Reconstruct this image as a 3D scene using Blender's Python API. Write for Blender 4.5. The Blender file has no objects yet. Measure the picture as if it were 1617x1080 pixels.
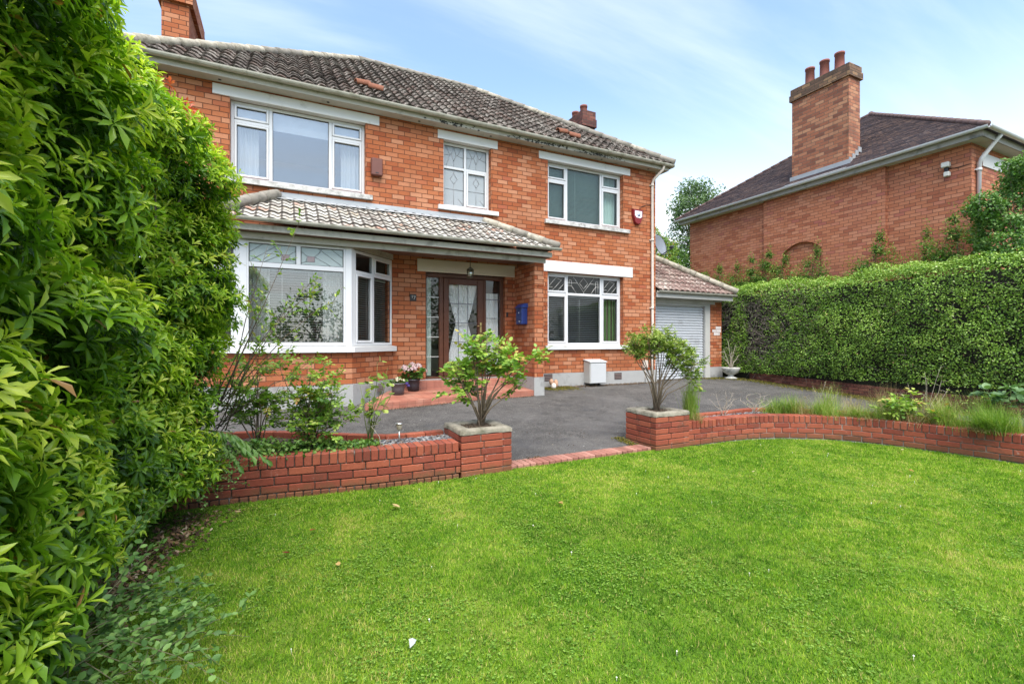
import bpy, math, random
import numpy as np
from mathutils import Vector, Matrix
random.seed(7)
RG = np.random.default_rng(11)
SC = bpy.context.scene
COL = SC.collection
PI = math.pi


def srgb(r, g, b):
    def f(c):
        c /= 255.0
        return c / 12.92 if c <= 0.04045 else ((c + 0.055) / 1.055) ** 2.4
    return (f(r), f(g), f(b), 1.0)


# ------------------------------------------------------------------ node helpers
class NT:
    def __init__(self, tree):
        self.t = tree
        tree.nodes.clear()

    def n(self, typ, inp=None, **props):
        nd = self.t.nodes.new(typ)
        for k, v in props.items():
            setattr(nd, k, v)
        for k, v in (inp or {}).items():
            s = nd.inputs[k]
            if isinstance(v, bpy.types.NodeSocket):
                self.t.links.new(v, s)
            else:
                s.default_value = v
        return nd

    def math(self, op, a, b=0.0, c=None):
        i = {0: a, 1: b}
        if c is not None:
            i[2] = c
        return self.n('ShaderNodeMath', i, operation=op).outputs[0]

    def mix(self, fac, a, b, blend='MIX'):
        nd = self.n('ShaderNodeMix', data_type='RGBA', blend_type=blend)
        for k, v in ((0, fac), (6, a), (7, b)):
            if isinstance(v, bpy.types.NodeSocket):
                self.t.links.new(v, nd.inputs[k])
            else:
                nd.inputs[k].default_value = v
        return nd.outputs[2]

    def ramp(self, fac, stops, interp='LINEAR'):
        nd = self.n('ShaderNodeValToRGB', {0: fac})
        cr = nd.color_ramp
        cr.interpolation = interp
        while len(cr.elements) < len(stops):
            cr.elements.new(0.5)
        for e, (p, c) in zip(cr.elements, stops):
            e.position = p
            e.color = c if len(c) == 4 else (c[0], c[1], c[2], 1)
        return nd.outputs[0]

    def noise(self, vec, scale, detail=3, rough=0.55, **kw):
        i = {'Scale': scale, 'Detail': detail, 'Roughness': rough}
        if vec is not None:
            i['Vector'] = vec
        return self.n('ShaderNodeTexNoise', i, **kw).outputs[0]

    def step(self, v, lo, hi):
        return self.n('ShaderNodeMapRange', {0: v, 1: lo, 2: hi, 3: 0.0, 4: 1.0}, interpolation_type='SMOOTHSTEP').outputs[0]


def newmat(name):
    m = bpy.data.materials.new(name)
    m.use_nodes = True
    t = NT(m.node_tree)
    out = t.n('ShaderNodeOutputMaterial')
    return m, t, out


def pos(t):
    return t.n('ShaderNodeNewGeometry').outputs['Position']


def simple(name, col, rough=0.6, var=0.12, nscale=6.0, spec=0.4, metal=0.0, bump=0.0, dirt=None, dscale=3.0, damt=0.5, coat=0.0):
    """painted / plain surface with tonal noise, optional dirt stains and bump"""
    m, t, out = newmat(name)
    p = pos(t)
    n1 = t.noise(p, nscale, 5)
    c = t.mix(n1, tuple(x * (1 - var) for x in col[:3]) + (1,), tuple(min(1, x * (1 + var)) for x in col[:3]) + (1,))
    if dirt:
        d = t.step(t.noise(p, dscale, 8, 0.65), 0.62 - damt * 0.25, 0.72)
        c = t.mix(t.math('MULTIPLY', d, 0.85), c, dirt)
    i = {'Base Color': c, 'Roughness': rough, 'Metallic': metal, 'Specular IOR Level': spec, 'Coat Weight': coat}
    b = t.n('ShaderNodeBsdfPrincipled', i)
    if bump:
        bp = t.n('ShaderNodeBump', {'Strength': bump, 'Distance': 0.01, 'Height': t.noise(p, nscale * 8, 6, 0.7)})
        t.t.links.new(bp.outputs[0], b.inputs['Normal'])
    t.t.links.new(b.outputs[0], out.inputs[0])
    return m


def brickmat(name, stops, mortar, bw, bh, ms=0.008, stain=(0.05, 0.03, 0.02, 1), stain_amt=0.3, white=None, white_amt=0.0, rough=0.85, stretch=True):
    """bricks in UV metres: every brick its own colour, recessed mortar"""
    m, t, out = newmat(name)
    uv = t.n('ShaderNodeUVMap').outputs[0]
    p = pos(t)
    wob = t.n('ShaderNodeTexNoise', {'Vector': p, 'Scale': 14.0, 'Detail': 2.0}).outputs[1]
    wv = t.n('ShaderNodeVectorMath', {0: wob, 1: (0.5, 0.5, 0.5)}, operation='SUBTRACT').outputs[0]
    wv = t.n('ShaderNodeVectorMath', {0: wv, 'Scale': 0.008}, operation='SCALE').outputs[0]
    uvw = t.n('ShaderNodeVectorMath', {0: uv, 1: wv}, operation='ADD').outputs[0]
    s = t.n('ShaderNodeSeparateXYZ', {0: uvw})
    vr = t.math('DIVIDE', s.outputs[1], bh)
    row = t.math('FLOOR', vr)
    off = t.math('MULTIPLY', t.math('FLOORED_MODULO', row, 2.0), 0.5)
    # rows drift a little against each other
    jit = t.math('MULTIPLY', t.n('ShaderNodeTexWhiteNoise', {'W': row}, noise_dimensions='1D').outputs[0], 0.12)
    ur = t.math('ADD', t.math('ADD', t.math('DIVIDE', s.outputs[0], bw), off), jit)
    idx = t.math('FLOOR', ur)
    fu, fv = t.math('SUBTRACT', ur, idx), t.math('SUBTRACT', vr, row)
    du = t.math('MULTIPLY', t.math('MINIMUM', fu, t.math('SUBTRACT', 1.0, fu)), bw)
    dv = t.math('MULTIPLY', t.math('MINIMUM', fv, t.math('SUBTRACT', 1.0, fv)), bh)
    d = t.math('MINIMUM', du, dv)
    mk = t.step(d, ms * 0.35, ms * 0.8)
    cell = t.n('ShaderNodeCombineXYZ', {0: idx, 1: row})
    wn = t.n('ShaderNodeTexWhiteNoise', {'Vector': cell.outputs[0]}, noise_dimensions='2D')
    c = t.ramp(wn.outputs[0], stops)
    nz = t.noise(p, 30.0, 5, 0.7)
    c = t.mix(0.35, c, t.ramp(nz, [(0.25, (0.45, 0.4, 0.4)), (0.75, (1, 1, 1))]), 'MULTIPLY')
    big = t.noise(p, 0.7, 6, 0.6)
    c = t.mix(t.math('MULTIPLY', t.step(big, 0.5, 0.75), stain_amt), c, stain)
    if white_amt:
        w = t.step(t.noise(p, 4.5, 8, 0.75), 0.66 - white_amt * 0.15, 0.74)
        c = t.mix(t.math('MULTIPLY', w, 0.8), c, white)
    sv = t.n('ShaderNodeMapping', {'Vector': p, 'Scale': (2.6, 2.6, .22)}).outputs[0]
    st_ = t.step(t.noise(sv, 1.6, 7, .7), .52, .74)
    c = t.mix(t.math('MULTIPLY', st_, stain_amt * .9), c, t.mix(1.0, c, (.55, .5, .48, 1), 'MULTIPLY'))
    sl = t.step(t.noise(p, 3.1, 8, .78), .63, .75)
    c = t.mix(t.math('MULTIPLY', sl, .16), c, (.55, .42, .34, 1))
    mc = t.mix(t.noise(p, 9.0, 4), tuple(x * 0.6 for x in mortar[:3]) + (1,), mortar)
    c = t.mix(mk, mc, c)
    h = t.math('ADD', t.math('MULTIPLY', mk, 1.0), t.math('MULTIPLY', nz, 0.35))
    bp = t.n('ShaderNodeBump', {'Strength': 0.7, 'Distance': 0.008, 'Height': h})
    b = t.n('ShaderNodeBsdfPrincipled', {'Base Color': c, 'Roughness': rough, 'Specular IOR Level': 0.25, 'Normal': bp.outputs[0]})
    t.t.links.new(b.outputs[0], out.inputs[0])
    return m


def attr(t, name='rnd'):
    return t.n('ShaderNodeAttribute', attribute_name=name).outputs['Fac']


def leafmat(name, stops, rough=0.42, trans=0.3, spec=0.45, patch=None, pscale=1.2):
    m, t, out = newmat(name)
    a = attr(t)
    c = t.ramp(a, stops)
    if patch:
        k = t.step(t.noise(pos(t), pscale, 4), 0.42, 0.66)
        c = t.mix(t.math('MULTIPLY', k, 0.75), c, patch)
    b = t.n('ShaderNodeBsdfPrincipled', {'Base Color': c, 'Roughness': rough, 'Specular IOR Level': spec})
    tr = t.n('ShaderNodeBsdfTranslucent', {0: t.mix(1.0, c, (1.0, 1.15, 0.45, 1), 'MULTIPLY')})
    mx = t.n('ShaderNodeMixShader', {0: trans, 1: b.outputs[0], 2: tr.outputs[0]})
    t.t.links.new(mx.outputs[0], out.inputs[0])
    return m


# ------------------------------------------------------------------ objects
def origin_of(o):
    v = Vector((0, 0, 0))
    while o is not None:
        v += o.location
        o = o.parent
    return v


def thing(name, label, cat, loc=(0, 0, 0), group=None):
    o = bpy.data.objects.new(name, None)
    o.empty_display_size = 0.1
    COL.objects.link(o)
    o.location = loc
    o['label'] = label
    o['category'] = cat
    if group:
        o['group'] = group
    return o


def tag(o, label, cat, group=None):
    o['label'] = label
    o['category'] = cat
    if group:
        o['group'] = group
    return o


def kind(o, k):
    o['kind'] = k
    return o


def finish(name, V, loops, starts, totals, mats, midx, parent, smooth, rnd=None, uv=True):
    V = np.asarray(V, dtype=np.float64)
    loops = np.asarray(loops, dtype=np.int32)
    starts = np.asarray(starts, dtype=np.int32)
    totals = np.asarray(totals, dtype=np.int32)
    org = origin_of(parent) if parent is not None else Vector((0, 0, 0))
    me = bpy.data.meshes.new(name)
    me.vertices.add(len(V))
    me.vertices.foreach_set('co', (V - np.array(org)).astype(np.float32).ravel())
    me.loops.add(len(loops))
    me.loops.foreach_set('vertex_index', loops)
    me.polygons.add(len(starts))
    me.polygons.foreach_set('loop_start', starts)
    me.polygons.foreach_set('loop_total', totals)
    if midx is not None:
        me.polygons.foreach_set('material_index', np.asarray(midx, dtype=np.int32))
    if smooth is True:
        me.polygons.foreach_set('use_smooth', np.ones(len(starts), dtype=bool))
    elif smooth is not False and smooth is not None:
        me.polygons.foreach_set('use_smooth', np.asarray(smooth, dtype=bool))
    me.update(calc_edges=True)
    if uv is True:
        nr = np.zeros(len(starts) * 3, dtype=np.float32)
        me.polygons.foreach_get('normal', nr)
        nr = np.repeat(nr.reshape(-1, 3), totals, axis=0)
        P = V[loops]
        hl = np.maximum(np.hypot(nr[:, 0], nr[:, 1]), 1e-6)
        tx, ty = -nr[:, 1] / hl, nr[:, 0] / hl
        sg = np.where(np.where(np.abs(tx) > 0.5, tx, ty) < 0, -1.0, 1.0)
        u = (P[:, 0] * tx + P[:, 1] * ty) * sg
        v = P[:, 2].copy()
        flat = np.abs(nr[:, 2]) > 0.8
        u[flat] = P[flat, 0]
        v[flat] = P[flat, 1]
        L = me.uv_layers.new(name='UVMap')
        L.data.foreach_set('uv', np.stack([u, v], 1).astype(np.float32).ravel())
    elif uv is not False and uv is not None:
        L = me.uv_layers.new(name='UVMap')
        L.data.foreach_set('uv', np.asarray(uv, dtype=np.float32).ravel())
    if rnd is not None:
        A = me.attributes.new('rnd', 'FLOAT', 'POINT')
        A.data.foreach_set('value', np.asarray(rnd, dtype=np.float32))
    for m in (mats if isinstance(mats, (list, tuple)) else [mats]):
        me.materials.append(m)
    o = bpy.data.objects.new(name, me)
    COL.objects.link(o)
    if parent is not None:
        o.parent = parent
    return o


class MB:
    """collects polygons in world metres; build() links them as ONE mesh object"""
    def __init__(self):
        self.v, self.f, self.m, self.s, self.r = [], [], [], [], []

    def add(self, vs, fs, m=0, smooth=False, r=0.5):
        b = len(self.v)
        self.v.extend([tuple(x) for x in vs])
        self.r.extend([r] * len(vs))
        for f in fs:
            self.f.append([b + i for i in f])
            self.m.append(m)
            self.s.append(smooth)
        return self

    def poly(self, pts, m=0):
        return self.add(pts, [list(range(len(pts)))], m)

    def box(self, x0, x1, y0, y1, z0, z1, m=0, r=0.5):
        v = [(x0, y0, z0), (x1, y0, z0), (x1, y1, z0), (x0, y1, z0), (x0, y0, z1), (x1, y0, z1), (x1, y1, z1), (x0, y1, z1)]
        return self.add(v, BOXF, m, False, r)

    def obox(self, c, a, b, d, m=0, r=0.5, bev=0.0):
        """box at c with half-axis vectors a, b, d; bev chamfers its edges"""
        c, a, b, d = Vector(c), Vector(a), Vector(b), Vector(d)
        if not bev:
            v = [c + a * i + b * j + d * k for k in (-1, 1) for (i, j) in ((-1, -1), (1, -1), (1, 1), (-1, 1))]
            return self.add(v, BOXF, m, False, r)
        la, lb, ld = a.length, b.length, d.length
        A, B, D = a / la, b / lb, d / ld
        e = min(bev, la * .9, lb * .9, ld * .9)
        v, idx = [], {}
        for i in (-1, 1):
            for j in (-1, 1):
                for k in (-1, 1):
                    for ax in range(3):
                        idx[(i, j, k, ax)] = len(v)
                        v.append(c + A * i * (la if ax == 0 else la - e) + B * j * (lb if ax == 1 else lb - e) + D * k * (ld if ax == 2 else ld - e))
        f = []
        for s in (-1, 1):
            q = [(-1, -1), (1, -1), (1, 1), (-1, 1)]
            f.append([idx[(s, i, j, 0)] for i, j in q][::s])
            f.append([idx[(j, s, i, 1)] for i, j in q][::s])
            f.append([idx[(i, j, s, 2)] for i, j in q][::s])
        for s in (-1, 1):
            for u in (-1, 1):
                f.append([idx[(s, u, -1, 0)], idx[(s, u, -1, 1)], idx[(s, u, 1, 1)], idx[(s, u, 1, 0)]])
                f.append([idx[(s, -1, u, 0)], idx[(s, -1, u, 2)], idx[(s, 1, u, 2)], idx[(s, 1, u, 0)]])
                f.append([idx[(-1, s, u, 1)], idx[(-1, s, u, 2)], idx[(1, s, u, 2)], idx[(1, s, u, 1)]])
                for w in (-1, 1):
                    f.append([idx[(s, u, w, 0)], idx[(s, u, w, 1)], idx[(s, u, w, 2)]])
        return self.add(v, f, m, False, r)

    def bar(self, p, q, w, h, m=0, up=(0, 0, 1)):
        """rectangular bar from p to q, w across, h along up"""
        p, q, up = Vector(p), Vector(q), Vector(up)
        d = (q - p)
        s = d.cross(up).normalized()
        u = s.cross(d).normalized()
        return self.obox((p + q) / 2, d / 2, s * w / 2, u * h / 2, m)

    def tube(self, pts, rad, n=6, m=0, cap=True, smooth=True, r=0.5):
        pts = [Vector(p) for p in pts]
        if not isinstance(rad, (list, tuple)):
            rad = [rad] * len(pts)
        vs, fs = [], []
        ref = None
        for i, p in enumerate(pts):
            d = (pts[min(i + 1, len(pts) - 1)] - pts[max(i - 1, 0)])
            if d.length < 1e-9:
                d = Vector((0, 0, 1))
            d.normalize()
            if ref is None:
                ref = Vector((0, 0, 1)) if abs(d.z) < 0.9 else Vector((1, 0, 0))
            a = d.cross(ref)
            if a.length < 1e-6:
                a = d.orthogonal()
            a.normalize()
            b = d.cross(a)
            ref = -b if False else ref
            for k in range(n):
                t = 2 * PI * k / n
                vs.append(p + (a * math.cos(t) + b * math.sin(t)) * rad[i])
        for i in range(len(pts) - 1):
            for k in range(n):
                k2 = (k + 1) % n
                fs.append([i * n + k, i * n + k2, (i + 1) * n + k2, (i + 1) * n + k])
        if cap:
            fs.append(list(range(n))[::-1])
            fs.append([(len(pts) - 1) * n + k for k in range(n)])
        return self.add(vs, fs, m, smooth, r)

    def lathe(self, c, prof, n=16, m=0, axis=(0, 0, 1), smooth=True):
        c = Vector(c)
        z = Vector(axis).normalized()
        x = z.orthogonal().normalized()
        y = z.cross(x)
        vs, fs = [], []
        for (rr, h) in prof:
            for k in range(n):
                t = 2 * PI * k / n
                vs.append(c + z * h + (x * math.cos(t) + y * math.sin(t)) * max(rr, 1e-4))
        for i in range(len(prof) - 1):
            for k in range(n):
                k2 = (k + 1) % n
                fs.append([i * n + k, i * n + k2, (i + 1) * n + k2, (i + 1) * n + k])
        fs.append(list(range(n))[::-1])
        fs.append([(len(prof) - 1) * n + k for k in range(n)])
        return self.add(vs, fs, m, smooth)

    def prism(self, pts, z0, z1, m=0):
        """vertical prism over a plan polygon (counter-clockwise)"""
        n = len(pts)
        v = [(x, y, z0) for x, y in pts] + [(x, y, z1) for x, y in pts]
        f = [list(range(n))[::-1], [n + i for i in range(n)]]
        f += [[i, (i + 1) % n, n + (i + 1) % n, n + i] for i in range(n)]
        return self.add(v, f, m)

    def build(self, name, mats, parent=None, uv=True, rnd=False):
        loops = [i for f in self.f for i in f]
        tot = [len(f) for f in self.f]
        st = np.concatenate([[0], np.cumsum(tot)[:-1]])
        return finish(name, self.v, loops, st, tot, mats, self.m, parent, self.s, self.r if rnd else None, uv)


BOXF = [[0, 3, 2, 1], [4, 5, 6, 7], [0, 1, 5, 4], [1, 2, 6, 5], [2, 3, 7, 6], [3, 0, 4, 7]]


# ------------------------------------------------------------------ foliage
def norm(a):
    return a / np.maximum(np.linalg.norm(a, axis=1, keepdims=True), 1e-9)


LEAF2 = (np.array([(0, 0, 0), (-.5, .5, .1), (0, 1, -.12), (.5, .5, .1), (0, .5, 0)]), [[0, 4, 2, 1], [0, 3, 2, 4]])
LANCE = (np.array([(0, 0, 0), (-.27, .3, .06), (-.5, .68, .02), (0, 1, -.22), (.5, .68, .02), (.27, .3, .06), (0, .32, .0), (0, .69, -.07)]),
         [[0, 6, 1], [1, 6, 7, 2], [2, 7, 3], [0, 5, 6], [5, 4, 7, 6], [4, 3, 7]])
OVAL = (np.array([(0, 0, 0), (-.42, .25, .06), (-.5, .6, .05), (-.22, .9, 0), (0, 1, -.05), (.22, .9, 0), (.5, .6, .05), (.42, .25, .06), (0, .5, -.03)]),
        [[0, 8, 2, 1], [2, 8, 4, 3], [4, 8, 6, 5], [6, 8, 0, 7]])
BLADE = (np.array([(-.5, 0, 0), (.5, 0, 0), (-.38, .55, .1), (.38, .55, .1), (0, 1, .38)]), [[0, 1, 3, 2], [2, 3, 4]])


def cloud(name, tmpl, P, D, N, ln, wd, rnd, mat, parent=None, smooth=False):
    """one leaf of template tmpl at each P, pointing along D, facing N; ln long, wd wide"""
    T, F = tmpl
    n, k = len(P), len(T)
    if n == 0:
        return None
    D = norm(np.asarray(D, float))
    X = norm(np.cross(D, N))
    Z = np.cross(X, D)
    ln = np.broadcast_to(ln, (n,))[:, None, None]
    wd = np.broadcast_to(wd, (n,))[:, None, None]
    V = P[:, None, :] + X[:, None, :] * T[None, :, 0:1] * wd + D[:, None, :] * T[None, :, 1:2] * ln + Z[:, None, :] * T[None, :, 2:3] * ln
    V = V.reshape(-1, 3)
    fl = np.array([i for f in F for i in f], dtype=np.int64)
    ft = np.array([len(f) for f in F], dtype=np.int64)
    loops = (np.arange(n)[:, None] * k + fl[None, :]).ravel()
    tot = np.tile(ft, n)
    st = np.concatenate([[0], np.cumsum(tot)[:-1]])
    return finish(name, V, loops, st, tot, mat, None, parent, smooth, np.repeat(np.broadcast_to(rnd, (n,)), k), False)


def rdir(n):
    return norm(RG.normal(size=(n, 3)))


def perp(D):
    a = np.where(np.abs(D[:, 2:3]) < 0.9, np.array([[0, 0, 1.0]]), np.array([[1.0, 0, 0]]))
    x = norm(np.cross(D, a))
    return x, np.cross(D, x)


def lump_surface(lumps, dens, shell=(0.8, 1.03), keep=None, wob=0.12):
    """points and outward normals over a union of ellipsoids; dens points per m2"""
    PS, NS, DS = [], [], []
    for (c, r) in lumps:
        c, r = np.array(c), np.array(r)
        n = int(dens * 4 * PI * ((r[0] * r[1]) ** 1.6 / 3 + (r[0] * r[2]) ** 1.6 / 3 + (r[1] * r[2]) ** 1.6 / 3) ** (1 / 1.6))
        d = rdir(n)
        w = 1 + wob * (np.sin(d[:, 0] * 5.1 + c[1] * 3) * np.sin(d[:, 1] * 4.3 + c[0] * 7) + np.sin(d[:, 2] * 6.7 + c[2] * 5) * 0.7)
        depth = RG.uniform(shell[0], shell[1], n)
        p = c + d * r * (w * depth)[:, None]
        ok = p[:, 2] > 0.03
        for (c2, r2) in lumps:
            if c2 is c or (np.array(c2) == c).all():
                continue
            ok &= (((p - np.array(c2)) / np.array(r2)) ** 2).sum(1) > 0.72
        if keep is not None:
            ok &= keep(p, d)
        PS.append(p[ok]); NS.append(norm(d / r)[ok]); DS.append(depth[ok])
    return np.concatenate(PS), np.concatenate(NS), np.concatenate(DS)


def along(pts, s):
    pts = [Vector(p) for p in pts]
    f = s * (len(pts) - 1)
    i = min(int(f), len(pts) - 2)
    return pts[i].lerp(pts[i + 1], f - i)
# ------------------------------------------------------------------ materials
BW, BH = 0.247, 0.0935
M = {}
M['brick'] = brickmat('facade_brick', [(0.0, (.29, .072, .028)), (.12, (.35, .098, .036)), (.3, (.385, .122, .047)), (.5, (.42, .15, .068)), (.72, (.46, .19, .098)), (.86, (.49, .225, .125)), (.94, (.42, .145, .06)), (1, (.36, .10, .05))],
                      (.15, .055, .028, 1), BW, BH, 0.0115, (.13, .05, .028, 1), 0.3)
M['brick_pale'] = brickmat('painted_splash_brick', [(0, (.62, .55, .52)), (1, (.75, .7, .68))], (.5, .45, .4, 1), BW, BH)
M['brick_n'] = brickmat('neighbour_brick', [(0, (.34, .11, .06)), (.2, (.45, .16, .082)), (.5, (.50, .19, .10)), (.85, (.55, .235, .135)), (.95, (.46, .16, .10)), (1, (.38, .125, .09))],
                        (.20, .09, .06, 1), BW * .92, BH * .92, 0.0105, (.34, .14, .10, 1), 0.3)
M['brick_ch'] = brickmat('chimney_brick', [(0, (.20, .08, .052)), (.3, (.33, .125, .07)), (.6, (.40, .165, .09)), (.85, (.46, .23, .13)), (1, (.28, .10, .06))],
                         (.17, .12, .09, 1), BW, BH, 0.012, (.07, .05, .035, 1), 0.55)
M['brick_ch2'] = brickmat('sooty_chimney_brick', [(0, (.085, .035, .03)), (.5, (.15, .058, .046)), (.85, (.21, .085, .062)), (1, (.12, .05, .042))], (.08, .06, .05, 1), BW, BH, 0.013, (.04, .03, .025, 1), .5)
M['brick_cap'] = brickmat('mossy_chimney_brick', [(0, (.11, .068, .048)), (.5, (.19, .11, .07)), (.8, (.30, .18, .10)), (1, (.14, .075, .05))],
                          (.08, .07, .05, 1), BW, BH, 0.012, (.05, .05, .03, 1), 0.6)
M['white'] = simple('white_paint', (.60, .60, .59), .45, .04, 4, dirt=(.42, .40, .35, 1), dscale=2.2, damt=.15)
M['lintel'] = simple('white_lintel_paint', (.60, .59, .575), .55, .05, 2, bump=.15, dirt=(.42, .41, .38, 1), dscale=2.5, damt=.2)
M['lintel_cream'] = simple('cream_lintel_paint', (.58, .52, .43), .6, .08, 2, bump=.15)
M['sill'] = simple('flaking_sill_paint', (.52, .505, .48), .6, .08, 4, dirt=(.15, .14, .125, 1), dscale=9, damt=.95, bump=.4)
M['upvc'] = simple('white_upvc', (.60, .60, .61), .28, .02, 3, spec=.5)
M['plinth'] = simple('grey_render', (.33, .325, .315), .85, .18, 2.5, dirt=(.17, .165, .155, 1), dscale=2.5, damt=.5, bump=.35)
M['fascia'] = simple('weathered_fascia', (.42, .395, .34), .7, .14, 3, dirt=(.17, .16, .13, 1), dscale=3, damt=.5, bump=.2)
M['soffit'] = simple('weathered_soffit', (.42, .39, .34), .75, .1, 2, dirt=(.13, .12, .10, 1), dscale=2.2, damt=.3)
M['gutter'] = simple('old_gutter', (.40, .38, .32), .55, .14, 5, dirt=(.22, .21, .15, 1), dscale=6, damt=.6)
M['pipe'] = simple('cream_downpipe', (.55, .48, .415), .5, .08, 5, dirt=(.42, .36, .30, 1), dscale=4, damt=.3)
M['lead'] = simple('lead_flashing', (.36, .37, .38), .5, .2, 5, metal=.3, bump=.4)
M['cap'] = simple('lichened_ridge_cap', (.25, .225, .19), .9, .3, 6, dirt=(.11, .105, .085, 1), dscale=7, damt=.7, bump=.6)
M['cap_pale'] = simple('pale_hip_cap', (.40, .36, .29), .9, .28, 6, dirt=(.15, .135, .105, 1), dscale=8, damt=.85, bump=.6)
M['soot'] = simple('old_black_fascia', (.03, .028, .026), .8, .3, 9)
M['rosewood'] = simple('rosewood_frame', (.095, .034, .017), .42, .3, 7, spec=.3)
M['threshold'] = simple('threshold', (.10, .045, .035), .4, .2, 7)
M['interior'] = simple('room_wall', (.22, .21, .19), .9, .05, 2)
M['terracotta'] = simple('terracotta', (.36, .12, .075), .8, .18, 9, bump=.3)
M['orange_tile'] = simple('new_clay_tile', (.24, .09, .05), .8, .2, 14, dirt=(.2, .12, .08, 1), dscale=16, damt=.4, bump=.4)
M['pot_ch'] = simple('chimney_pot_clay', (.20, .068, .05), .8, .2, 5, dirt=(.14, .07, .06, 1), dscale=4)
M['black_metal'] = simple('dark_metal', (.02, .02, .022), .5, .2, 9)
M['vent'] = simple('vent_brick', (.16, .115, .105), .85, .3, 20)


def glassmat(name, refl, tint, fr=1.5):
    m, t, out = newmat(name)
    gl = t.n('ShaderNodeBsdfGlossy', {'Color': (1, .97, .93, 1), 'Roughness': 0.004})
    tr = t.n('ShaderNodeBsdfTransparent', {0: tint})
    fc = t.n('ShaderNodeLayerWeight', {0: .5}).outputs['Facing']
    fac = t.math('ADD', refl + (fr - 1) * .06, t.math('MULTIPLY', t.math('POWER', fc, 4.5), .55))
    nz = t.n('ShaderNodeBump', {'Strength': 0.05, 'Distance': 0.02, 'Height': t.noise(pos(t), 0.9, 1)})
    t.t.links.new(nz.outputs[0], gl.inputs['Normal'])
    mx = t.n('ShaderNodeMixShader', {0: fac, 1: tr.outputs[0], 2: gl.outputs[0]})
    t.t.links.new(mx.outputs[0], out.inputs[0])
    return m


M['glass'] = glassmat('window_glass', .01, (.88, .90, .90, 1), 1.25)
M['glass_sky'] = glassmat('bright_reflecting_glass', .15, (.84, .86, .88, 1))  # mirror share raised to brighten the sky reflection in this window
M['glass_bay'] = glassmat('bay_window_glass', .10, (.86, .88, .88, 1))
M['glass_dim'] = glassmat('dim_window_glass', .02, (.80, .88, .86, 1), 1.3)
M['glass_door'] = glassmat('door_glass', .02, (.96, .97, .97, 1), 1.2)


def obscured(name, col, tr=.35):
    m, t, out = newmat(name)
    n = t.noise(pos(t), 60, 3)
    bp = t.n('ShaderNodeBump', {'Strength': .5, 'Distance': .01, 'Height': n})
    b = t.n('ShaderNodeBsdfPrincipled', {'Base Color': col, 'Roughness': .22, 'Specular IOR Level': .7, 'Normal': bp.outputs[0]})
    x = t.n('ShaderNodeBsdfTransparent', {0: (.8, .84, .84, 1)})
    mx = t.n('ShaderNodeMixShader', {0: tr, 1: b.outputs[0], 2: x.outputs[0]})
    t.t.links.new(mx.outputs[0], out.inputs[0])
    return m


M['obscured'] = obscured('obscured_glass', (.40, .43, .45, 1), .25)
M['obscured_pale'] = obscured('pale_leaded_glass', (.46, .53, .52, 1), .25)
M['obscured_rose'] = obscured('rose_leaded_glass', (.36, .27, .27, 1), .2)
M['came_pale'] = simple('pale_lead_came', (.62, .60, .56), .4, .1, 9, metal=.2)
M['came_mid'] = simple('dull_lead_came', (.26, .26, .27), .4, .1, 9, metal=.3)
M['came'] = simple('lead_came', (.13, .13, .14), .4, .1, 9, metal=.5)


def tilemat(name, stops, period, gauge, lich=(.55, .52, .46, 1), lamt=.5, lscale=5.0, moss=(.03, .03, .018, 1), mamt=.5, gap=0.0):
    """UV counts tiles: u in tiles across, v in courses"""
    m, t, out = newmat(name)
    uv = t.n('ShaderNodeUVMap').outputs[0]
    fl = t.n('ShaderNodeVectorMath', {0: uv}, operation='FLOOR').outputs[0]
    wn = t.n('ShaderNodeTexWhiteNoise', {'Vector': fl}, noise_dimensions='2D').outputs[0]
    c = t.ramp(wn, stops)
    p = pos(t)
    nf = t.noise(p, 26, 6, .72)
    c = t.mix(.6, c, t.ramp(nf, [(.25, (.35, .34, .33)), (.7, (1.1, 1.1, 1.1))]), 'MULTIPLY')
    mo = t.step(t.noise(p, 1.3, 7, .7), .45, .7)
    c = t.mix(t.math('MULTIPLY', mo, mamt), c, moss)
    lk = t.step(t.math('ADD', t.noise(p, lscale * 2.2, 9, .8), t.math('MULTIPLY', t.noise(p, lscale * .22, 3), .35)), .76 - lamt * .22, .86 - lamt * .14)
    c = t.mix(t.math('MULTIPLY', lk, .85), c, lich)
    if gap:
        su = t.n('ShaderNodeSeparateXYZ', {0: uv})
        fu, fv = t.math('FRACT', su.outputs[0]), t.math('FRACT', su.outputs[1])
        ww = t.math('MULTIPLY', t.noise(p, 9, 4, .7), .34)
        g1 = t.step(t.math('SUBTRACT', fu, ww), .06, -.02)
        g2 = t.step(t.math('SUBTRACT', fv, t.math('MULTIPLY', ww, .8)), .05, -.03)
        c = t.mix(t.math('MULTIPLY', t.math('MAXIMUM', g1, g2), gap), c, moss)  # darker lines along tile side laps and course edges
    bp = t.n('ShaderNodeBump', {'Strength': .6, 'Distance': .012, 'Height': nf})
    b = t.n('ShaderNodeBsdfPrincipled', {'Base Color': c, 'Roughness': .9, 'Specular IOR Level': .2, 'Normal': bp.outputs[0]})
    t.t.links.new(b.outputs[0], out.inputs[0])
    return m


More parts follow.
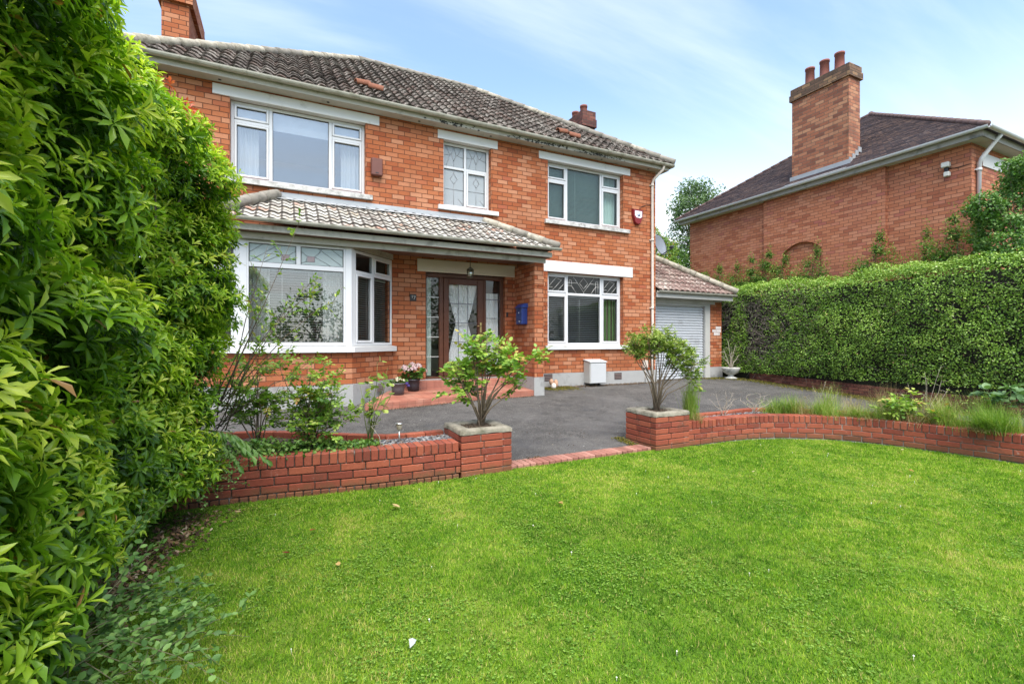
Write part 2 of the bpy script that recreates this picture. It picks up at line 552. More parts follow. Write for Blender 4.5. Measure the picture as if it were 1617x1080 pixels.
M['roof'] = tilemat('weathered_roof_tiles', [(0, (.048, .036, .031)), (.4, (.078, .057, .049)), (.8, (.115, .082, .068)), (1, (.10, .056, .044))], 1, 1, (.38, .345, .305, 1), .47, 8, (.035, .032, .026, 1), .4, .35)
M['roof_porch'] = tilemat('lichened_porch_tiles', [(0, (.22, .175, .15)), (.35, (.32, .28, .24)), (.7, (.40, .36, .31)), (.9, (.36, .28, .19)), (.95, (.34, .14, .08)), (1, (.36, .13, .065))], 1, 1, (.50, .485, .44, 1), .75, 8, (.07, .058, .05, 1), .6, .9)
M['roof_garage'] = tilemat('garage_roof_tiles', [(0, (.19, .115, .10)), (.4, (.25, .155, .135)), (.75, (.33, .225, .195)), (1, (.37, .28, .235))], 1, 1, (.55, .49, .43, 1), .5, 5, (.10, .065, .055, 1), .5, .6)
M['roof_n'] = tilemat('plain_roof_tiles', [(0, (.07, .054, .058)), (.4, (.11, .08, .08)), (.75, (.155, .105, .095)), (1, (.21, .14, .115))], 1, 1, (.2, .16, .15, 1), .12, 3, (.055, .05, .06, 1), .5, .55)


# ------------------------------------------------------------------ roofs of real tiles
def tiled(name, O, U, V, W, L, kl, kr, period, gauge, amp, mat, parent, lip=.022, ns=8, raise_=.026, flat=False):
    """courses of tiles on the slope from eave point O, along U (width W) and up V (length L);
    kl, kr: how far the hips move in per metre up the slope"""
    O, U, V = Vector(O), Vector(U).normalized(), Vector(V).normalized()
    N = U.cross(V)
    vs, fs, uvs, sm = [], [], [], []
    rows = int(math.ceil(L / gauge))
    du = period / ns if not flat else max(W / 2, .01)
    nu = int(math.ceil(W / du))
    for r in range(rows):
        v0, v1 = r * gauge, min((r + 1) * gauge + gauge * .18, L)
        if v0 >= L - .02:
            break
        jit = random.uniform(-.004, .004)
        sh = random.uniform(-.006, .006)
        prev = None
        for i in range(nu + 1):
            u = i * du
            h = 0 if flat else amp * (math.sin(2 * PI * u / period) + .28 * math.sin(4 * PI * u / period + .8))
            tj = 0 if flat else .006 * math.sin(int(u / period) * 12.9898 + r * 78.233)
            pt = []
            for (v, hh) in ((v0, h + raise_ + jit + tj - lip), (v0, h + raise_ + jit + tj), (v1, h + tj * .4)):
                uu = min(max(u + sh, v * kl), W - v * kr)
                pt.append((O + U * uu + V * v + N * hh, uu))
            b = len(vs)
            vs.extend([q[0] for q in pt])
            if prev is not None and (pt[1][1] - prev[1][1] > 1e-4 or pt[2][1] - prev[2][1] > 1e-4):
                a = b - 3
                e = .001
                ta, tb = (u - du) / period + e, u / period - e
                fs.append([a, b, b + 1, a + 1]); uvs += [(ta, r + .01), (tb, r + .01), (tb, r + .05), (ta, r + .05)]; sm.append(False)
                fs.append([a + 1, b + 1, b + 2, a + 2]); uvs += [(ta, r + .05), (tb, r + .05), (tb, r + .98), (ta, r + .98)]; sm.append(True)
            prev = pt
    loops = [i for f in fs for i in f]
    tot = [len(f) for f in fs]
    st = np.concatenate([[0], np.cumsum(tot)[:-1]])
    return finish(name, vs, loops, st, tot, mat, None, parent, sm, None, np.array(uvs))


def caps(name, pts, rad, seg, mat, parent, mats=None):
    """half round ridge or hip tiles laid end to end along pts"""
    mb = MB()
    for a, b in zip(pts[:-1], pts[1:]):
        a, b = Vector(a), Vector(b)
        n = max(1, int((b - a).length / seg))
        d = (b - a) / n
        for i in range(n):
            p = a + d * i
            q = a + d * (i + 1.06)
            mb.tube([p, p + d * .94, q], [rad * random.uniform(1.08, 1.16), rad * .98, rad * .90], 10, 0 if not mats else random.choice(mats))
    return mb.build(name, mat, parent)


def gutter(name, pts, rad, mat, parent, joints=1.8):
    """half round gutter hung below pts (its rim line)"""
    mb = MB()
    for a, b in zip(pts[:-1], pts[1:]):
        a, b = Vector(a), Vector(b)
        d = (b - a).normalized()
        s = d.cross(Vector((0, 0, 1)))
        prof = []
        for k in range(9):
            t = PI * k / 8
            prof.append((math.cos(t) * rad, -math.sin(t) * rad))
        inner = [(x * .9, z * .9) for x, z in prof][::-1]
        pr = prof + inner
        n = len(pr)
        mb.add([p + s * x + Vector((0, 0, z)) for p in (a, b) for x, z in pr], [[i, (i + 1) % n, n + (i + 1) % n, n + i] for i in range(n)] + [list(range(n))[::-1], list(range(n, 2 * n))], 0)
        L = (b - a).length
        k = 1
        while k * joints < L:
            p = a + d * (k * joints)
            vv = []
            for q in (p - d * .03, p + d * .03):
                for t in range(9):
                    g = PI * t / 8
                    vv.append(q + s * math.cos(g) * rad * 1.1 + Vector((0, 0, -math.sin(g) * rad * 1.1 + .004)))
            mb.add(vv, [[i, i + 1, 10 + i, 9 + i] for i in range(8)] + [[0, 9, 17, 8]], 0)
            k += 1
    return mb.build(name, mat, parent)


# ------------------------------------------------------------------ windows
def window(parent, A, B, z0, z1, cols, lights, nrm, frame='upvc', fw=.055, depth=.07, name='window', panemat=None, sash=None, mw=.06):
    """frame from plan point A to B; cols: inner boundaries in metres; lights: per column the transom heights;
    sash: set of (column, light) that open and carry their own inner frame.  Returns frame and light rectangles"""
    A, B, nrm = Vector((A[0], A[1], 0)), Vector((B[0], B[1], 0)), Vector((nrm[0], nrm[1], 0)).normalized()
    u = (B - A).normalized()
    W = (B - A).length
    mb = MB()

    def bar(s0, s1, a, b, d0=0.0, d1=depth, m=0, dst=mb):
        c = A + u * (s0 + s1) / 2 - nrm * (d0 + d1) / 2
        dst.obox((c.x, c.y, (a + b) / 2), u * (s1 - s0) / 2, nrm * (d1 - d0) / 2, Vector((0, 0, (b - a) / 2)), m, bev=.006)
    bar(0, fw, z0, z1); bar(W - fw, W, z0, z1)
    bar(fw, W - fw, z1 - fw, z1, .001); bar(fw, W - fw, z0, z0 + fw, .001)
    bounds = [fw] + [x for c in cols for x in (c - mw / 2, c + mw / 2)] + [W - fw]
    for c in cols:
        bar(c - mw / 2, c + mw / 2, z0 + fw, z1 - fw, .002)
    rects = []
    for i in range(len(cols) + 1):
        s0, s1 = bounds[2 * i], bounds[2 * i + 1]
        zs = [z0 + fw] + [x for c in lights[i] for x in (c - mw / 2, c + mw / 2)] + [z1 - fw]
        for c in lights[i]:
            bar(s0, s1, c - mw / 2, c + mw / 2, .003)
        for j in range(len(lights[i]) + 1):
            a, b = zs[2 * j], zs[2 * j + 1]
            r = [s0, s1, a, b]
            if sash and (i, j) in sash:
                w = .042
                bar(s0 + .003, s0 + w, a + .003, b - .003, -.012, depth - .012)
                bar(s1 - w, s1 - .003, a + .003, b - .003, -.012, depth - .012)
                bar(s0 + w, s1 - w, b - w, b - .003, -.011, depth - .012)
                bar(s0 + w, s1 - w, a + .003, a + w, -.011, depth - .012)
                r = [s0 + w, s1 - w, a + w, b - w]
            rects.append((i, j, r))
    f = mb.build(name, M[frame], parent)
    for (i, j, r) in rects:
        pm = MB()
        mt = (panemat(i, j) if panemat else 'glass')
        bar(r[0] - .008, r[1] + .008, r[2] - .008, r[3] + .008, depth * .5, depth * .5 + .006, 0, pm)
        pm.build('pane', M[mt], f)
    # dark rubber gaskets round every pane
    gk = MB()
    for (i, j, r) in rects:
        g = .008
        for (p, q, a, b) in ((r[0], r[0] + g, r[2], r[3]), (r[1] - g, r[1], r[2], r[3]), (r[0] + g, r[1] - g, r[2], r[2] + g), (r[0] + g, r[1] - g, r[3] - g, r[3])):
            bar(p, q, a, b, depth * .30, depth * .5 - .002, 0, gk)
    gk.build('gasket', M['black_metal'], f)
    return f, {(i, j): r for (i, j, r) in rects}, (A, u, nrm, depth)


def leads(f, geo, segs, rad=.006, mat='came_pale', off=.0):
    """lead cames on a pane: segs are ((s, z), (s, z)) in window metres"""
    A, u, nrm, depth = geo
    mb = MB()
    for (a, b) in segs:
        pa = A + u * a[0] - nrm * (depth * .5 - .004 + off)
        pb = A + u * b[0] - nrm * (depth * .5 - .004 + off)
        mb.tube([(pa.x, pa.y, a[1]), (pb.x, pb.y, b[1])], rad, 4)
    return mb.build('leading', M[mat], f)


def blind(label, A, B, z0, z1, nrm, back, mat, pitch=.026, tilt=.3, cords=(.5,), cord_mat='blind_pale', group=None, top=None):
    A, B, nrm = Vector((A[0], A[1], 0)), Vector((B[0], B[1], 0)), Vector((nrm[0], nrm[1], 0)).normalized()
    u = (B - A).normalized()
    W = (B - A).length
    A = A - nrm * back
    c0 = A + u * W / 2
    root = thing('venetian_blind', label, 'blind', (c0.x, c0.y, z0), group)
    mb = MB()
    z = z0 + .02
    while z < z1 - .04:
        c = A + u * W / 2
        w = nrm * math.cos(tilt) * .0115 + Vector((0, 0, math.sin(tilt) * .0115))
        k = w.cross(u).normalized() * .0006
        mb.obox((c.x, c.y, z + random.uniform(-.001, .001)), u * W / 2, w, k)
        z += pitch
    mb.build('slats', M[mat], root)
    mb = MB()
    c = A + u * W / 2
    mb.obox((c.x, c.y, z1 - .02), u * W / 2, nrm * .015, Vector((0, 0, .02)))
    mb.build('head_rail', M[mat], root)
    mb = MB()
    mb.obox((c.x, c.y, z0 + .006), u * W / 2, nrm * .012, Vector((0, 0, .006)))
    mb.build('bottom_rail', M[mat], root)
    mb = MB()
    for q in cords:
        c = A + u * W * q + nrm * .016
        mb.tube([(c.x, c.y, z0), (c.x, c.y, z1 - .02)], .0035, 4)
    mb.build('cord', M[cord_mat], root)
    return root


def curtain(label, pts_top, pts_bot, z0, z1, mat, waist=None, folds=7, depth=.035, group=None, n=10):
    """hanging cloth between two plan edges; waist=(z, fraction, centre) gathers it as a tie back does"""
    mb = MB()
    (ax, ay), (bx, by) = pts_top
    nn, k = n, folds * 6
    vs, fs = [], []
    d = Vector((bx - ax, by - ay, 0))
    nr = Vector((-d.y, d.x, 0)).normalized()
    for j in range(nn + 1):
        z = z1 + (z0 - z1) * j / nn
        w, cc = 1.0, .5
        if waist:
            zz, fr, cen = waist
            dz = (z - zz) / ((z1 - zz) if z > zz else (zz - z0))
            w = fr + (1 - fr) * min(1, abs(dz)) ** .8
            cc = cen + (.5 - cen) * min(1, abs(dz)) ** .8
        for i in range(k + 1):
            s = cc + (i / k - .5) * w
            o = depth * math.sin(i / k * folds * 2 * PI + .4 * math.sin(j * .7)) * (.4 + .6 * w)
            vs.append((ax + d.x * s + nr.x * o, ay + d.y * s + nr.y * o, z))
    for j in range(nn):
        for i in range(k):
            a = j * (k + 1) + i
            fs.append([a, a + 1, a + k + 2, a + k + 1])
    mb.add(vs, fs, 0, True)
    o = mb.build('curtain', M[mat])
    return tag(o, label, 'curtain', group)


M['blind_dark'] = simple('dark_blind_slat', (.42, .44, .50), .4, .1, 5)
M['blind_grey'] = simple('grey_blind_slat', (.30, .34, .33), .45, .1, 5)
M['blind_pale'] = simple('pale_blind_slat', (.58, .58, .56), .4, .08, 5)
M['blind_white'] = simple('white_blind', (.72, .72, .72), .6, .05, 5)


def clothmat(name, col, tr=.35, stripe=None):
    m, t, out = newmat(name)
    c = t.mix(t.noise(pos(t), 8, 3), tuple(x * .9 for x in col[:3]) + (1,), col)
    if stripe:
        s = t.n('ShaderNodeSeparateXYZ', {0: pos(t)})
        w = t.math('FLOORED_MODULO', t.math('MULTIPLY', s.outputs[0], 9.0), 1.0)
        c = t.ramp(w, stripe, 'CONSTANT')
    b = t.n('ShaderNodeBsdfDiffuse', {0: c})
    r = t.n('ShaderNodeBsdfTranslucent', {0: c})
    x = t.n('ShaderNodeMixShader', {0: tr, 1: b.outputs[0], 2: r.outputs[0]})
    t.t.links.new(x.outputs[0], out.inputs[0])
    return m


M['net'] = clothmat('white_voile', (.88, .88, .86, 1), .25)
M['net_green'] = clothmat('pale_green_voile', (.62, .72, .64, 1))
M['stripe'] = clothmat('striped_cloth', (.2, .2, .2, 1), .2, [(0, (.10, .085, .06, 1)), (.22, (.14, .25, .09, 1)), (.5, (.17, .15, .11, 1)), (.72, (.09, .075, .06, 1)), (.9, (.12, .22, .09, 1))])

# ------------------------------------------------------------------ THE HOUSE
FY = 9.6
HX0, HX1, HB = -2.09, 8.94, 17.5
house = thing('detached_house', 'two storey orange brick house with grey lichened roof, bay window and brown glazed door', 'house', (3.4, FY, .3))

holes = {'UL': (-.86, 1.45, 4.32, 5.72), 'UM': (3.05, 4.15, 4.32, 5.71), 'UR': (5.615, 7.858, 4.31, 5.70), 'LR': (5.61, 7.86, 1.32, 3.07),
         'DR': (2.66, 4.50, .60, 2.87), 'BAY': (-1.45, 1.88, 1.2, 3.1)}
REV = .13
mb = MB()
xs = sorted({HX0, HX1, *[h[0] for h in holes.values()], *[h[1] for h in holes.values()]})
zs = sorted({.62, 5.96, *[h[2] for h in holes.values()], *[h[3] for h in holes.values()]})
for i in range(len(xs) - 1):
    for j in range(len(zs) - 1):
        cx, cz = (xs[i] + xs[i + 1]) / 2, (zs[j] + zs[j + 1]) / 2
        if any(h[0] < cx < h[1] and h[2] < cz < h[3] for h in holes.values()):
            continue
        mb.poly([(xs[i], FY, zs[j]), (xs[i + 1], FY, zs[j]), (xs[i + 1], FY, zs[j + 1]), (xs[i], FY, zs[j + 1])])
for k, (a, b, c, d) in holes.items():
    e = FY + .26
    mb.poly([(a, FY, c), (a, FY, d), (a, e, d), (a, e, c)])
    mb.poly([(b, FY, c), (b, e, c), (b, e, d), (b, FY, d)])
    mb.poly([(a, FY, d), (b, FY, d), (b, e, d), (a, e, d)])
    mb.poly([(a, FY, c), (a, e, c), (b, e, c), (b, FY, c)])
mb.poly([(HX1, FY, .62), (HX1, HB, .62), (HX1, HB, 5.96), (HX1, FY, 5.96)])
mb.poly([(HX0, FY, .62), (HX0, FY, 5.96), (HX0, HB, 5.96), (HX0, HB, .62)])
mb.poly([(HX0, HB, .62), (HX0, HB, 5.96), (HX1, HB, 5.96), (HX1, HB, .62)])
mb.build('wall', M['brick'], house)

# rooms behind the glass
mb = MB()
for (z0, z1) in ((.58, 3.16), (3.4, 5.94)):
    mb.poly([(HX0 + .1, 13.2, z0), (HX1 - .1, 13.2, z0), (HX1 - .1, 13.2, z1), (HX0 + .1, 13.2, z1)])
    mb.poly([(HX0 + .1, FY + .26, z0), (HX1 - .1, FY + .26, z0), (HX1 - .1, 13.2, z0), (HX0 + .1, 13.2, z0)])
    mb.poly([(HX0 + .1, FY + .26, z1), (HX0 + .1, 13.2, z1), (HX1 - .1, 13.2, z1), (HX1 - .1, FY + .26, z1)])
    for x in (HX0 + .1, 2.3, 5.0, HX1 - .1):
        mb.poly([(x, FY + .26, z0), (x, 13.2, z0), (x, 13.2, z1), (x, FY + .26, z1)])
mb.build('interior_wall', M['interior'], house)

# plinth (stops either side of the bay and the porch)
mb = MB()
mb.box(4.95, HX1 + .025, FY - .022, FY + .2, .12, .655)
mb.box(1.95, 4.73, FY - .012, FY + .2, .12, .619)
mb.box(HX1 + .0005, HX1 + .024, FY + .2, 9.88, .12, .655)
mb.build('plinth', M['plinth'], house)

# lintels
for (a, b, c, d, mt) in ((-1.12, 1.715, 5.72, 5.905, 'lintel'), (2.922, 4.31, 5.71, 5.895, 'lintel'), (5.37, 8.075, 5.70, 5.88, 'lintel'), (5.50, 8.16, 3.07, 3.33, 'lintel'), (2.486, 4.735, 2.87, 3.13, 'lintel_cream')):
    mb = MB()
    mb.obox(((a + b) / 2, FY + .055, (c + d) / 2), (((b - a) / 2), 0, 0), (0, .07, 0), (0, 0, (d - c) / 2), bev=.006)
    mb.build('lintel', M[mt], house)


def sill(a, b, z, parent, y=FY, proj=.07, th=.11, mat='sill'):
    mb = MB()
    v = [(a, y - proj, z - th), (b, y - proj, z - th), (b, y + .14, z - th), (a, y + .14, z - th), (a, y - proj, z - .022), (b, y - proj, z - .022), (b, y + .14, z), (a, y + .14, z)]
    mb.add(v, BOXF)
    return mb.build('sill', M[mat], parent)


YW = FY + REV
# upper left window
wUL, rUL, gUL = window(house, (-.86, YW), (1.45, YW), 4.32, 5.72, [.64, 1.67], [[5.37], [], [5.37]], (0, -1), sash={(0, 0), (0, 1), (2, 0), (2, 1)}, panemat=lambda i, j: 'glass_sky')
sill(-1.0, 1.575, 4.32, wUL)
wUM, rUM, gUM = window(house, (3.05, YW), (4.15, YW), 4.32, 5.71, [.535], [[5.18], [5.18]], (0, -1), sash={(1, 0)}, panemat=lambda i, j: 'obscured', mw=.055)
sill(2.925, 4.31, 4.32, wUM, mat='white')
wUR, rUR, gUR = window(house, (5.615, YW), (7.858, YW), 4.31, 5.70, [.60, 1.63], [[5.30], [], [5.30]], (0, -1), sash={(0, 0), (0, 1), (2, 0), (2, 1)}, panemat=lambda i, j: 'glass_dim')
sill(5.52, 8.03, 4.31, wUR)
wLR, rLR, gLR = window(house, (5.61, YW), (7.86, YW), 1.32, 3.07, [.62, 1.64], [[2.57], [2.57], [2.57]], (0, -1), sash={(0, 0), (0, 1), (2, 0), (2, 1)})
sill(5.53, 8.02, 1.33, wLR, mat='white')

# leaded patterns, lower right top lights
s0, s1, a, b = rLR[(1, 1)]
w, h = s1 - s0, b - a
P = lambda x, z: (s0 + w * x, a + h * z)
seg = [((.17, 1), (.5, .1)), ((.83, 1), (.5, .1)), ((.37, 1 - .38), (.5, .95)), ((.63, .62), (.5, .95)), ((.37, .62), (.5, .3)), ((.63, .62), (.5, .3)),
       ((0, .62), (.12, .62)), ((1, .62), (.88, .62)), ((.05, .78), (.05, .45)), ((.12, .78), (.12, .45)), ((.95, .78), (.95, 0)), ((.88, .78), (.88, 0)), ((0, .45), (.12, .45)), ((1, .45), (.88, .45)),
       ((.05, .78), (.12, .78)), ((.95, .78), (.88, .78)), ((.12, .45), (.28, 0)), ((.88, .45), (.72, 0)), ((.5, .1), (.5, 0)), ((.12, .62), (.3, .62)), ((.7, .62), (.88, .62))]
leads(wLR, gLR, [(P(*p), P(*q)) for p, q in seg])
for k in (0, 2):
    s0, s1, a, b = rLR[(k, 1)]
    w, h = s1 - s0, b - a
    leads(wLR, gLR, [(P(*p), P(*q)) for p, q in [((0, .25), (.5, .95)), ((.25, 0), (.85, .8)), ((.6, 0), (1, .55)), ((0, .25), (.3, .25)), ((.5, .95), (.85, .8))]], .005)
# leaded patterns, middle window
for k in (0, 1):
    s0, s1, a, b = rUM[(k, 1)]
    w, h = s1 - s0, b - a
    leads(wUM, gUM, [(P(*p), P(*q)) for p, q in [((.5, 1), (.62, .62)), ((.62, .62), (.5, .3)), ((.5, .3), (.38, .62)), ((.38, .62), (.5, 1)), ((0, .55), (.38, .62)), ((.62, .62), (1, .5)), ((.5, .3), (.5, 0)), ((.1, 1), (.3, .6)), ((.9, 1), (.7, .6)), ((.12, 0), (.3, .6))]], .004, 'came_mid')
    s0, s1, a, b = rUM[(k, 0)]
    w, h = s1 - s0, b - a
    leads(wUM, gUM, [(P(*p), P(*q)) for p, q in [((.5, .9), (.68, .74)), ((.68, .74), (.5, .6)), ((.5, .6), (.32, .74)), ((.32, .74), (.5, .9)), ((.5, .6), (.5, 0)), ((0, .45), (1, .45)), ((.5, .9), (.5, 1)), ((.74, .2), (1, .03))]], .004, 'came_mid')

# ---- bay window: canted, under the porch roof
BP = [(-1.56, 9.6), (-.66, 8.7), (1.085, 8.7), (1.99, 9.6)]
mb = MB()
for (p, q) in zip(BP[:-1], BP[1:]):
    mb.poly([(p[0], p[1], .62), (q[0], q[1], .62), (q[0], q[1], 1.22), (p[0], p[1], 1.22)])
mb.poly([(p[0], p[1], 1.215) for p in BP])
mb.build('bay_wall', M['brick'], house)


def offs(pts, d):
    """plan polyline pushed outwards by d"""
    out = []
    for i, p in enumerate(pts):
        ns = []
        for a, b in ((i - 1, i), (i, i + 1)):
            if 0 <= a and b < len(pts):
                v = Vector((pts[b][0] - pts[a][0], pts[b][1] - pts[a][1]))
                ns.append(Vector((v.y, -v.x)).normalized())
        m = sum(ns, Vector((0, 0)))
        m = m / m.length
        c = m.dot(ns[0])
        out.append((p[0] + m.x * d / c, p[1] + m.y * d / c))
    return out


mb = MB()
mb.prism(offs(BP, .03)[:1] + offs(BP, .03)[1:], .1, .655)
mb.build('bay_plinth', M['plinth'], house)
o1 = offs(BP, .085)
mb = MB()
n = len(BP)
lo = [(x, y, 1.22) for x, y in o1] + [(x, y, 1.22) for x, y in offs(BP, -.09)][::-1]
hi = [(x, y, 1.315) for x, y in o1] + [(x, y, 1.335) for x, y in offs(BP, -.09)][::-1]
m2 = len(lo)
mb.add(lo + hi, [list(range(m2))[::-1]] + [[m2 + i, m2 + (i + 1) % n, 2 * m2 - 2 - i, 2 * m2 - 1 - i] for i in range(n - 1)] + [[i, (i + 1) % m2, m2 + (i + 1) % m2, m2 + i] for i in range(m2)])
baysill = mb.build('bay_sill', M['white'], house)
F = offs(BP, -.02)
# front and two cants


def bayfront():
    A, B = Vector((F[1][0] + .1, F[1][1], 0)), Vector((F[2][0] - .1, F[2][1], 0))
    W = B.x - A.x
    mb = MB()

    def bar(s0, s1, a, b, d0=0.0, d1=.07, dst=mb):
        dst.obox((A.x + (s0 + s1) / 2, A.y + (d0 + d1) / 2, (a + b) / 2), ((s1 - s0) / 2, 0, 0), (0, (d1 - d0) / 2, 0), (0, 0, (b - a) / 2), bev=.006)
    f = .035
    bar(0, f, 1.335, 3.06); bar(W - f, W, 1.335, 3.06); bar(f, W - f, 1.335, 1.39, .001); bar(f, W - f, 3.02, 3.06, .001)
    bar(f, W - f, 2.63, 2.71, .002)
    mid = .772
    bar(mid - .035, mid + .035, 2.71, 3.02, .003)
    fr = mb.build('bay_window', M['upvc'], house)
    rects = [(f, W - f, 1.39, 2.63, 'glass_bay'), (f, mid - .035, 2.71, 3.02, 'obscured_pale'), (mid + .035, W - f, 2.71, 3.02, 'obscured_pale')]
    for (p, q, a, b, mt) in rects:
        pm = MB()
        bar(p - .008, q + .008, a - .008, b + .008, .035, .041, pm)
        pm.build('pane', M[mt], fr)
    gk = MB()
    for (p, q, a, b, mt) in rects:
        g = .009
        for r in ((p, p + g, a, b), (q - g, q, a, b), (p + g, q - g, a, a + g), (p + g, q - g, b - g, b)):
            bar(*r, .02, .033, gk)
    gk.build('gasket', M['black_metal'], fr)
    for (p, q, a, b, mt), fl in zip(rects[1:], (1, 0)):
        w, h = q - p, b - a
        P = (lambda x, z: (p + w * (1 - x), a + h * z)) if fl else (lambda x, z: (p + w * x, a + h * z))
        leads(fr, (A, Vector((1, 0, 0)), Vector((0, -1, 0)), .07),
              [(P(*s), P(*t)) for s, t in [((.0, .75), (.15, .5)), ((.15, .5), (.32, .5)), ((.32, .5), (.72, 0)), ((.32, .5), (.42, .72)), ((.15, .5), (.12, .2)), ((.12, .2), (0, .1)), ((.38, 1), (.95, .1)), ((.7, 1), (1, .5)), ((.42, .72), (.5, 1)), ((.12, .2), (.32, .2)), ((.32, .2), (.32, .5))]], .0038, 'came_mid')
        rp = MB()
        x0, x1 = sorted((P(.15, .2)[0], P(.32, .5)[0]))
        rp.box(A.x + x0, A.x + x1, A.y + .030, A.y + .034, P(.15, .2)[1], P(.32, .5)[1])
        rp.build('stained_pane', M['obscured_rose'], fr)
    # corner posts and the head over all three faces
    for c in (F[1], F[2]):
        pp = MB()
        sx = 1 if c is F[2] else -1
        d = .7071
        pts = [(c[0] - sx * .1, c[1]), (c[0], c[1]), (c[0] + sx * .075 * d, c[1] + .075 * d), (c[0] - sx * .0, c[1] + .14), (c[0] - sx * .1, c[1] + .08)]
        if sx < 0:
            pts = pts[::-1]
        pp.prism(pts, 1.333, 3.06)
        pp.build('corner_post', M['upvc'], fr)
    return fr


wB = bayfront()
d = .7071
for (p, q, k) in ((F[2], F[3], 1), (F[0], F[1], 0)):
    p, q = Vector(p), Vector(q)
    u = (q - p).normalized()
    nr = (u.y, -u.x)
    if k:
        p = p + u * .075
    else:
        q = q - u * .075
    L = (q - p).length
    wc, rc, gc = window(house, p, q, 1.335, 3.05, [L * (.47 if k else .53)], [[2.66], [2.66]], nr, name='bay_side_window', fw=.05,
                        sash={(0, 0), (1, 1)} if k else {(1, 0)})
mb = MB()
mb.prism(offs(BP, .0) if False else [(BP[0][0], BP[0][1]), (BP[1][0], BP[1][1]), (BP[2][0], BP[2][1]), (BP[3][0], BP[3][1])], 3.062, 3.17)
mb.build('bay_head', M['fascia'], house)

# ---- porch: side pier, beam, boarded soffit, steps, door
mb = MB()
mb.box(4.735, 4.95, 8.65, FY - .001, .66, 3.062)
mb.build('porch_pier', M['brick'], house)
mb = MB()
mb.box(4.72, 4.965, 8.635, FY - .03, .1, .659)
mb.build('pier_plinth', M['plinth'], house)
mb = MB()
for z in (2.585, 2.68):
    mb.box(4.728, 4.957, 8.636, 8.6505, z, z + .082)
mb.build('corbel_course', M['brick'], house)
mb = MB()
mb.box(-.72, 4.985, 8.615, 8.655, 3.066, 3.165)
mb.box(-.88, 5.04, 8.44, 8.465, 3.168, 3.265)
mb.box(5.015, 5.04, 8.465, FY - .01, 3.168, 3.265)
mb.build('porch_fascia', M['fascia'], house)
mb = MB()
mb.box(-.88, 5.014, 8.466, FY - .003, 3.172, 3.19)
mb.build('porch_soffit', simple('porch_ceiling', (.16, .09, .06), .8, .2, 6), house)
# porch roof
ER = .57
pe = (-.97, 8.33, 3.335)
tl = tiled('porch_roof', pe, (1, 0, 0), (0, 1.25, .70), 6.10, 1.4327, .60, .82, .185, .20, .015, M['roof_porch'], house, ns=8, raise_=.022)
tiled('porch_roof_side', (5.13, 8.33, 3.335), (0, 1, 0), (-1.17, 0, .70), 1.25, 1.363, .92, 0, .185, .20, .015, M['roof_porch'], house)
tiled('porch_roof_side', (-2.05, 9.58, 3.335), (1.08, -1.25, 0), (.62, 1.0, .66), 1.652, 1.2, 1.25, .22, .185, .20, .015, M['roof_porch'], house)
caps('hip_cap', [(5.14, 8.34, 3.39), (3.98, 9.56, 4.075)], .075, .31, [M['cap_pale'], M['cap']], house, [0, 0, 1])
caps('hip_cap', [(-.98, 8.34, 3.42), (-.12, 9.56, 4.09)], .095, .33, M['cap'], house)
mb = MB()
mb.add([(-.15, FY - .012, 4.15), (4.0, FY - .012, 4.15), (4.0, FY - .012, 4.06), (-.15, FY - .012, 4.06), (4.1, 9.42, 3.985), (-.25, 9.42, 3.985)], [[0, 3, 2, 1], [3, 5, 4, 2]])
mb.build('flashing', M['lead'], house)
gutter('porch_gutter', [(-.93, 8.335, 3.345), (5.19, 8.335, 3.345)], .055, M['gutter'], house, 1.9)

# ---- main roof
EZ, EY, EXR, EXL = 6.07, 9.28, 9.26, -2.41
PT = .735
RZ, RY = EZ + PT * 4.26, 13.54
rX0, rX1 = EXL + 4.26, EXR - 4.26
SL = 4.26 * math.sqrt(1 + PT * PT)
k = 4.26 / SL
roof = tiled('roof', (EXL, EY, EZ), (1, 0, 0), (0, 1, PT), EXR - EXL, SL, k, k, .23, .29, .027, M['roof'], house, ns=10, raise_=.038, lip=.032)
tiled('roof_slope', (EXR, EY, EZ), (0, 1, 0), (-1, 0, PT), 8.52, SL, k, k, .23, .29, .03, M['roof'], house, ns=6)
tiled('roof_slope', (EXL, EY + 8.52, EZ), (0, -1, 0), (1, 0, PT), 8.52, SL, k, k, .23, .29, .03, M['roof'], house, ns=6)
tiled('roof_slope', (EXR, EY + 8.52, EZ), (-1, 0, 0), (0, -1, PT), EXR - EXL, SL, k, k, .23, .29, .03, M['roof'], house, ns=4)
hipc = caps('hip_cap', [(EXR + .02, EY - .02, EZ + .055), (rX1, RY, RZ + .03)], .082, .42, [M['cap'], M['cap_pale']], house, [0, 0, 1])
caps('hip_cap', [(EXL - .02, EY - .02, EZ + .05), (rX0, RY, RZ + .02)], .085, .40, [M['cap_pale'], M['cap']], house, [0, 0, 1])
caps('ridge_cap', [(rX0, RY, RZ + .03), (rX1, RY, RZ + .02)], .082, .42, M['cap'], house)
mb = MB()
Z0 = 5.93
f0, f1 = 9.36, 9.39
mb.box(HX0 - .24, HX1 + .24, f0, f1, Z0, 6.06)
mb.box(HX1 + .21, HX1 + .24, f1, HB, Z0, 6.06)
mb.box(HX0 - .24, HX0 - .21, f1, HB, Z0, 6.06)
mb.build('fascia', M['fascia'], house)
mb = MB()
mb.box(HX0 - .20, HX1 + .20, f1 + .001, FY + .05, Z0 + .004, Z0 + .02)
mb.box(HX1 - .01, HX1 + .20, FY + .051, HB, Z0 + .004, Z0 + .02)
for x in (-1.0, .75, 2.5, 4.1, 5.4, 7.1, 8.6):
    mb.lathe((x, 9.50, Z0 - .002), [(.028, .003), (.028, .005)], 10, 1)
mb.build('soffit', [M['soffit'], M['soot']], house)
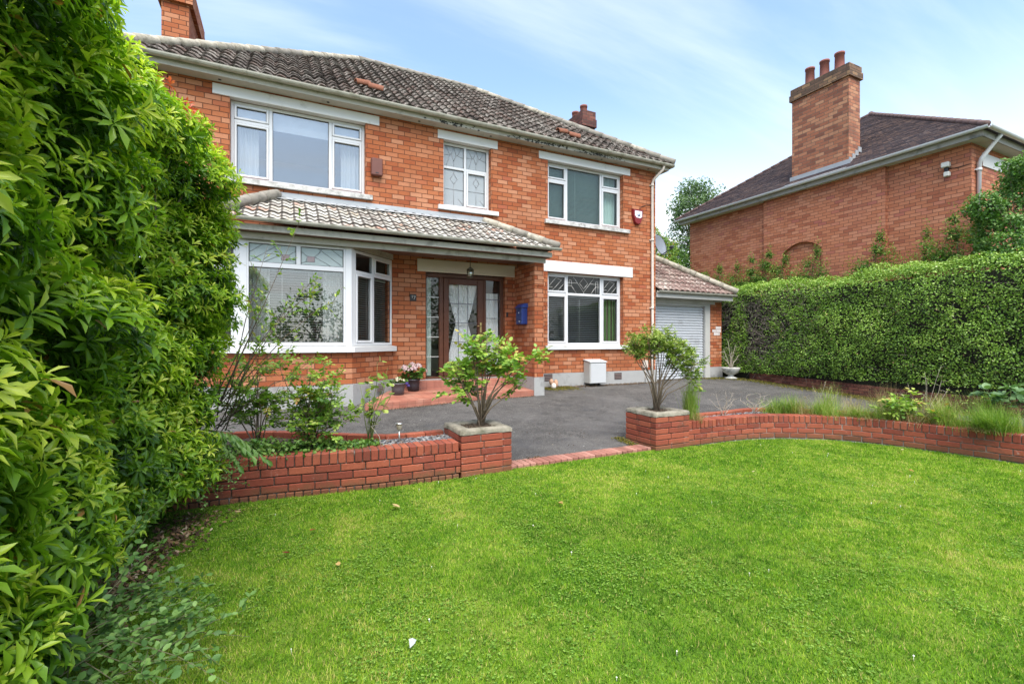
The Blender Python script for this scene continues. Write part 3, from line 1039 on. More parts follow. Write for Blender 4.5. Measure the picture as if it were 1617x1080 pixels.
gutter('gutter', [(HX0 - .27, 9.29, 6.07), (HX1 + .33, 9.29, 6.07), (HX1 + .33, HB, 6.07)], .062, M['gutter'], house, 1.75)
mb = MB()
random.seed(3)
for i in range(260):   # peeling black paint and moss along the fascia below the gutter
    x = random.gauss(random.choice((5.0, 5.6, 6.9, 7.0, 3.2)), .28)
    s = random.uniform(.008, .035)
    z = Z0 + random.uniform(-.004, .07)
    mb.add([(x - s, f0 - .003, z), (x + random.uniform(-s, s), f0 - .006, z - s * .7), (x + s, f0 - .003, z + random.uniform(-.01, .01)), (x, f0 - .004, z + s * .6)], [[0, 1, 2, 3]])
kind(mb.build('flaking_paint', M['soot'], house), 'stuff')

# downpipes
def downpipe(parent, pts, rad, mat, brackets=()):
    mb = MB()
    mb.tube(pts, rad, 10)
    for (x, y, z) in brackets:
        mb.tube([(x, y, z - .03), (x, y, z + .03)], rad * 1.25, 10)
        mb.box(x - rad * 1.9, x + rad * 1.9, y + rad * .5, y + rad * 1.5, z - .012, z + .012)
    return mb.build('downpipe', mat, parent)


dx = 8.79
downpipe(house, [(dx + .17, 9.31, 6.03), (dx + .165, 9.33, 5.93), (dx + .02, 9.52, 5.70), (dx, FY - .045, 5.60), (dx, FY - .045, .36), (dx + .02, FY - .10, .31)], .036, M['pipe'],
         [(dx, FY - .045, z) for z in (5.55, 4.1, 2.3, 1.0)])
downpipe(house, [(-2.02, 9.31, 6.02), (-2.02, 9.52, 5.75), (-2.02, FY - .045, 5.62), (-2.02, FY - .045, .4)], .036, M['pipe'], [(-2.02, FY - .045, 4.0)])

# air bricks in the plinth
for (x, y, z, w) in ((5.50, FY - .024, .56, .22), (7.56, FY - .024, .53, .22)):
    mb = MB()
    for i in range(4):
        mb.box(x, x + w, y - .012, y, z - .07 + i * .038, z - .07 + i * .038 + .022)
    mb.box(x - .004, x + w + .004, y, y + .01, z - .085, z + .085, 1)
    mb.build('air_brick', [M['vent'], M['black_metal']], house)
mb = MB()
for i in range(5):
    mb.box(0, .17, -.012, 0, -.075 + i * .03, -.075 + i * .03 + .018)
va = math.radians(45)
mb.v = [(1.60 + x * math.cos(va) - y * math.sin(va), 9.12 + x * math.sin(va) + y * math.cos(va) - .018, .54 + z) for x, y, z in mb.v]
mb.build('air_brick', M['vent'], house)

# chimneys
def chimney(parent, x0, x1, y0, y1, z0, z1, crown, mat, capm, pots, prj=.05, potr=.12, poth=.34, steps=2):
    mb = MB()
    mb.box(x0, x1, y0, y1, z0, z1 - crown)
    ch = mb.build('chimney', mat, parent)
    mb = MB()
    for i in range(steps):
        e = prj * (1 if i == 0 else .55)
        a = z1 - crown + crown * i / steps
        mb.box(x0 - e, x1 + e, y0 - e, y1 + e, a, a + crown / steps - .003 * (i + 1))
    mb.build('chimney_crown', capm, ch)
    for (px, py, hh) in pots:
        mb = MB()
        r = potr
        mb.lathe((px, py, z1 - .02), [(r * 1.12, 0), (r * 1.08, .05), (r, .07), (r * .93, hh - .06), (r * 1.04, hh - .055), (r * 1.04, hh), (r * .8, hh), (r * .78, hh - .2)], 18)
        mb.build('chimney_pot', M['pot_ch'], ch)
    return ch


chimney(house, -2.15, -1.70, 11.2, 12.9, 5.5, 8.60, .52, M['brick'], M['brick'], [(-1.92, 11.6, .4), (-1.92, 12.4, .4)], .07)
chimney(house, 8.40, 8.84, 12.2, 13.6, 5.5, 8.66, .50, M['brick_ch2'], M['brick_ch2'], [(8.62, 12.48, .3), (8.62, 12.95, .3)], .05, .115)

# steps and tiled porch floor
def quarry(name, col):
    m, t, out = newmat(name)
    uv = t.n('ShaderNodeUVMap').outputs[0]
    s = t.n('ShaderNodeSeparateXYZ', {0: uv})
    a, b = t.math('DIVIDE', s.outputs[0], .155), t.math('DIVIDE', s.outputs[1], .155)
    fa, fb = t.math('FRACT', a), t.math('FRACT', b)
    dd = t.math('MINIMUM', t.math('MINIMUM', fa, t.math('SUBTRACT', 1, fa)), t.math('MINIMUM', fb, t.math('SUBTRACT', 1, fb)))
    mk = t.step(dd, .012, .03)
    cell = t.n('ShaderNodeCombineXYZ', {0: t.math('FLOOR', a), 1: t.math('FLOOR', b)}).outputs[0]
    w = t.n('ShaderNodeTexWhiteNoise', {'Vector': cell}, noise_dimensions='2D').outputs[0]
    c = t.ramp(w, [(0, (col[0] * .8, col[1] * .75, col[2] * .75)), (1, (col[0] * 1.15, col[1] * 1.2, col[2] * 1.2))])
    c = t.mix(t.math('MULTIPLY', t.step(t.noise(pos(t), 3, 6), .45, .7), .4), c, (.5, .3, .22, 1))
    c = t.mix(mk, (col[0] * .55, col[1] * .6, col[2] * .6, 1), c)
    bp = t.n('ShaderNodeBump', {'Strength': .4, 'Distance': .004, 'Height': mk})
    b_ = t.n('ShaderNodeBsdfPrincipled', {'Base Color': c, 'Roughness': .5, 'Normal': bp.outputs[0]})
    t.t.links.new(b_.outputs[0], out.inputs[0])
    return m


M['quarry'] = quarry('quarry_tile', (.36, .135, .09))
PF = [(1.22, 8.17), (1.72, 8.19), (3.1, 8.50), (4.715, 8.64), (4.73, 9.46), (2.02, 9.46), (1.85, 9.40)]
mb = MB()
n = len(PF)
zt = lambda x, y: .355 + .075 * min(1, max(0, (y - 8.2) / 1.2))
mb.add([(x, y, .05) for x, y in PF] + [(x, y, zt(x, y)) for x, y in PF], [list(range(n))[::-1], list(range(n, 2 * n))] + [[i, (i + 1) % n, n + (i + 1) % n, n + i] for i in range(n)])
mb.build('porch_floor', M['quarry'], house)
mb = MB()
mb.obox((3.37, 9.56, .505), (1.36, 0, 0), (0, .13, 0), (0, 0, .095), bev=.012)
mb.build('door_step', M['quarry'], house)

# ---- front door with two side lights, georgian bars
DYP = FY + .09
mb = MB()
dz0, dz1 = .60, 2.87
dxs = [2.66, 2.705, 2.98, 3.045, 3.97, 4.06, 4.38, 4.50]


def dbar(mb, a, b, c, d, y0=DYP, y1=DYP + .08, bev=.008):
    mb.obox(((a + b) / 2, (y0 + y1) / 2, (c + d) / 2), ((b - a) / 2, 0, 0), (0, (y1 - y0) / 2, 0), (0, 0, (d - c) / 2), bev=bev)


dbar(mb, 2.66, 2.71, dz0, dz1); dbar(mb, 4.42, 4.50, dz0, dz1); dbar(mb, 2.71, 4.42, 2.78, dz1, DYP + .001)
dbar(mb, 2.71, 4.42, dz0, .66, DYP - .02, DYP + .1)
dbar(mb, 2.985, 3.075, .66, 2.78, DYP + .002); dbar(mb, 4.0, 4.07, .66, 2.78, DYP + .002)
doorf = mb.build('door_frame', M['rosewood'], house)
# the door leaf
mb = MB()
lx0, lx1 = 3.08, 3.995
y0 = DYP - .012
dbar(mb, lx0, lx0 + .12, .67, 2.775, y0); dbar(mb, lx1 - .13, lx1, .67, 2.775, y0)
dbar(mb, lx0 + .12, lx1 - .13, 2.65, 2.775, y0 + .001); dbar(mb, lx0 + .12, lx1 - .13, .67, .83, y0 + .001)
dbar(mb, lx0 + .12, lx1 - .13, .83, .98, y0 + .02)
door = mb.build('door', M['rosewood'], house)


def glazed(parent, a, b, c, d, nx, nz, y, barm, rad=.007, zs=None):
    mb = MB()
    dbar(mb, a - .006, b + .006, c - .006, d + .006, y, y + .006, 0)
    mb.build('pane', M['glass_door'], parent)
    mb = MB()
    for i in range(1, nx):
        x = a + (b - a) * i / nx
        mb.bar((x, y - .005, c), (x, y - .005, d), rad * 2, .008, up=(0, 1, 0))
    for j in range(1, nz):
        z = c + (d - c) * j / nz
        mb.bar((a, y - .006, z), (b, y - .006, z), .008, rad * 2)
        if nx == 1:
            mb.build('glazing_bar', M[barm], parent)
            mb = MB()
    if nx > 1:
        mb.build('glazing_bar', M[barm], parent)


glazed(door, lx0 + .12, lx1 - .13, .985, 2.65, 3, 4, DYP + .03, 'came')
glazed(doorf, 2.71, 2.985, .665, 2.775, 1, 5, DYP + .04, 'came_pale')
glazed(doorf, 4.07, 4.42, .665, 2.775, 1, 5, DYP + .04, 'came')
mb = MB()
hx, hz = lx1 - .065, 1.72
mb.box(hx - .02, hx + .02, y0 - .012, y0, hz - .11, hz + .11)
mb.tube([(hx, y0 - .01, hz + .03), (hx, y0 - .055, hz + .03), (hx - .11, y0 - .06, hz + .03)], .009, 6)
mb.build('handle', simple('gold_handle', (.45, .33, .14), .3, .1, 9, metal=.9), door)
mb = MB()
mb.obox((3.4, y0 + .012, .90), (.13, 0, 0), (0, .008, 0), (0, 0, .025), bev=.006)
mb.build('letter_slot', simple('letter_slot_metal', (.55, .55, .52), .3, .1, 9, metal=.7), door)

# ------------------------------------------------------------------ blinds and curtains
YB = YW + .10
blind('dark grey venetian blind in the left light of the lower right window', (5.64, YW), (6.21, YW), 1.36, 2.55, (0, -1), .12, 'blind_dark', .046, .50, (.9,))
blind('dark grey venetian blind with a pale cord in the lower right window, middle light', (6.25, YW), (7.23, YW), 1.36, 2.55, (0, -1), .12, 'blind_dark', .046, .50, (.42,))
curtain('green and brown striped curtain behind the right light of the lower right window', ((7.26, YW + .13), (7.82, YW + .13)), None, 1.34, 2.56, 'stripe', None, 6, .03)
blind('grey green venetian blind behind the whole upper right window', (5.65, YW), (7.42, YW), 4.35, 5.66, (0, -1), .13, 'blind_grey', .030, .95, (.5,))
curtain('grey curtain behind the right light of the upper right window', ((7.36, YW + .2), (7.82, YW + .2)), None, 4.33, 5.68, 'net', None, 5, .03)
o = MB()
o.box(-.82, 1.42, YW + .14, YW + .145, 5.36, 5.70)
tag(o.build('roller_blind', M['blind_white']), 'white roller blind pulled a short way down the upper left window', 'blind')
curtain('white net curtain at the left edge of the upper left window', ((-.80, YW + .2), (-.42, YW + .2)), None, 4.34, 5.66, 'net', None, 4, .03)
curtain('white net curtain at the right edge of the upper left window', ((1.02, YW + .2), (1.40, YW + .2)), None, 4.34, 5.66, 'net', None, 4, .03)
curtain('white net hung right across the leaded middle window upstairs', ((3.08, YW + .25), (4.12, YW + .25)), None, 4.34, 5.68, 'net', None, 9, .03)
by = F[1][1]
blind('pale venetian blind lowered in the wide front pane of the bay window', (F[1][0] + .15, by), (F[2][0] - .15, by), 1.39, 2.66, (0, -1), .14, 'blind_pale', .044, .24, (.33, .62))
curtain('white net curtain at the left end of the front bay window pane', ((-.56, by + .26), (-.22, by + .26)), None, 1.38, 3.0, 'net', None, 6, .025)
curtain('white net curtain at the right end of the front bay window pane', ((.62, by + .26), (.98, by + .26)), None, 1.38, 3.0, 'net', None, 6, .025)
p, q = Vector(F[2]), Vector(F[3])
u = (q - p).normalized()
a1, b1 = p + u * .12, p + u * .62
blind('dark open venetian blind in the left light of the bay side window', a1, b1, 1.39, 2.63, (u.y, -u.x), .13, 'blind_grey', .042, .6, (.9,))
a1, b1 = p + u * .68, p + u * 1.2
blind('dark open venetian blind in the right light of the bay side window', a1, b1, 1.39, 2.63, (u.y, -u.x), .13, 'blind_grey', .042, .6, (.1,))
curtain('long white curtain gathered to a narrow waist behind the front door glass', ((3.18, DYP + .11), (3.89, DYP + .11)), None, .86, 2.66, 'net', (1.82, .36, .5), 10, .012, None, 18)
curtain('pale green curtain drawn to the left behind the left door side light', ((2.70, DYP + .13), (2.84, DYP + .13)), None, .68, 2.76, 'net_green', None, 3, .012)
curtain('white curtain filling the right door side light', ((4.08, DYP + .13), (4.42, DYP + .13)), None, .68, 2.5, 'net', None, 5, .015)
# ------------------------------------------------------------------ ground, drive, lawn
def zg(y):
    return .066 * min(max(y - 4.6, 0), 5.0)


def sheet(name, pts, mat, dz, split=(4.6, 9.6)):
    """flat polygon laid on the ground profile, cut where the slope changes"""
    mb = MB()
    polys = [pts]
    for s in split:
        nxt = []
        for pg in polys:
            for side in (1, -1):
                out = []
                for i, p in enumerate(pg):
                    q = pg[(i + 1) % len(pg)]
                    a, b = (p[1] - s) * side, (q[1] - s) * side
                    if a >= 0:
                        out.append(p)
                    if (a > 0 and b < 0) or (a < 0 and b > 0):
                        t = a / (a - b)
                        out.append((p[0] + (q[0] - p[0]) * t, s))
                if len(out) > 2:
                    nxt.append(out)
        polys = nxt
    for pg in polys:
        mb.poly([(x, y, zg(y) + dz) for x, y in pg])
    return mb.build(name, mat)


m, t, out = newmat('soil')
p = pos(t)
c = t.mix(t.noise(p, 9, 7, .7), (.035, .022, .014, 1), (.11, .075, .045, 1))
bp = t.n('ShaderNodeBump', {'Strength': .8, 'Distance': .03, 'Height': t.noise(p, 30, 6, .7)})
t.t.links.new(t.n('ShaderNodeBsdfPrincipled', {'Base Color': c, 'Roughness': .95, 'Normal': bp.outputs[0]}).outputs[0], out.inputs[0])
M['soil'] = m

m, t, out = newmat('rough_ground')
p = pos(t)
c = t.mix(t.step(t.noise(p, .4, 5), .35, .65), (.05, .085, .018, 1), (.09, .085, .05, 1))
t.t.links.new(t.n('ShaderNodeBsdfPrincipled', {'Base Color': c, 'Roughness': .95}).outputs[0], out.inputs[0])
kind(sheet('ground', [(-300, -300), (300, -300), (300, 400), (-300, 400)], m, -.03), 'structure')

m, t, out = newmat('asphalt')
p = pos(t)
n1 = t.noise(p, 75, 5, .85)
c = t.ramp(n1, [(.34, (.020, .019, .018)), (.52, (.062, .058, .054)), (.64, (.20, .188, .175))])
c = t.mix(.55, c, t.ramp(t.noise(p, 38, 5, .75), [(.3, (.35, .35, .36)), (.7, (1.5, 1.48, 1.45))]), 'MULTIPLY')
c = t.mix(.75, c, t.ramp(t.noise(p, 5.5, 8, .78), [(.32, (.45, .44, .43)), (.5, (.95, .95, .95)), (.68, (1.7, 1.65, 1.6))]), 'MULTIPLY')
c = t.mix(t.math('MULTIPLY', t.step(t.noise(p, .9, 6, .65), .42, .68), .55), c, (.12, .112, .105, 1))
ck = t.n('ShaderNodeTexVoronoi', {'Vector': t.n('ShaderNodeVectorMath', {0: p, 1: t.n('ShaderNodeTexNoise', {'Vector': p, 'Scale': 2.0, 'Detail': 4.0}).outputs[1]}, operation='ADD').outputs[0], 'Scale': .55}, feature='DISTANCE_TO_EDGE').outputs[0]
c = t.mix(t.math('MULTIPLY', t.step(ck, .006, .001), .35), c, (.02, .02, .02, 1))
c = t.mix(t.math('MULTIPLY', t.step(t.noise(p, 2.3, 7, .7), .54, .66), .5), c, (.045, .044, .047, 1))
sp = t.n('ShaderNodeTexVoronoi', {'Vector': p, 'Scale': 13.0})
sc = t.math('MULTIPLY', t.step(sp.outputs[0], .15, .08), t.math('GREATER_THAN', t.n('ShaderNodeSeparateColor', {0: sp.outputs[1]}).outputs[0], .93))
c = t.mix(sc, c, (.42, .40, .37, 1))
y = t.n('ShaderNodeSeparateXYZ', {0: p})
bp = t.n('ShaderNodeBump', {'Strength': .7, 'Distance': .006, 'Height': n1})
t.t.links.new(t.n('ShaderNodeBsdfPrincipled', {'Base Color': c, 'Roughness': .82, 'Specular IOR Level': .35, 'Normal': bp.outputs[0]}).outputs[0], out.inputs[0])
M['asphalt'] = m
kind(sheet('driveway', [(-3.0, 4.9), (2.2, 4.86), (4.4, 4.86), (5.9, 4.9), (7.0, 4.7), (8.0, 3.6), (8.25, 2.4), (8.4, -3), (12.26, -3), (12.26, 10.2), (8.9, 10.2), (8.9, 9.7), (-3.0, 9.7)], m, .004), 'structure')

LAWN = [(-1.75, -4), (7.6, -4), (7.78, .4), (7.72, 1.4), (7.6, 2.3), (7.47, 3.0), (7.32, 3.55), (7.02, 4.02), (6.46, 4.4), (5.9, 4.57), (4.87, 4.61), (4.3, 4.66), (2.2, 4.66), (1.64, 4.56), (.8, 4.58), (0, 4.66), (-.5, 4.69), (-1.75, 4.73)]
m, t, out = newmat('lawn_turf')
p = pos(t)
c = t.ramp(t.noise(p, 1.5, 6, .65), [(.3, (.05, .12, .012)), (.5, (.11, .19, .02)), (.68, (.19, .23, .04))])
c = t.mix(.6, c, t.ramp(t.noise(p, 90, 4, .8), [(.35, (.3, .3, .3)), (.65, (1.3, 1.3, 1.3))]), 'MULTIPLY')
c = t.mix(t.math('MULTIPLY', t.step(t.noise(p, 14, 6, .75), .5, .7), .6), c, (.05, .04, .018, 1))
t.t.links.new(t.n('ShaderNodeBsdfPrincipled', {'Base Color': c, 'Roughness': .9, 'Specular IOR Level': .1}).outputs[0], out.inputs[0])
kind(sheet('lawn', LAWN, m, .0), 'structure')


def inside(P, poly):
    x, y = P[:, 0], P[:, 1]
    r = np.zeros(len(P), bool)
    n = len(poly)
    for i in range(n):
        (x1, y1), (x2, y2) = poly[i], poly[(i + 1) % n]
        if y1 == y2:
            continue
        k = ((y1 > y) != (y2 > y)) & (x < (x2 - x1) * (y - y1) / (y2 - y1) + x1)
        r ^= k
    return r


def vnoise(P, s, seed=0):
    """smooth value noise in plan, 0..1"""
    rg = np.random.default_rng(seed)
    G = rg.random((64, 64))
    q = P[:, :2] / s + 1000
    i = np.floor(q).astype(int)
    f = q - i
    f = f * f * (3 - 2 * f)
    a = lambda dx, dy: G[(i[:, 0] + dx) % 64, (i[:, 1] + dy) % 64]
    return (a(0, 0) * (1 - f[:, 0]) + a(1, 0) * f[:, 0]) * (1 - f[:, 1]) + (a(0, 1) * (1 - f[:, 0]) + a(1, 1) * f[:, 0]) * f[:, 1]


FW = np.array([math.sin(math.radians(25.94)), math.cos(math.radians(25.94))])
RT = np.array([FW[1], -FW[0]])
M['grass'] = leafmat('grass_blade', [(0, (.030, .092, .007)), (.3, (.09, .215, .011)), (.6, (.19, .335, .02)), (.85, (.33, .44, .045)), (1, (.50, .43, .15))], .6, .35, .08)
N0 = 900000
P = np.stack([RG.uniform(-1.75, 7.8, N0), RG.uniform(.3, 4.75, N0), np.zeros(N0)], 1)
dep = P[:, :2] @ FW
lat = P[:, :2] @ RT
ok = inside(P, LAWN) & (dep > 1.5) & (np.abs(lat) < dep * 1.18) & (RG.random(N0) < np.clip(3.1 / dep, .35, 1) ** 1.2)
bare = vnoise(P, .5, 3) * .6 + vnoise(P, .17, 4) * .4
edge = np.clip((P[:, 0] + 1.05 - .12 * (P[:, 1] - 2.6)) / .35, 0, 1)       # worn strip beside the shrubs
ok &= RG.random(N0) < np.clip(edge * 1.1 - .05, 0.08, 1)
ok &= (bare < .74) | (RG.random(N0) < .8)
P = P[ok]
n = len(P)
a = RG.uniform(0, 2 * PI, n)
tl_ = RG.uniform(.4, 2.2, n)
D = np.stack([np.cos(a) * tl_, np.sin(a) * tl_, np.full(n, .75)], 1)
Nn = np.stack([-np.cos(a), -np.sin(a), tl_], 1)
pat = vnoise(P, .42, 5) * .5 + vnoise(P, 1.3, 6) * .5
fine = vnoise(P, .06, 9)  # fine mottling: shadow between tufts put into the blade colour
rv = np.clip(-.10 + .72 * pat + .42 * fine + RG.normal(0, .2, n), 0, .96)
yel = vnoise(P, .36, 61) * .6 + vnoise(P, .12, 62) * .4
rv = np.clip(rv + np.clip((yel - .64) / .2, 0, 1) * .2, 0, .98)
rv[RG.random(n) < .04] = 1.0
big = vnoise(P, .3, 8)
g = cloud('grass_blades', BLADE, P, D, Nn, RG.uniform(.011, .022, n) * (.6 + .4 * big + .6 * vnoise(P, .045, 77)), RG.uniform(.002, .0038, n) * np.clip(dep[ok] / 3, 1, 1.8), rv, M['grass'])
kind(g, 'stuff')
# clover patches and their white heads
M['clover'] = leafmat('clover_leaf', [(0, (.07, .16, .018)), (.6, (.15, .28, .034)), (1, (.30, .42, .08))], .5, .3, .2)
N1 = 90000
P = np.stack([RG.uniform(-1.2, 7.5, N1), RG.uniform(.8, 4.6, N1), RG.uniform(.006, .02, N1)], 1)
dep = P[:, :2] @ FW
lat = P[:, :2] @ RT
k = vnoise(P, .55, 21) * .45 + vnoise(P, .13, 22) * .40 + RG.random(N1) * .22
ok = inside(P, LAWN) & (dep > 1.5) & (np.abs(lat) < dep * 1.18) & (k > .62) & (RG.random(N1) < np.clip(3 / dep, .3, 1))
P = P[ok]
n = len(P)
PP, DD, NN, RR, LL = [], [], [], [], []
a = RG.uniform(0, 2 * PI, n)
sz = RG.uniform(.0045, .009, n)
for q in range(3):
    b = a + q * 2 * PI / 3
    PP.append(P); DD.append(np.stack([np.cos(b), np.sin(b), RG.uniform(-.1, .4, n)], 1)); NN.append(np.tile([[0, 0, 1.0]], (n, 1)) + RG.normal(0, .2, (n, 3)))
    RR.append(RG.random(n)); LL.append(sz)
kind(cloud('clover', OVAL, np.concatenate(PP), np.concatenate(DD), np.concatenate(NN), np.concatenate(LL), np.concatenate(LL) * 1.05, np.concatenate(RR), M['clover']), 'stuff')
mb = MB()
for i in range(40):
    x, y = random.uniform(-.7, 7.2), random.uniform(1.0, 4.5)
    if not inside(np.array([[x, y]]), LAWN)[0] or x < -.6:
        continue
    r = random.uniform(.0028, .0048)
    z = random.uniform(.014, .024)
    mb.tube([(x, y, 0), (x, y, z)], .001, 4)
    mb.lathe((x, y, z), [(.2 * r, 0), (r, .4 * r), (r, r), (.5 * r, 1.7 * r)], 7)
kind(mb.build('clover_flowers', simple('clover_head', (.70, .68, .60), .8, .1, 40)), 'stuff')

# ------------------------------------------------------------------ garden brickwork of single bricks
def rndmat(name, stops, rough=.8, bump=.5, dirt=None, damt=.4, dscale=5, white=None):
    m, t, out = newmat(name)
    c = t.ramp(attr(t), stops)
    p = pos(t)
    nz = t.noise(p, 40, 5, .7)
    c = t.mix(.4, c, t.ramp(nz, [(.25, (.5, .45, .45)), (.7, (1.05, 1.05, 1.05))]), 'MULTIPLY')
    if dirt:
        c = t.mix(t.math('MULTIPLY', t.step(t.noise(p, dscale, 7, .7), .5, .72), damt), c, dirt)
    if white:
        c = t.mix(t.math('MULTIPLY', t.step(t.noise(p, 11, 8, .78), .60, .72), .6), c, white)
    if dirt and name != 'pink_edging_brick':
        zz = t.n('ShaderNodeSeparateXYZ', {0: p}).outputs[2]
        sp_ = t.math('MULTIPLY', t.step(t.math('SUBTRACT', zz, t.math('MULTIPLY', t.noise(p, 7, 5, .7), .22)), .02, -.09), .5)
        c = t.mix(sp_, c, (.075, .07, .03, 1))
    bp = t.n('ShaderNodeBump', {'Strength': bump, 'Distance': .004, 'Height': nz})
    t.t.links.new(t.n('ShaderNodeBsdfPrincipled', {'Base Color': c, 'Roughness': rough, 'Specular IOR Level': .3, 'Normal': bp.outputs[0]}).outputs[0], out.inputs[0])
    return m


M['gbrick'] = rndmat('garden_brick', [(0, (.20, .046, .028)), (.4, (.29, .070, .038)), (.8, (.34, .095, .050)), (1, (.25, .06, .038))], .82, .9, (.085, .05, .032, 1), .7, 4, (.6, .52, .48, 1))
M['dbrick'] = rndmat('boundary_brick', [(0, (.10, .035, .028)), (.5, (.17, .062, .042)), (1, (.22, .09, .06))], .85, .5, (.05, .045, .022, 1), .6, 3, (.4, .36, .32, 1))
M['pbrick'] = rndmat('pink_edging_brick', [(0, (.24, .10, .075)), (.5, (.33, .14, .105)), (1, (.40, .20, .155))], .85, .9, (.12, .08, .055, 1), .8, 5, (.55, .48, .42, 1))
M['mortar'] = simple('dark_mortar', (.065, .052, .042), .95, .3, 20, dirt=(.36, .33, .30, 1), dscale=9, damt=.4, bump=.4)
M['mortar_pale'] = simple('limed_mortar', (.30, .26, .23), .95, .3, 20, dirt=(.62, .57, .53, 1), dscale=7, damt=.6, bump=.4)
M['coping'] = simple('mossy_concrete', (.27, .24, .19), .95, .35, 7, dirt=(.085, .08, .05, 1), dscale=9, damt=.9, bump=.8)


def resample(path, step, start=0.0):
    """points every step along a plan polyline -> [(x, y, dx, dy)]"""
    P = [Vector(p) for p in path]
    seg = [(b - a).length for a, b in zip(P[:-1], P[1:])]
    L = sum(seg)
    out = []
    s = start
    while s <= L + 1e-6:
        r = s
        for i, l in enumerate(seg):
            if r <= l or i == len(seg) - 1:
                d = (P[i + 1] - P[i]).normalized()
                q = P[i] + d * r
                out.append((q.x, q.y, d.x, d.y))
                break
            r -= l
        s += step
    return out


def curve(path, n=8):
    """catmull-rom through plan points"""
    P = [Vector(p) for p in path]
    P = [2 * P[0] - P[1]] + P + [2 * P[-1] - P[-2]]
    out = []
    for i in range(1, len(P) - 2):
        for k in range(n):
            t = k / n
            a, b, c, d = P[i - 1], P[i], P[i + 1], P[i + 2]
            out.append(.5 * ((2 * b) + (c - a) * t + (2 * a - 5 * b + 4 * c - d) * t * t + (3 * b - a - 3 * c + d) * t ** 3))
    out.append(P[-2])
    return [(p.x, p.y) for p in out]


def brick_run(mb, path, z0, h, bl, th, gap=.009, proud=0.0, start=0.0, jit=.0025, zf=None, bev=.005):
    """one course of bricks along path (its outer face), th thick to the left of the path"""
    L = sum((Vector(q) - Vector(p)).length for p, q in zip(path[:-1], path[1:]))
    cuts = [0.0] if start < .03 else [0.0, start]
    while cuts[-1] + bl < L:
        cuts.append(cuts[-1] + bl)
    if L - cuts[-1] > .035:
        cuts.append(L)
    full = bl
    for s0, s1 in zip(cuts[:-1], cuts[1:]):
        x, y, dx, dy = resample(path, 1e6, (s0 + s1) / 2)[0]
        bl = s1 - s0
        q = (x, y)
        nx, ny = -dy, dx
        o = th / 2 - proud + random.uniform(-jit, jit)
        z = z0 + (zf(q[0], q[1]) if zf else 0)
        a = random.uniform(-.012, .012)
        ux, uy = dx * math.cos(a) - dy * math.sin(a), dy * math.cos(a) + dx * math.sin(a)
        mb.obox((q[0] + nx * o, q[1] + ny * o, z + h / 2), Vector((ux, uy, 0)) * (bl - gap) / 2, Vector((-uy, ux, 0)) * th / 2, Vector((0, 0, (h - gap) / 2)), 0, random.random(), bev)


def core(mb, path, z0, z1, inset, th, zf=None):
    pts = resample(path, .08)
    for a, b in zip(pts[:-1], pts[1:]):
        vv = []
        for (x, y, dx, dy) in (a, b):
            zz = zf(x, y) if zf else 0
            for o in (inset, th - inset):
                for z in (z0 + zz, z1 + zz):
                    vv.append((x - dy * o, y + dx * o, z))
        mb.add(vv, [[0, 4, 5, 1], [2, 3, 7, 6], [1, 5, 7, 3]], 0)
    for e, s in ((pts[0], 1), (pts[-1], -1)):
        x, y, dx, dy = e
        zz = zf(x, y) if zf else 0
        q = [(x - dy * o, y + dx * o, z + zz) for o, z in ((inset, z0), (th - inset, z0), (th - inset, z1), (inset, z1))]
        mb.poly(q[::-s])


def gwall(label, path, zt, courses, group=None, base=True, mat='gbrick', th=.215, cap=.108, nm='garden_wall', zf=None, capmat=None, mor='mortar'):
    root = thing(nm, label, 'wall', (path[0][0], path[0][1], 0), group)
    mb = MB()
    z = zt - cap
    for i in range(courses):
        z -= .0735
        brick_run(mb, path, z, .0735, .223, .103, start=(.11 if i % 2 else 0.0), zf=zf)
    if base:
        brick_run(mb, path, z - .0735, .0735, .0735 * 1.0, .215, proud=.012, start=0, zf=zf)
    mb.build('bricks', M[mat], root, rnd=True)
    mb = MB()
    brick_run(mb, path, zt - cap, cap, .0735, th, zf=zf, jit=.004, proud=.003)
    mb.build('coping', M[capmat or mat], root, rnd=True)
    mb = MB()
    core(mb, path, -.12, zt - .012, .016, th, zf)
    mb.build('mortar', M[mor], root)
    return root


LW = curve([(-1.75, 4.76), (-.5, 4.72), (0.0, 4.69), (.8, 4.60), (1.645, 4.585)])
gwall('long straight red brick bed wall in front of the rose bushes, left of the drive', LW, .374, 3)
RW = curve([(4.87, 4.612), (5.9, 4.575), (6.47, 4.43), (7.03, 4.04), (7.34, 3.55), (7.49, 3.0), (7.62, 2.3), (7.74, 1.4), (7.8, .3), (7.8, -.6)])
gwall('low curved red brick bed wall sweeping round the right of the lawn', RW, .335, 3, base=False, mor='mortar_pale')
# boundary wall under the hedge
BWP = [(12.25, -2.5), (12.25, 9.3)][::-1]
gwall('low dark brick boundary wall under the clipped hedge', BWP, .33, 4, base=False, mat='dbrick', cap=.075, nm='boundary_wall', zf=lambda x, y: .16 * min(1, max(0, (y - 5) / 3.6)))


def edging(label, path, w, z, mat, step=.078, th=.1, zf=None):
    mb = MB()
    brick_run(mb, path, z - th, th + .009, step, w, jit=.005, zf=zf)
    return tag(mb.build('brick_edging', M[mat], None, rnd=True), label, 'edging')


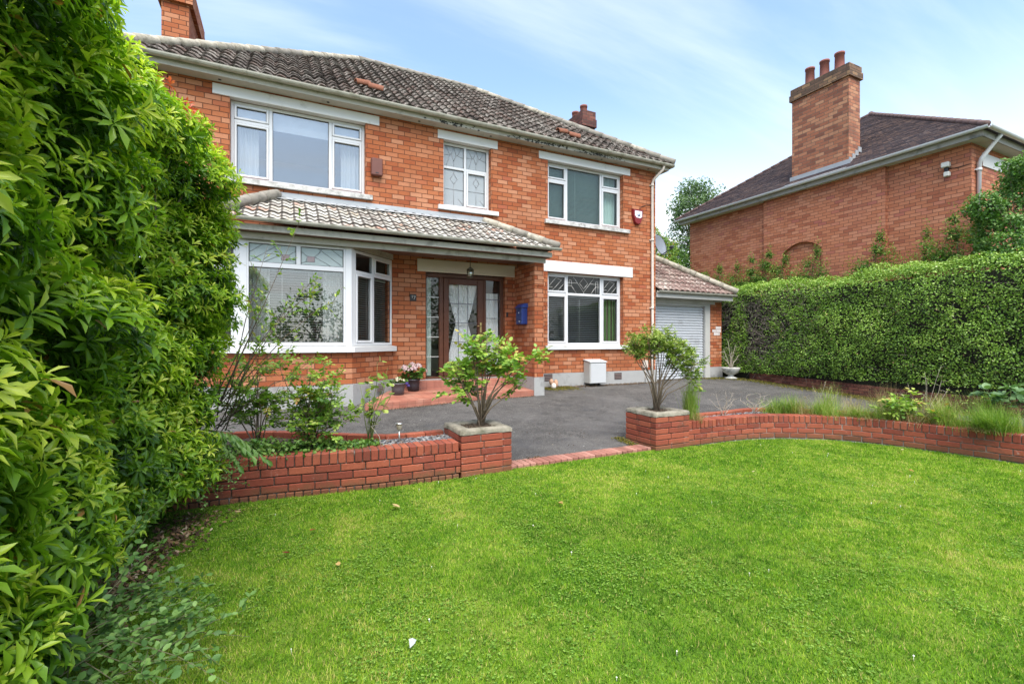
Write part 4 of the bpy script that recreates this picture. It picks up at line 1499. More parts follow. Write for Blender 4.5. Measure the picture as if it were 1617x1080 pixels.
edging('flush row of pink bricks between drive and lawn, between the two planters', [(2.24, 4.63), (4.27, 4.66)], .215, .035, 'pbrick', .082)
edging('thin brick edging along the drive side of the left bed', curve([(-1.4, 6.1), (-.3, 5.95), (.4, 5.5), (1.0, 5.12), (1.66, 5.12)]), .10, .39, 'gbrick', .22, .2)
RB = curve([(4.9, 4.98), (5.95, 4.93), (6.6, 4.98), (7.1, 4.72), (7.65, 4.2), (8.0, 3.6), (8.15, 2.5), (8.3, .5), (8.3, -.6)])
edging('thin curved brick edging along the drive side of the right bed', RB, .10, .345, 'gbrick', .22, .2)

# soil of the two beds
def bed(front, back, z, inset=.16):
    a = [(x, y) for x, y, _, _ in resample(front, .15)]
    b = [(x, y) for x, y, _, _ in resample(back, .15)]
    n = max(len(a), len(b))
    a = [(x, y) for x, y, _, _ in resample(front, sum((Vector(q) - Vector(p)).length for p, q in zip(front[:-1], front[1:])) / 40)]
    b = [(x, y) for x, y, _, _ in resample(back, sum((Vector(q) - Vector(p)).length for p, q in zip(back[:-1], back[1:])) / 40)]
    mb = MB()
    vs, fs = [], []
    for i in range(41):
        p, q = Vector(a[min(i, len(a) - 1)]), Vector(b[min(i, len(b) - 1)])
        d = (q - p)
        for k in range(7):
            t = .1 + .85 * k / 6
            r = p + d * t
            vs.append((r.x, r.y, z + random.uniform(-.012, .014)))
    for i in range(40):
        for k in range(6):
            j = i * 7 + k
            fs.append([j, j + 7, j + 8, j + 1])
    mb.add(vs, fs, 0, True)
    return kind(mb.build('bed_soil', M['soil']), 'structure')


bed(LW, curve([(-1.4, 6.1), (-.3, 5.95), (.4, 5.5), (1.0, 5.12), (1.66, 5.12)]), .335)
bed(RW, RB, .295)
# slate chippings on the bare ends of the beds
mb = MB()
for i in range(900):
    if i < 500:
        x, y = random.uniform(.75, 1.66), random.uniform(4.82, 5.14)
        z = .35
    else:
        x = random.uniform(5.5, 6.7)
        y = random.uniform(4.66, 4.95) - max(0, x - 6.3) * .1
        z = .31
    s = random.uniform(.007, .02)
    a = random.uniform(0, PI)
    mb.obox((x, y, z), (s * math.cos(a), s * math.sin(a), s * random.uniform(-.4, .4)), (-s * .6 * math.sin(a), s * .6 * math.cos(a), 0), (0, 0, s * .3), 0, random.random())
kind(mb.build('slate_chippings', rndmat('slate', [(0, (.07, .07, .08)), (.6, (.20, .20, .21)), (.85, (.34, .33, .32)), (1, (.22, .16, .12))]), None, rnd=True), 'stuff')


def planter(label, x0, y0, s, rot):
    root = thing('brick_planter', label, 'planter', (x0, y0, 0))
    R = Matrix.Rotation(rot, 2)
    c = [Vector((x0, y0)) + R @ Vector(v) for v in ((0, 0), (s, 0), (s, s), (0, s))]
    mb = MB()
    for k in range(6):
        z = -.01 + k * .0735
        for i in range(4):
            a, b = c[i], c[(i + 1) % 4]
            d = (b - a).normalized()
            L = (b - a).length
            if k % 2 == i % 2:
                a2, b2 = a, b - d * .103
            else:
                a2, b2 = a + d * .0, b - d * .103
            n = [.223, L - .103 - .223] if (k % 2) else [L - .103 - .223, .223]
            q = a2.copy()
            for ln in n:
                parts = [ln] if ln < .3 else [ln / 2, ln / 2]
                for w in parts:
                    m2 = q + d * w / 2
                    nn = Vector((-d.y, d.x))
                    mb.obox((m2.x + nn.x * (.0515 + random.uniform(-.002, .002)), m2.y + nn.y * .0515, z + .032), Vector((d.x, d.y, 0)) * (w - .009) / 2, Vector((nn.x, nn.y, 0)) * .0515, (0, 0, .0322), 0, random.random(), .005)
                    q = q + d * w
    mb.build('bricks', M['gbrick'], root, rnd=True)
    mb = MB()
    ins = [Vector(v) for v in c]
    cen = sum(ins, Vector((0, 0))) / 4
    ii = [cen + (v - cen) * .965 for v in ins]
    mb.prism([tuple(v) for v in ii], -.1, .425)
    mb.build('mortar', M['mortar'], root)
    mb = MB()
    zt = .49
    oo = [cen + (v - cen) * 1.0 for v in ins]
    i2 = [cen + (v - cen) * .56 for v in ins]
    N = 10
    vs, fs = [], []
    for ring, zz in ((oo, .432), (oo, .462), ([cen + (v - cen) * .97 for v in ins], zt - .008), ([cen + (v - cen) * .8 for v in ins], zt), (i2, zt - .012), (i2, .43)):
        for e in range(4):
            for q in range(N):
                p = ring[e].lerp(ring[(e + 1) % 4], q / N)
                j = .006
                vs.append((p.x + random.uniform(-j, j), p.y + random.uniform(-j, j), zz + random.uniform(-.005, .005)))
    m4 = 4 * N
    for r in range(5):
        for q in range(m4):
            fs.append([r * m4 + q, r * m4 + (q + 1) % m4, (r + 1) * m4 + (q + 1) % m4, (r + 1) * m4 + q])
    mb.add(vs, fs, 0, True)
    mb.build('coping', M['coping'], root)
    mb = MB()
    mb.poly([(v.x, v.y, .462) for v in i2])
    for q in range(60):
        v = cen + Vector((random.uniform(-.15, .15), random.uniform(-.15, .15)))
        r = random.uniform(.006, .014)
        mb.obox((v.x, v.y, .465), (r, 0, 0), (0, r, 0), (0, 0, r * .7))
    mb.build('soil_fill', M['soil'], root)
    return root


planter('square red brick planter with concrete rim at the left of the drive opening', 1.645, 4.585, .585, math.radians(0))
planter('square red brick planter with concrete rim at the right of the drive opening', 4.29, 4.60, .595, math.radians(0))

# ------------------------------------------------------------------ garage
gar = thing('garage', 'small brick garage with grey roller door and pinkish tiled lean-to roof beside the house', 'garage', (10.4, 9.9, .33))
GY, GX = 9.9, 11.81
mb = MB()
mb.box(11.30, GX, GY, GY + .3, .66, 2.62)
mb.box(GX - .1, GX - .001, GY + .301, 15, .66, 2.62)
mb.build('wall', M['brick'], gar)
mb = MB()
mb.box(11.28, GX + .02, GY - .02, GY + .3, .15, .66)
mb.build('plinth', M['plinth'], gar)
mb = MB()
for i, (z, x, w) in enumerate(((1.60, 11.48, .26), (1.69, 11.42, .36), (1.78, 11.56, .22))):
    mb.box(x, x + w, GY - .004, GY - .0005, z, z + .08)
mb.build('white_paint', M['brick_pale'], gar)
mb = MB()
mb.box(11.10, 11.295, GY - .03, GY + .06, .30, 2.50)
mb.box(8.97, 11.10, GY - .029, GY + .06, 2.43, 2.52)
mb.box(8.97, 11.46, GY - .06, GY - .031, 2.50, 2.585)
mb.box(8.95, 11.66, GY - .12, GY - .061, 2.57, 2.65)
mb.box(8.95, 11.88, GY - .34, GY - .31, 2.60, 2.735)
mb.box(8.95, 11.86, GY - .309, GY - .05, 2.62, 2.64)
mb.build('frame', simple('garage_frame_paint', (.42, .41, .385), .6, .08, 4, dirt=(.33, .32, .29, 1), dscale=3, damt=.4), gar)
mb = MB()
z = .34
while z < 2.42:
    vs, fs = [], []
    prof = [(.006, 0), (-.010, .014), (-.014, .046), (-.008, .060), (.014, .064), (.014, .076)]
    for x in (8.97, 11.09):
        for (yy, zz) in prof:
            vs.append((x, GY + .06 + yy, z + zz))
    n = len(prof)
    mb.add(vs, [[i, n + i, n + i + 1, i + 1] for i in range(n - 1)])
    z += .076
mb.build('roller_door', simple('roller_door_paint', (.50, .515, .54), .4, .04, 3, dirt=(.33, .33, .34, 1), dscale=2, damt=.3), gar)
mb = MB()
z = .40
while z < 2.40:
    mb.obox((11.094, GY + .045, z), (.006, 0, 0), (0, .004, 0), (0, 0, .018))
    z += .076
mb.build('slat_clips', M['black_metal'], gar)
tiled('roof', (8.96, 9.5, 2.79), (1, 0, 0), (0, 1, .70), 2.97, 3.65, 0, .82, .20, .24, .022, M['roof_garage'], gar, ns=8, raise_=.026)
tiled('roof_slope', (11.93, 9.5, 2.79), (0, 1, 0), (-1, 0, .70), 6.0, 3.65, .82, 0, .20, .24, .022, M['roof_garage'], gar, ns=6)
caps('hip_cap', [(11.96, 9.47, 2.86), (8.96, 12.47, 4.96)], .085, .42, M['cap_pale'], gar)
gutter('gutter', [(8.95, 9.51, 2.775), (11.96, 9.51, 2.775)], .055, M['gutter'], gar, 1.3)

# ------------------------------------------------------------------ neighbouring house
nb = thing('neighbouring_house', 'dark roofed red brick house with a tall broad chimney beyond the hedge', 'house', (17, 9, 0))
NX, NY0, NY1 = 13.94, 4.97, 13.12
mb = MB()
mb.poly([(NX, NY1, -.1), (NX, NY0, -.1), (NX, NY0, 5.95), (NX, NY1, 5.95)])
mb.poly([(NX, NY0, -.1), (22, NY0, -.1), (22, NY0, 5.95), (NX, NY0, 5.95)])
mb.poly([(22, NY1, -.1), (NX, NY1, -.1), (NX, NY1, 5.95), (22, NY1, 5.95)])
mb.build('wall', M['brick_n'], nb)
# projecting breast with a blind arch
bx = NX - .10
by0, by1, ay0, ay1 = 6.61, 9.99, 8.19, 9.35
ac, sp, rise = (ay0 + ay1) / 2, 4.12, .25
arch = []
for i in range(13):
    s = -1 + 2 * i / 12
    arch.append((ac + s * (ay1 - ay0) / 2, sp + rise * (1 - s * s)))
mb = MB()
mb.poly([(bx, by1, -.1), (bx, ay1, -.1), (bx, ay1, sp), (bx, by1, sp)])
mb.poly([(bx, ay0, -.1), (bx, by0, -.1), (bx, by0, sp), (bx, ay0, sp)])
mb.poly([(bx, by1, sp), (bx, ay1, sp), (bx, ay1, 5.95), (bx, by1, 5.95)])
mb.poly([(bx, ay0, sp), (bx, by0, sp), (bx, by0, 5.95), (bx, ay0, 5.95)])
for (p, q) in zip(arch[:-1], arch[1:]):
    mb.poly([(bx, q[0], q[1]), (bx, p[0], p[1]), (bx, p[0], 5.95), (bx, q[0], 5.95)])
    mb.poly([(bx, p[0], p[1]), (bx, q[0], q[1]), (NX, q[0], q[1]), (NX, p[0], p[1])])
for y in (ay0, ay1):
    mb.poly([(bx, y, -.1), (bx, y, sp), (NX, y, sp), (NX, y, -.1)])
mb.poly([(bx, by0, -.1), (NX, by0, -.1), (NX, by0, 5.95), (bx, by0, 5.95)])
mb.poly([(bx, by1, -.1), (bx, by1, 5.95), (NX, by1, 5.95), (NX, by1, -.1)])
mb.build('chimney_breast', M['brick_n'], nb)
NEX, NEY0, NEY1, NEZ = 13.56, 4.58, 13.5, 6.06
nl = (NEY1 - NEY0) / 2
NT_ = .695
SLN = nl * math.sqrt(1 + NT_ * NT_)
kk = nl / SLN
tiled('roof', (NEX, NEY1, NEZ), (0, -1, 0), (1, 0, NT_), NEY1 - NEY0, SLN, kk, kk, .165, .10, .0, M['roof_n'], nb, flat=True, raise_=.014, lip=.012)
tiled('roof_slope', (NEX, NEY0, NEZ), (1, 0, 0), (0, 1, NT_), 12, SLN, kk, 0, .165, .10, .0, M['roof_n'], nb, flat=True, raise_=.014, lip=.012)
tiled('roof_slope', (NEX + 12, NEY1, NEZ), (-1, 0, 0), (0, -1, NT_), 12, SLN, 0, kk, .165, .10, .0, M['roof_n'], nb, flat=True, raise_=.014, lip=.012)
M['cap_n'] = simple('neighbour_ridge_tile', (.12, .075, .068), .85, .3, 8)
caps('hip_cap', [(NEX, NEY0, NEZ + .02), (NEX + nl, NEY0 + nl, NEZ + NT_ * nl + .02)], .06, .3, M['cap_n'], nb)
caps('hip_cap', [(NEX, NEY1, NEZ + .02), (NEX + nl, NEY1 - nl, NEZ + NT_ * nl + .02)], .05, .3, M['cap_n'], nb)
caps('ridge_cap', [(NEX + nl, NEY0 + nl, NEZ + NT_ * nl + .02), (NEX + 12, NEY0 + nl, NEZ + NT_ * nl + .02)], .08, .3, M['cap_n'], nb)
chn = chimney(nb, 13.86, 14.39, 7.48, 9.07, 5.6, 9.02, .36, M['brick_ch'], M['brick_cap'], [(14.12, 7.86, .55), (14.12, 8.27, .55), (14.12, 8.69, .55)], .055, .125, .5)
mb = MB()
mb.add([(13.83, 9.12, 6.22), (13.83, 7.42, 6.22), (13.83, 7.42, 6.38), (13.83, 9.12, 6.38), (13.55, 9.14, 6.075), (13.55, 7.40, 6.075)], [[0, 1, 2, 3], [4, 5, 1, 0]])
for i in range(4):
    z = 6.30 + i * .12
    mb.box(13.86 + i * .14, 14.0 + i * .14, 7.455, 7.478, z, z + .14)
mb.build('flashing', M['lead'], nb)
mb = MB()
mb.box(13.66, 13.69, NEY0 + .1, NEY1 - .1, 5.88, 6.02)
mb.box(13.69, 22, NEY0 + .1, NEY0 + .13, 5.88, 6.02)
mb.build('fascia', simple('neighbour_fascia', (.30, .29, .26), .7, .15, 4, dirt=(.1, .1, .09, 1)), nb)
mb = MB()
mb.box(13.691, NX + .02, NY0, NEY1 - .1, 5.895, 5.91)
mb.box(13.691, 22, NEY0 + .131, NY0 + .02, 5.896, 5.912)
mb.build('soffit', simple('neighbour_soffit', (.50, .49, .46), .7, .1, 4), nb)
gutter('gutter', [(NEX + .02, NEY1 + .02, 6.055), (NEX + .02, NEY0 - .02, 6.055), (22, NEY0 - .02, 6.055)], .06, simple('neighbour_gutter', (.58, .60, .62), .35, .1, 5), nb, 2.2)
downpipe(nb, [(14.30, NEY0 + .02, 6.0), (14.30, NEY0 + .08, 5.93), (14.16, NY0 - .10, 5.55), (14.16, NY0 - .05, 5.45), (14.16, NY0 - .05, 0)], .045, simple('neighbour_pipe', (.62, .62, .62), .45, .08, 5), [(14.16, NY0 - .05, 5.3), (14.16, NY0 - .05, 3.6)])
mb = MB()
mb.box(14.45, 17, NY0 - .02, NY0 + .05, 5.45, 5.75)
mb.build('lintel', M['lintel'], nb)
# ------------------------------------------------------------------ plants
R3 = np.array([RT[0], RT[1], 0.0])       # sideways and away, seen from the gate
F3 = np.array([FW[0], FW[1], 0.0])
M['bark'] = simple('grey_brown_bark', (.16, .12, .085), .9, .35, 25, bump=.5)
M['bark_dark'] = simple('dark_twig', (.06, .045, .035), .9, .3, 25)
M['bark_pale'] = simple('pale_dry_twig', (.36, .31, .25), .9, .3, 25)
M['spray_stem'] = simple('grey_green_stem', (.15, .14, .075), .8, .25, 25)
M['bark_green'] = simple('green_stem', (.13, .16, .05), .7, .3, 25)
M['pieris'] = leafmat('glossy_evergreen_leaf', [(0, (.03, .08, .008)), (.3, (.10, .22, .014)), (.55, (.23, .40, .024)), (.8, (.42, .57, .04)), (.96, (.60, .66, .09)), (1, (.38, .20, .06))], .34, .4, .45)
M['pieris_new'] = leafmat('red_new_leaf', [(0, (.5, .05, .05)), (1, (.65, .14, .10))], .4, .4)
M['hedge'] = leafmat('small_hedge_leaf', [(0, (.05, .11, .016)), (.35, (.155, .29, .032)), (.65, (.28, .44, .06)), (.88, (.45, .57, .14)), (.97, (.62, .68, .32)), (1, (.5, .34, .15))], .45, .25, .45)
M['rose'] = leafmat('rose_leaf', [(0, (.07, .17, .03)), (.4, (.17, .32, .045)), (.7, (.31, .44, .07)), (.9, (.46, .52, .11)), (1, (.46, .25, .08))], .45, .35, .4)
M['bluegreen'] = leafmat('dull_green_leaf', [(0, (.06, .12, .05)), (.5, (.11, .21, .085)), (1, (.2, .31, .13))], .5, .3, .35)
M['spray_leaf'] = leafmat('grey_green_leaf', [(0, (.06, .14, .035)), (.5, (.13, .25, .06)), (1, (.25, .40, .11))], .5, .3, .35)
M['midgreen'] = leafmat('mid_green_leaf', [(0, (.03, .085, .016)), (.5, (.08, .19, .03)), (1, (.2, .32, .07))], .45, .3, .4)
M['olive'] = leafmat('mottled_olive_leaf', [(0, (.06, .12, .022)), (.4, (.16, .25, .04)), (.7, (.32, .41, .08)), (1, (.46, .46, .16))], .5, .3, .35)
M['straw'] = leafmat('dry_grass', [(0, (.16, .13, .05)), (.5, (.30, .24, .10)), (1, (.46, .38, .2))], .7, .3, .2)
M['tuft'] = leafmat('long_grass', [(0, (.08, .18, .02)), (.5, (.2, .33, .045)), (.85, (.36, .42, .1)), (1, (.52, .45, .22))], .5, .35, .3)
M['weed'] = leafmat('wild_growth_leaf', [(0, (.05, .12, .02)), (.5, (.13, .25, .035)), (.8, (.25, .35, .06)), (.93, (.38, .38, .09)), (1, (.38, .18, .08))], .5, .35, .35)
M['far'] = leafmat('tree_leaf', [(0, (.04, .085, .03)), (.6, (.10, .17, .06)), (1, (.18, .26, .11))], .5, .35, .3)


def rosettes(root, P, Nn, rd, ln, mat, leaves=(9, 14), up=.75):
    n = len(P)
    ax = norm(Nn * .8 + np.array([[0, 0, up]]) + RG.normal(0, .32, (n, 3)))
    X, Y = perp(ax)
    pp, dd, nn, ll, rr = [], [], [], [], []
    size = ln * RG.uniform(.6, 1.3, n)
    k = RG.integers(leaves[0], leaves[1] + 1, n)
    ph = RG.uniform(0, 2 * PI, n)
    for j in range(leaves[1]):
        s = k > j
        m = s.sum()
        inner = j < 3
        al = RG.uniform(.35, .75, m) if inner else RG.uniform(.9, 1.65, m)
        b = ph[s] + j * 2.4 + RG.normal(0, .15, m)
        side = X[s] * np.cos(b)[:, None] + Y[s] * np.sin(b)[:, None]
        d = ax[s] * np.cos(al)[:, None] + side * np.sin(al)[:, None]
        d[:, 2] -= .18
        pp.append(P[s] - ax[s] * (.0 if inner else .012 * j / 3)[:, None] if False else P[s] - ax[s] * (0.0 if inner else .004 * j))
        dd.append(d)
        nn.append(ax[s] * np.sin(al)[:, None] - side * np.cos(al)[:, None] * .9 + RG.normal(0, .12, (m, 3)))
        ll.append(size[s] * (RG.uniform(.55, .75, m) if inner else RG.uniform(.8, 1.1, m)))
        q_ = np.clip(rd[s] + (.16 if inner else -.06) + RG.normal(0, .09, m), 0, .95)
        q_[RG.random(m) < .006] = 1.0
        rr.append(q_)
    L_ = np.concatenate(ll)
    return cloud('foliage', LANCE, np.concatenate(pp), np.concatenate(dd), np.concatenate(nn), L_, L_ * RG.uniform(.24, .32, len(L_)), np.concatenate(rr), mat, root, True)


def evergreen(label, lumps, dens, ln, trunk, inner=.75):
    root = thing('evergreen_shrub', label, 'shrub', (trunk[0], trunk[1], 0))
    keep = lambda p, d: (p[:, 0] > -2.6) & ~((d[:, 0] < -.55) & (RG.random(len(d)) < .75))
    P, Nn, S = lump_surface(lumps, dens, (.86, 1.07), keep, .11)
    # clumps: push growth into tiers with dark gaps between
    gap = np.sin(P[:, 1] * 5.3 + P[:, 2] * 3.1) + np.sin(P[:, 2] * 6.9 - P[:, 1] * 2.2 + 1.3) + .5 * np.sin(P[:, 2] * 13 + P[:, 0] * 4)
    ok = (gap > -1.25) | (RG.random(len(P)) < .22)
    P, Nn, S = P[ok], Nn[ok], S[ok]
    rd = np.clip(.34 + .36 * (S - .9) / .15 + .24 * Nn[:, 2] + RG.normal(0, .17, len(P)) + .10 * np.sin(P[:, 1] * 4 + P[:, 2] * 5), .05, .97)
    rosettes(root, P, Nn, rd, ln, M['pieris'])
    P2, N2, _ = lump_surface(lumps, dens * inner, (.62, .84), keep, .1)
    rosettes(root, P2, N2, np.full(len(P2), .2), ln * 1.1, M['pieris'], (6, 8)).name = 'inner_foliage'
    mb = MB()
    for i in range(130):
        c, r = lumps[i % len(lumps)]
        d = rdir(1)[0]
        q = np.array(c) + d * np.array(r) * random.uniform(.7, .95)
        s = Vector((trunk[0] + random.uniform(-.3, .3), trunk[1] + random.uniform(-.5, .5), random.uniform(0, .8)))
        q = Vector(q)
        mid = s.lerp(q, .5) + Vector((random.uniform(-.15, .15), random.uniform(-.15, .15), random.uniform(0, .2)))
        mb.tube([s, mid, q], [random.uniform(.012, .03), .012, .004], 5)
    mb.build('branches', M['bark'], root)
    return root


FARL = [((-1.28, 4.30, .55), (.72, .72, .62)), ((-1.27, 4.5, 1.25), (.76, .78, .62)), ((-1.20, 4.62, 1.95), (.83, .85, .72)), ((-1.24, 4.50, 2.65), (.80, .82, .64)),
        ((-1.25, 3.85, 2.79), (.68, .66, .53)), ((-1.30, 3.75, 1.1), (.66, .6, .7)), ((-1.45, 3.6, .4), (.62, .5, .45)), ((-1.9, 4.6, 2.2), (.8, .8, 1.0))]
NEARL = [((-1.48, 2.95, 2.29), (.83, .72, .65)), ((-1.48, 2.85, 1.45), (.80, .72, .62)), ((-1.42, 2.7, .7), (.70, .75, .62)), ((-1.46, 2.45, 2.82), (.75, .80, .61)),
         ((-1.55, 2.0, 1.9), (.82, .72, .65)), ((-1.45, 1.9, 1.05), (.74, .72, .62)), ((-1.36, 1.95, .42), (.62, .60, .40)), ((-1.5, 1.45, 2.7), (.8, .7, .75)), ((-1.45, 1.25, 1.5), (.66, .6, .7)), ((-1.3, 1.45, .75), (.45, .5, .45))]
evergreen('big glossy evergreen shrub at the far end beside the bay window, its leaves in whorls', FARL, 330, .078, (-1.5, 4.2))
evergreen('big glossy evergreen shrub nearest the viewer, filling the left edge of the picture', NEARL, 250, .094, (-1.7, 2.2))
# red new shoots at the top of the far shrub
mb_root = thing('red_shoots', 'few red young leaf shoots on top of the evergreen shrub against the brick wall', 'shoots', (-.75, 4.3, 3.2))
for i, (x, y, z) in enumerate(((-.79, 4.28, 3.36), (-.68, 4.38, 3.24))):
    rosettes(mb_root, np.array([[x, y, z], [x + .02, y, z - .02]]), np.array([[.3, -.2, 1.0]] * 2), np.array([.4, .8]), .085, M['pieris_new'], (7, 8))


# ---- clipped hedge
def hedge():
    root = thing('hedge', 'long tall clipped green hedge along the right side above the dark brick wall', 'hedge', (12.9, 5, .3))
    y0, y1, x0, x1, z0, z1 = -.6, 13.0, 12.12, 13.55, .50, 2.96
    n = 105000
    # face, top and rounded shoulder as one profile
    s = RG.random(n) * 4.0
    y = RG.uniform(y0, y1, n)
    y = np.where(RG.random(n) < .35, RG.uniform(1.5, 10.5, n), y)
    P, Nn = np.zeros((n, 3)), np.zeros((n, 3))
    r = .38
    h1 = (z1 - z0 - r)
    arc = r * PI / 2
    tot = h1 + arc + .95
    u = s / 4.0 * tot
    f = u < h1
    P[f] = np.stack([np.full(f.sum(), x0), y[f], z0 + u[f]], 1); Nn[f] = (-1, 0, .1)
    g = (u >= h1) & (u < h1 + arc)
    a = (u[g] - h1) / r
    P[g] = np.stack([x0 + r - r * np.cos(a), y[g], z1 - r + r * np.sin(a)], 1); Nn[g] = np.stack([-np.cos(a), 0 * a, np.sin(a)], 1)
    k = u >= h1 + arc
    P[k] = np.stack([x0 + r + (u[k] - h1 - arc), y[k], np.full(k.sum(), z1)], 1); Nn[k] = (0, 0, 1)
    q = np.stack([P[:, 1], P[:, 2] + P[:, 0], P[:, 0]], 1)
    bump = vnoise(q, .85, 31) * .26 + vnoise(q, .27, 32) * .20 + vnoise(q, .11, 33) * .06 - .22
    low = np.clip((1.0 - P[:, 2]) / .5, 0, 1)
    dpt = RG.random(n) ** 2 * .16
    P += Nn * (bump - dpt)[:, None]
    P[:, 0] += low * .10
    P[:, 2] += vnoise(q, 1.8, 36) * .10 * np.clip((P[:, 2] - 2.4) / .4, 0, 1)
    dens = vnoise(q, .34, 34) * .55 + vnoise(q, .14, 37) * .45
    bald = np.clip((P[:, 1] - 7.6) / 1.4, 0, 1) * np.clip((2.75 - P[:, 2]) / .3, 0, 1) * np.clip((P[:, 2] - .9) / .3, 0, 1) * (vnoise(q, .5, 35) > .36)
    ok = (dens > .30) | (RG.random(n) < .35)
    ok &= RG.random(n) > bald * .92
    P, Nn, dpt, q = P[ok], Nn[ok], dpt[ok], q[ok]
    n = len(P)
    D = norm(Nn * .25 + RG.normal(0, .8, (n, 3)) + np.array([[0, 0, -.1]]))
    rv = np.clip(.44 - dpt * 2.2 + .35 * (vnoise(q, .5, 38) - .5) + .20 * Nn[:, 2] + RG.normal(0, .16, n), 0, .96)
    rv[RG.random(n) < .006] = 1
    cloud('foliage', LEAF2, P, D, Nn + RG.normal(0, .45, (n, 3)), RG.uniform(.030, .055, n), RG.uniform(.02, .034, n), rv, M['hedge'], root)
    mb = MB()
    mb.box(x0 + .25, x1, y0, y1, .05, z1 - .17)  # solid core standing in for dense twigs, interior shade put into its colour
    mb.build('dark_core', simple('hedge_core_shade', (.020, .021, .012), 1, .5, 22, bump=1.0), root)
    mb = MB()
    for i in range(1500):
        yy = random.uniform(7.3, 10.4) if i < 1250 else random.uniform(0, 10)
        p = Vector((x0 + .20, yy, random.uniform(.6, 2.7)))
        d = Vector((-.5, random.gauss(0, .6), random.gauss(.15, .45))).normalized() * random.uniform(.15, .42)
        q_ = p + d + Vector((0, random.gauss(0, .05), random.gauss(0, .05)))
        mb.tube([p, p + d * .5 + Vector((0, random.gauss(0, .03), random.gauss(0, .03))), q_], [.006, .0045, .002], 4)
    mb.build('twigs', simple('hedge_twig', (.22, .185, .15), .9, .3, 30), root)


hedge()


# ---- leafy masses built from lumps of small leaves
def bushy(name, label, cat, lumps, dens, ln, wd, mat, base, trunk=None, tmpl=LEAF2, shell=(.55, 1.05), droop=0.0, group=None, gapf=.25, wob=.2):
    root = thing(name, label, cat, base, group)
    P, Nn, S = lump_surface(lumps, dens, shell, None, wob)
    g = np.sin(P[:, 0] * 9 + P[:, 2] * 6) + np.sin(P[:, 1] * 8 - P[:, 2] * 9 + 2) + np.sin(P[:, 2] * 15 + P[:, 0] * 3)
    ok = (g > -1.0 + gapf) | (RG.random(len(P)) < .35)
    P, Nn, S = P[ok], Nn[ok], S[ok]
    n = len(P)
    D = norm(Nn * .5 + RG.normal(0, .7, (n, 3)) + np.array([[0, 0, -droop]]))
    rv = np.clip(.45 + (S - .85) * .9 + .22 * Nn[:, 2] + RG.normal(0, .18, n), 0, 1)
    cloud('crown', tmpl, P, D, Nn + RG.normal(0, .5, (n, 3)), RG.uniform(.7, 1.25, n) * ln, RG.uniform(.75, 1.2, n) * wd, rv, M[mat], root)
    if trunk:
        mb = MB()
        tr, rad, limbs = trunk
        b = Vector(base)
        top = Vector(tr)
        mid = b.lerp(top, .5) + Vector((random.uniform(-.05, .05), random.uniform(-.05, .05), 0))
        mb.tube([b, mid, top], [rad, rad * .75, rad * .4], 8)
        for i in range(limbs):
            c, r = lumps[i % len(lumps)]
            s = b.lerp(top, random.uniform(.3, 1))
            e = Vector(np.array(c) + rdir(1)[0] * np.array(r) * .8)
            mb.tube([s, s.lerp(e, .5) + Vector((0, 0, random.uniform(0, .15))), e], [rad * .4, rad * .22, rad * .06], 5)
        mb.build('trunk', M['bark'], root)
    return root


random.seed(21)
# broad shrubs between the garage roof and the neighbouring wall
bushy('garden_shrub', 'bright green shrub rising behind the garage roof beside the satellite dish', 'shrub',
      [((12.15, 12.6, 3.9), (.55, .6, .6)), ((12.5, 13.1, 4.5), (.6, .6, .55)), ((12.2, 13.3, 5.05), (.55, .55, .5)), ((12.75, 12.5, 3.5), (.5, .5, .5)), ((12.9, 13.4, 4.9), (.45, .45, .4)), ((12.5, 12.4, 3.0), (.8, .6, .5))], 700, .075, .045, 'weed', (12.5, 13, .3), ((12.5, 13, 3.4), .06, 16))
bushy('garden_shrub', 'dark leaved shrub against the back corner of the neighbouring house', 'shrub',
      [((13.55, 13.3, 4.4), (.32, .45, .55)), ((13.4, 12.7, 3.6), (.35, .5, .5))], 800, .07, .045, 'midgreen', (13.5, 13.2, .3), ((13.5, 13.2, 3.6), .05, 10))
bushy('birch_tree', 'tall drooping birch tree far behind the neighbouring house, against the sky', 'tree',
      [((24.7, 22.9, 11.3), (1.2, 1.2, 1.1)), ((26.0, 23.4, 10.9), (1.4, 1.4, 1.2)), ((25.3, 22.9, 9.7), (1.9, 1.9, 1.4)), ((23.7, 22.7, 9.9), (1.0, 1.1, 1.2)), ((27.0, 23.5, 9.8), (1.2, 1.3, 1.2)), ((25.3, 23.2, 7.6), (2.2, 2.0, 1.6))],
      120, .20, .10, 'far', (25.3, 23.3, .3), ((25.4, 23.2, 10), .18, 26), LEAF2, (.4, 1.1), .5, None, .45, .28)
# shrub before the neighbour's front corner
bushy('garden_shrub', 'leafy shrub with mixed green leaves covering the neighbouring front wall at the right edge', 'shrub',
      [((13.2, 4.2, 3.6), (.55, .5, .55)), ((13.55, 4.0, 4.35), (.5, .45, .45)), ((13.3, 3.9, 4.85), (.42, .4, .3)), ((12.9, 4.15, 3.2), (.4, .4, .4)), ((14.0, 3.9, 4.7), (.6, .45, .5)), ((14.2, 3.8, 3.7), (.8, .5, .7)), ((12.75, 4.35, 4.1), (.35, .3, .3)), ((13.6, 4.2, 3.9), (.7, .4, .8)), ((14.3, 4.2, 4.3), (.8, .35, .8))], 1500, .062, .038, 'midgreen', (13.5, 4.0, .3), ((13.5, 4.0, 3.4), .05, 24))
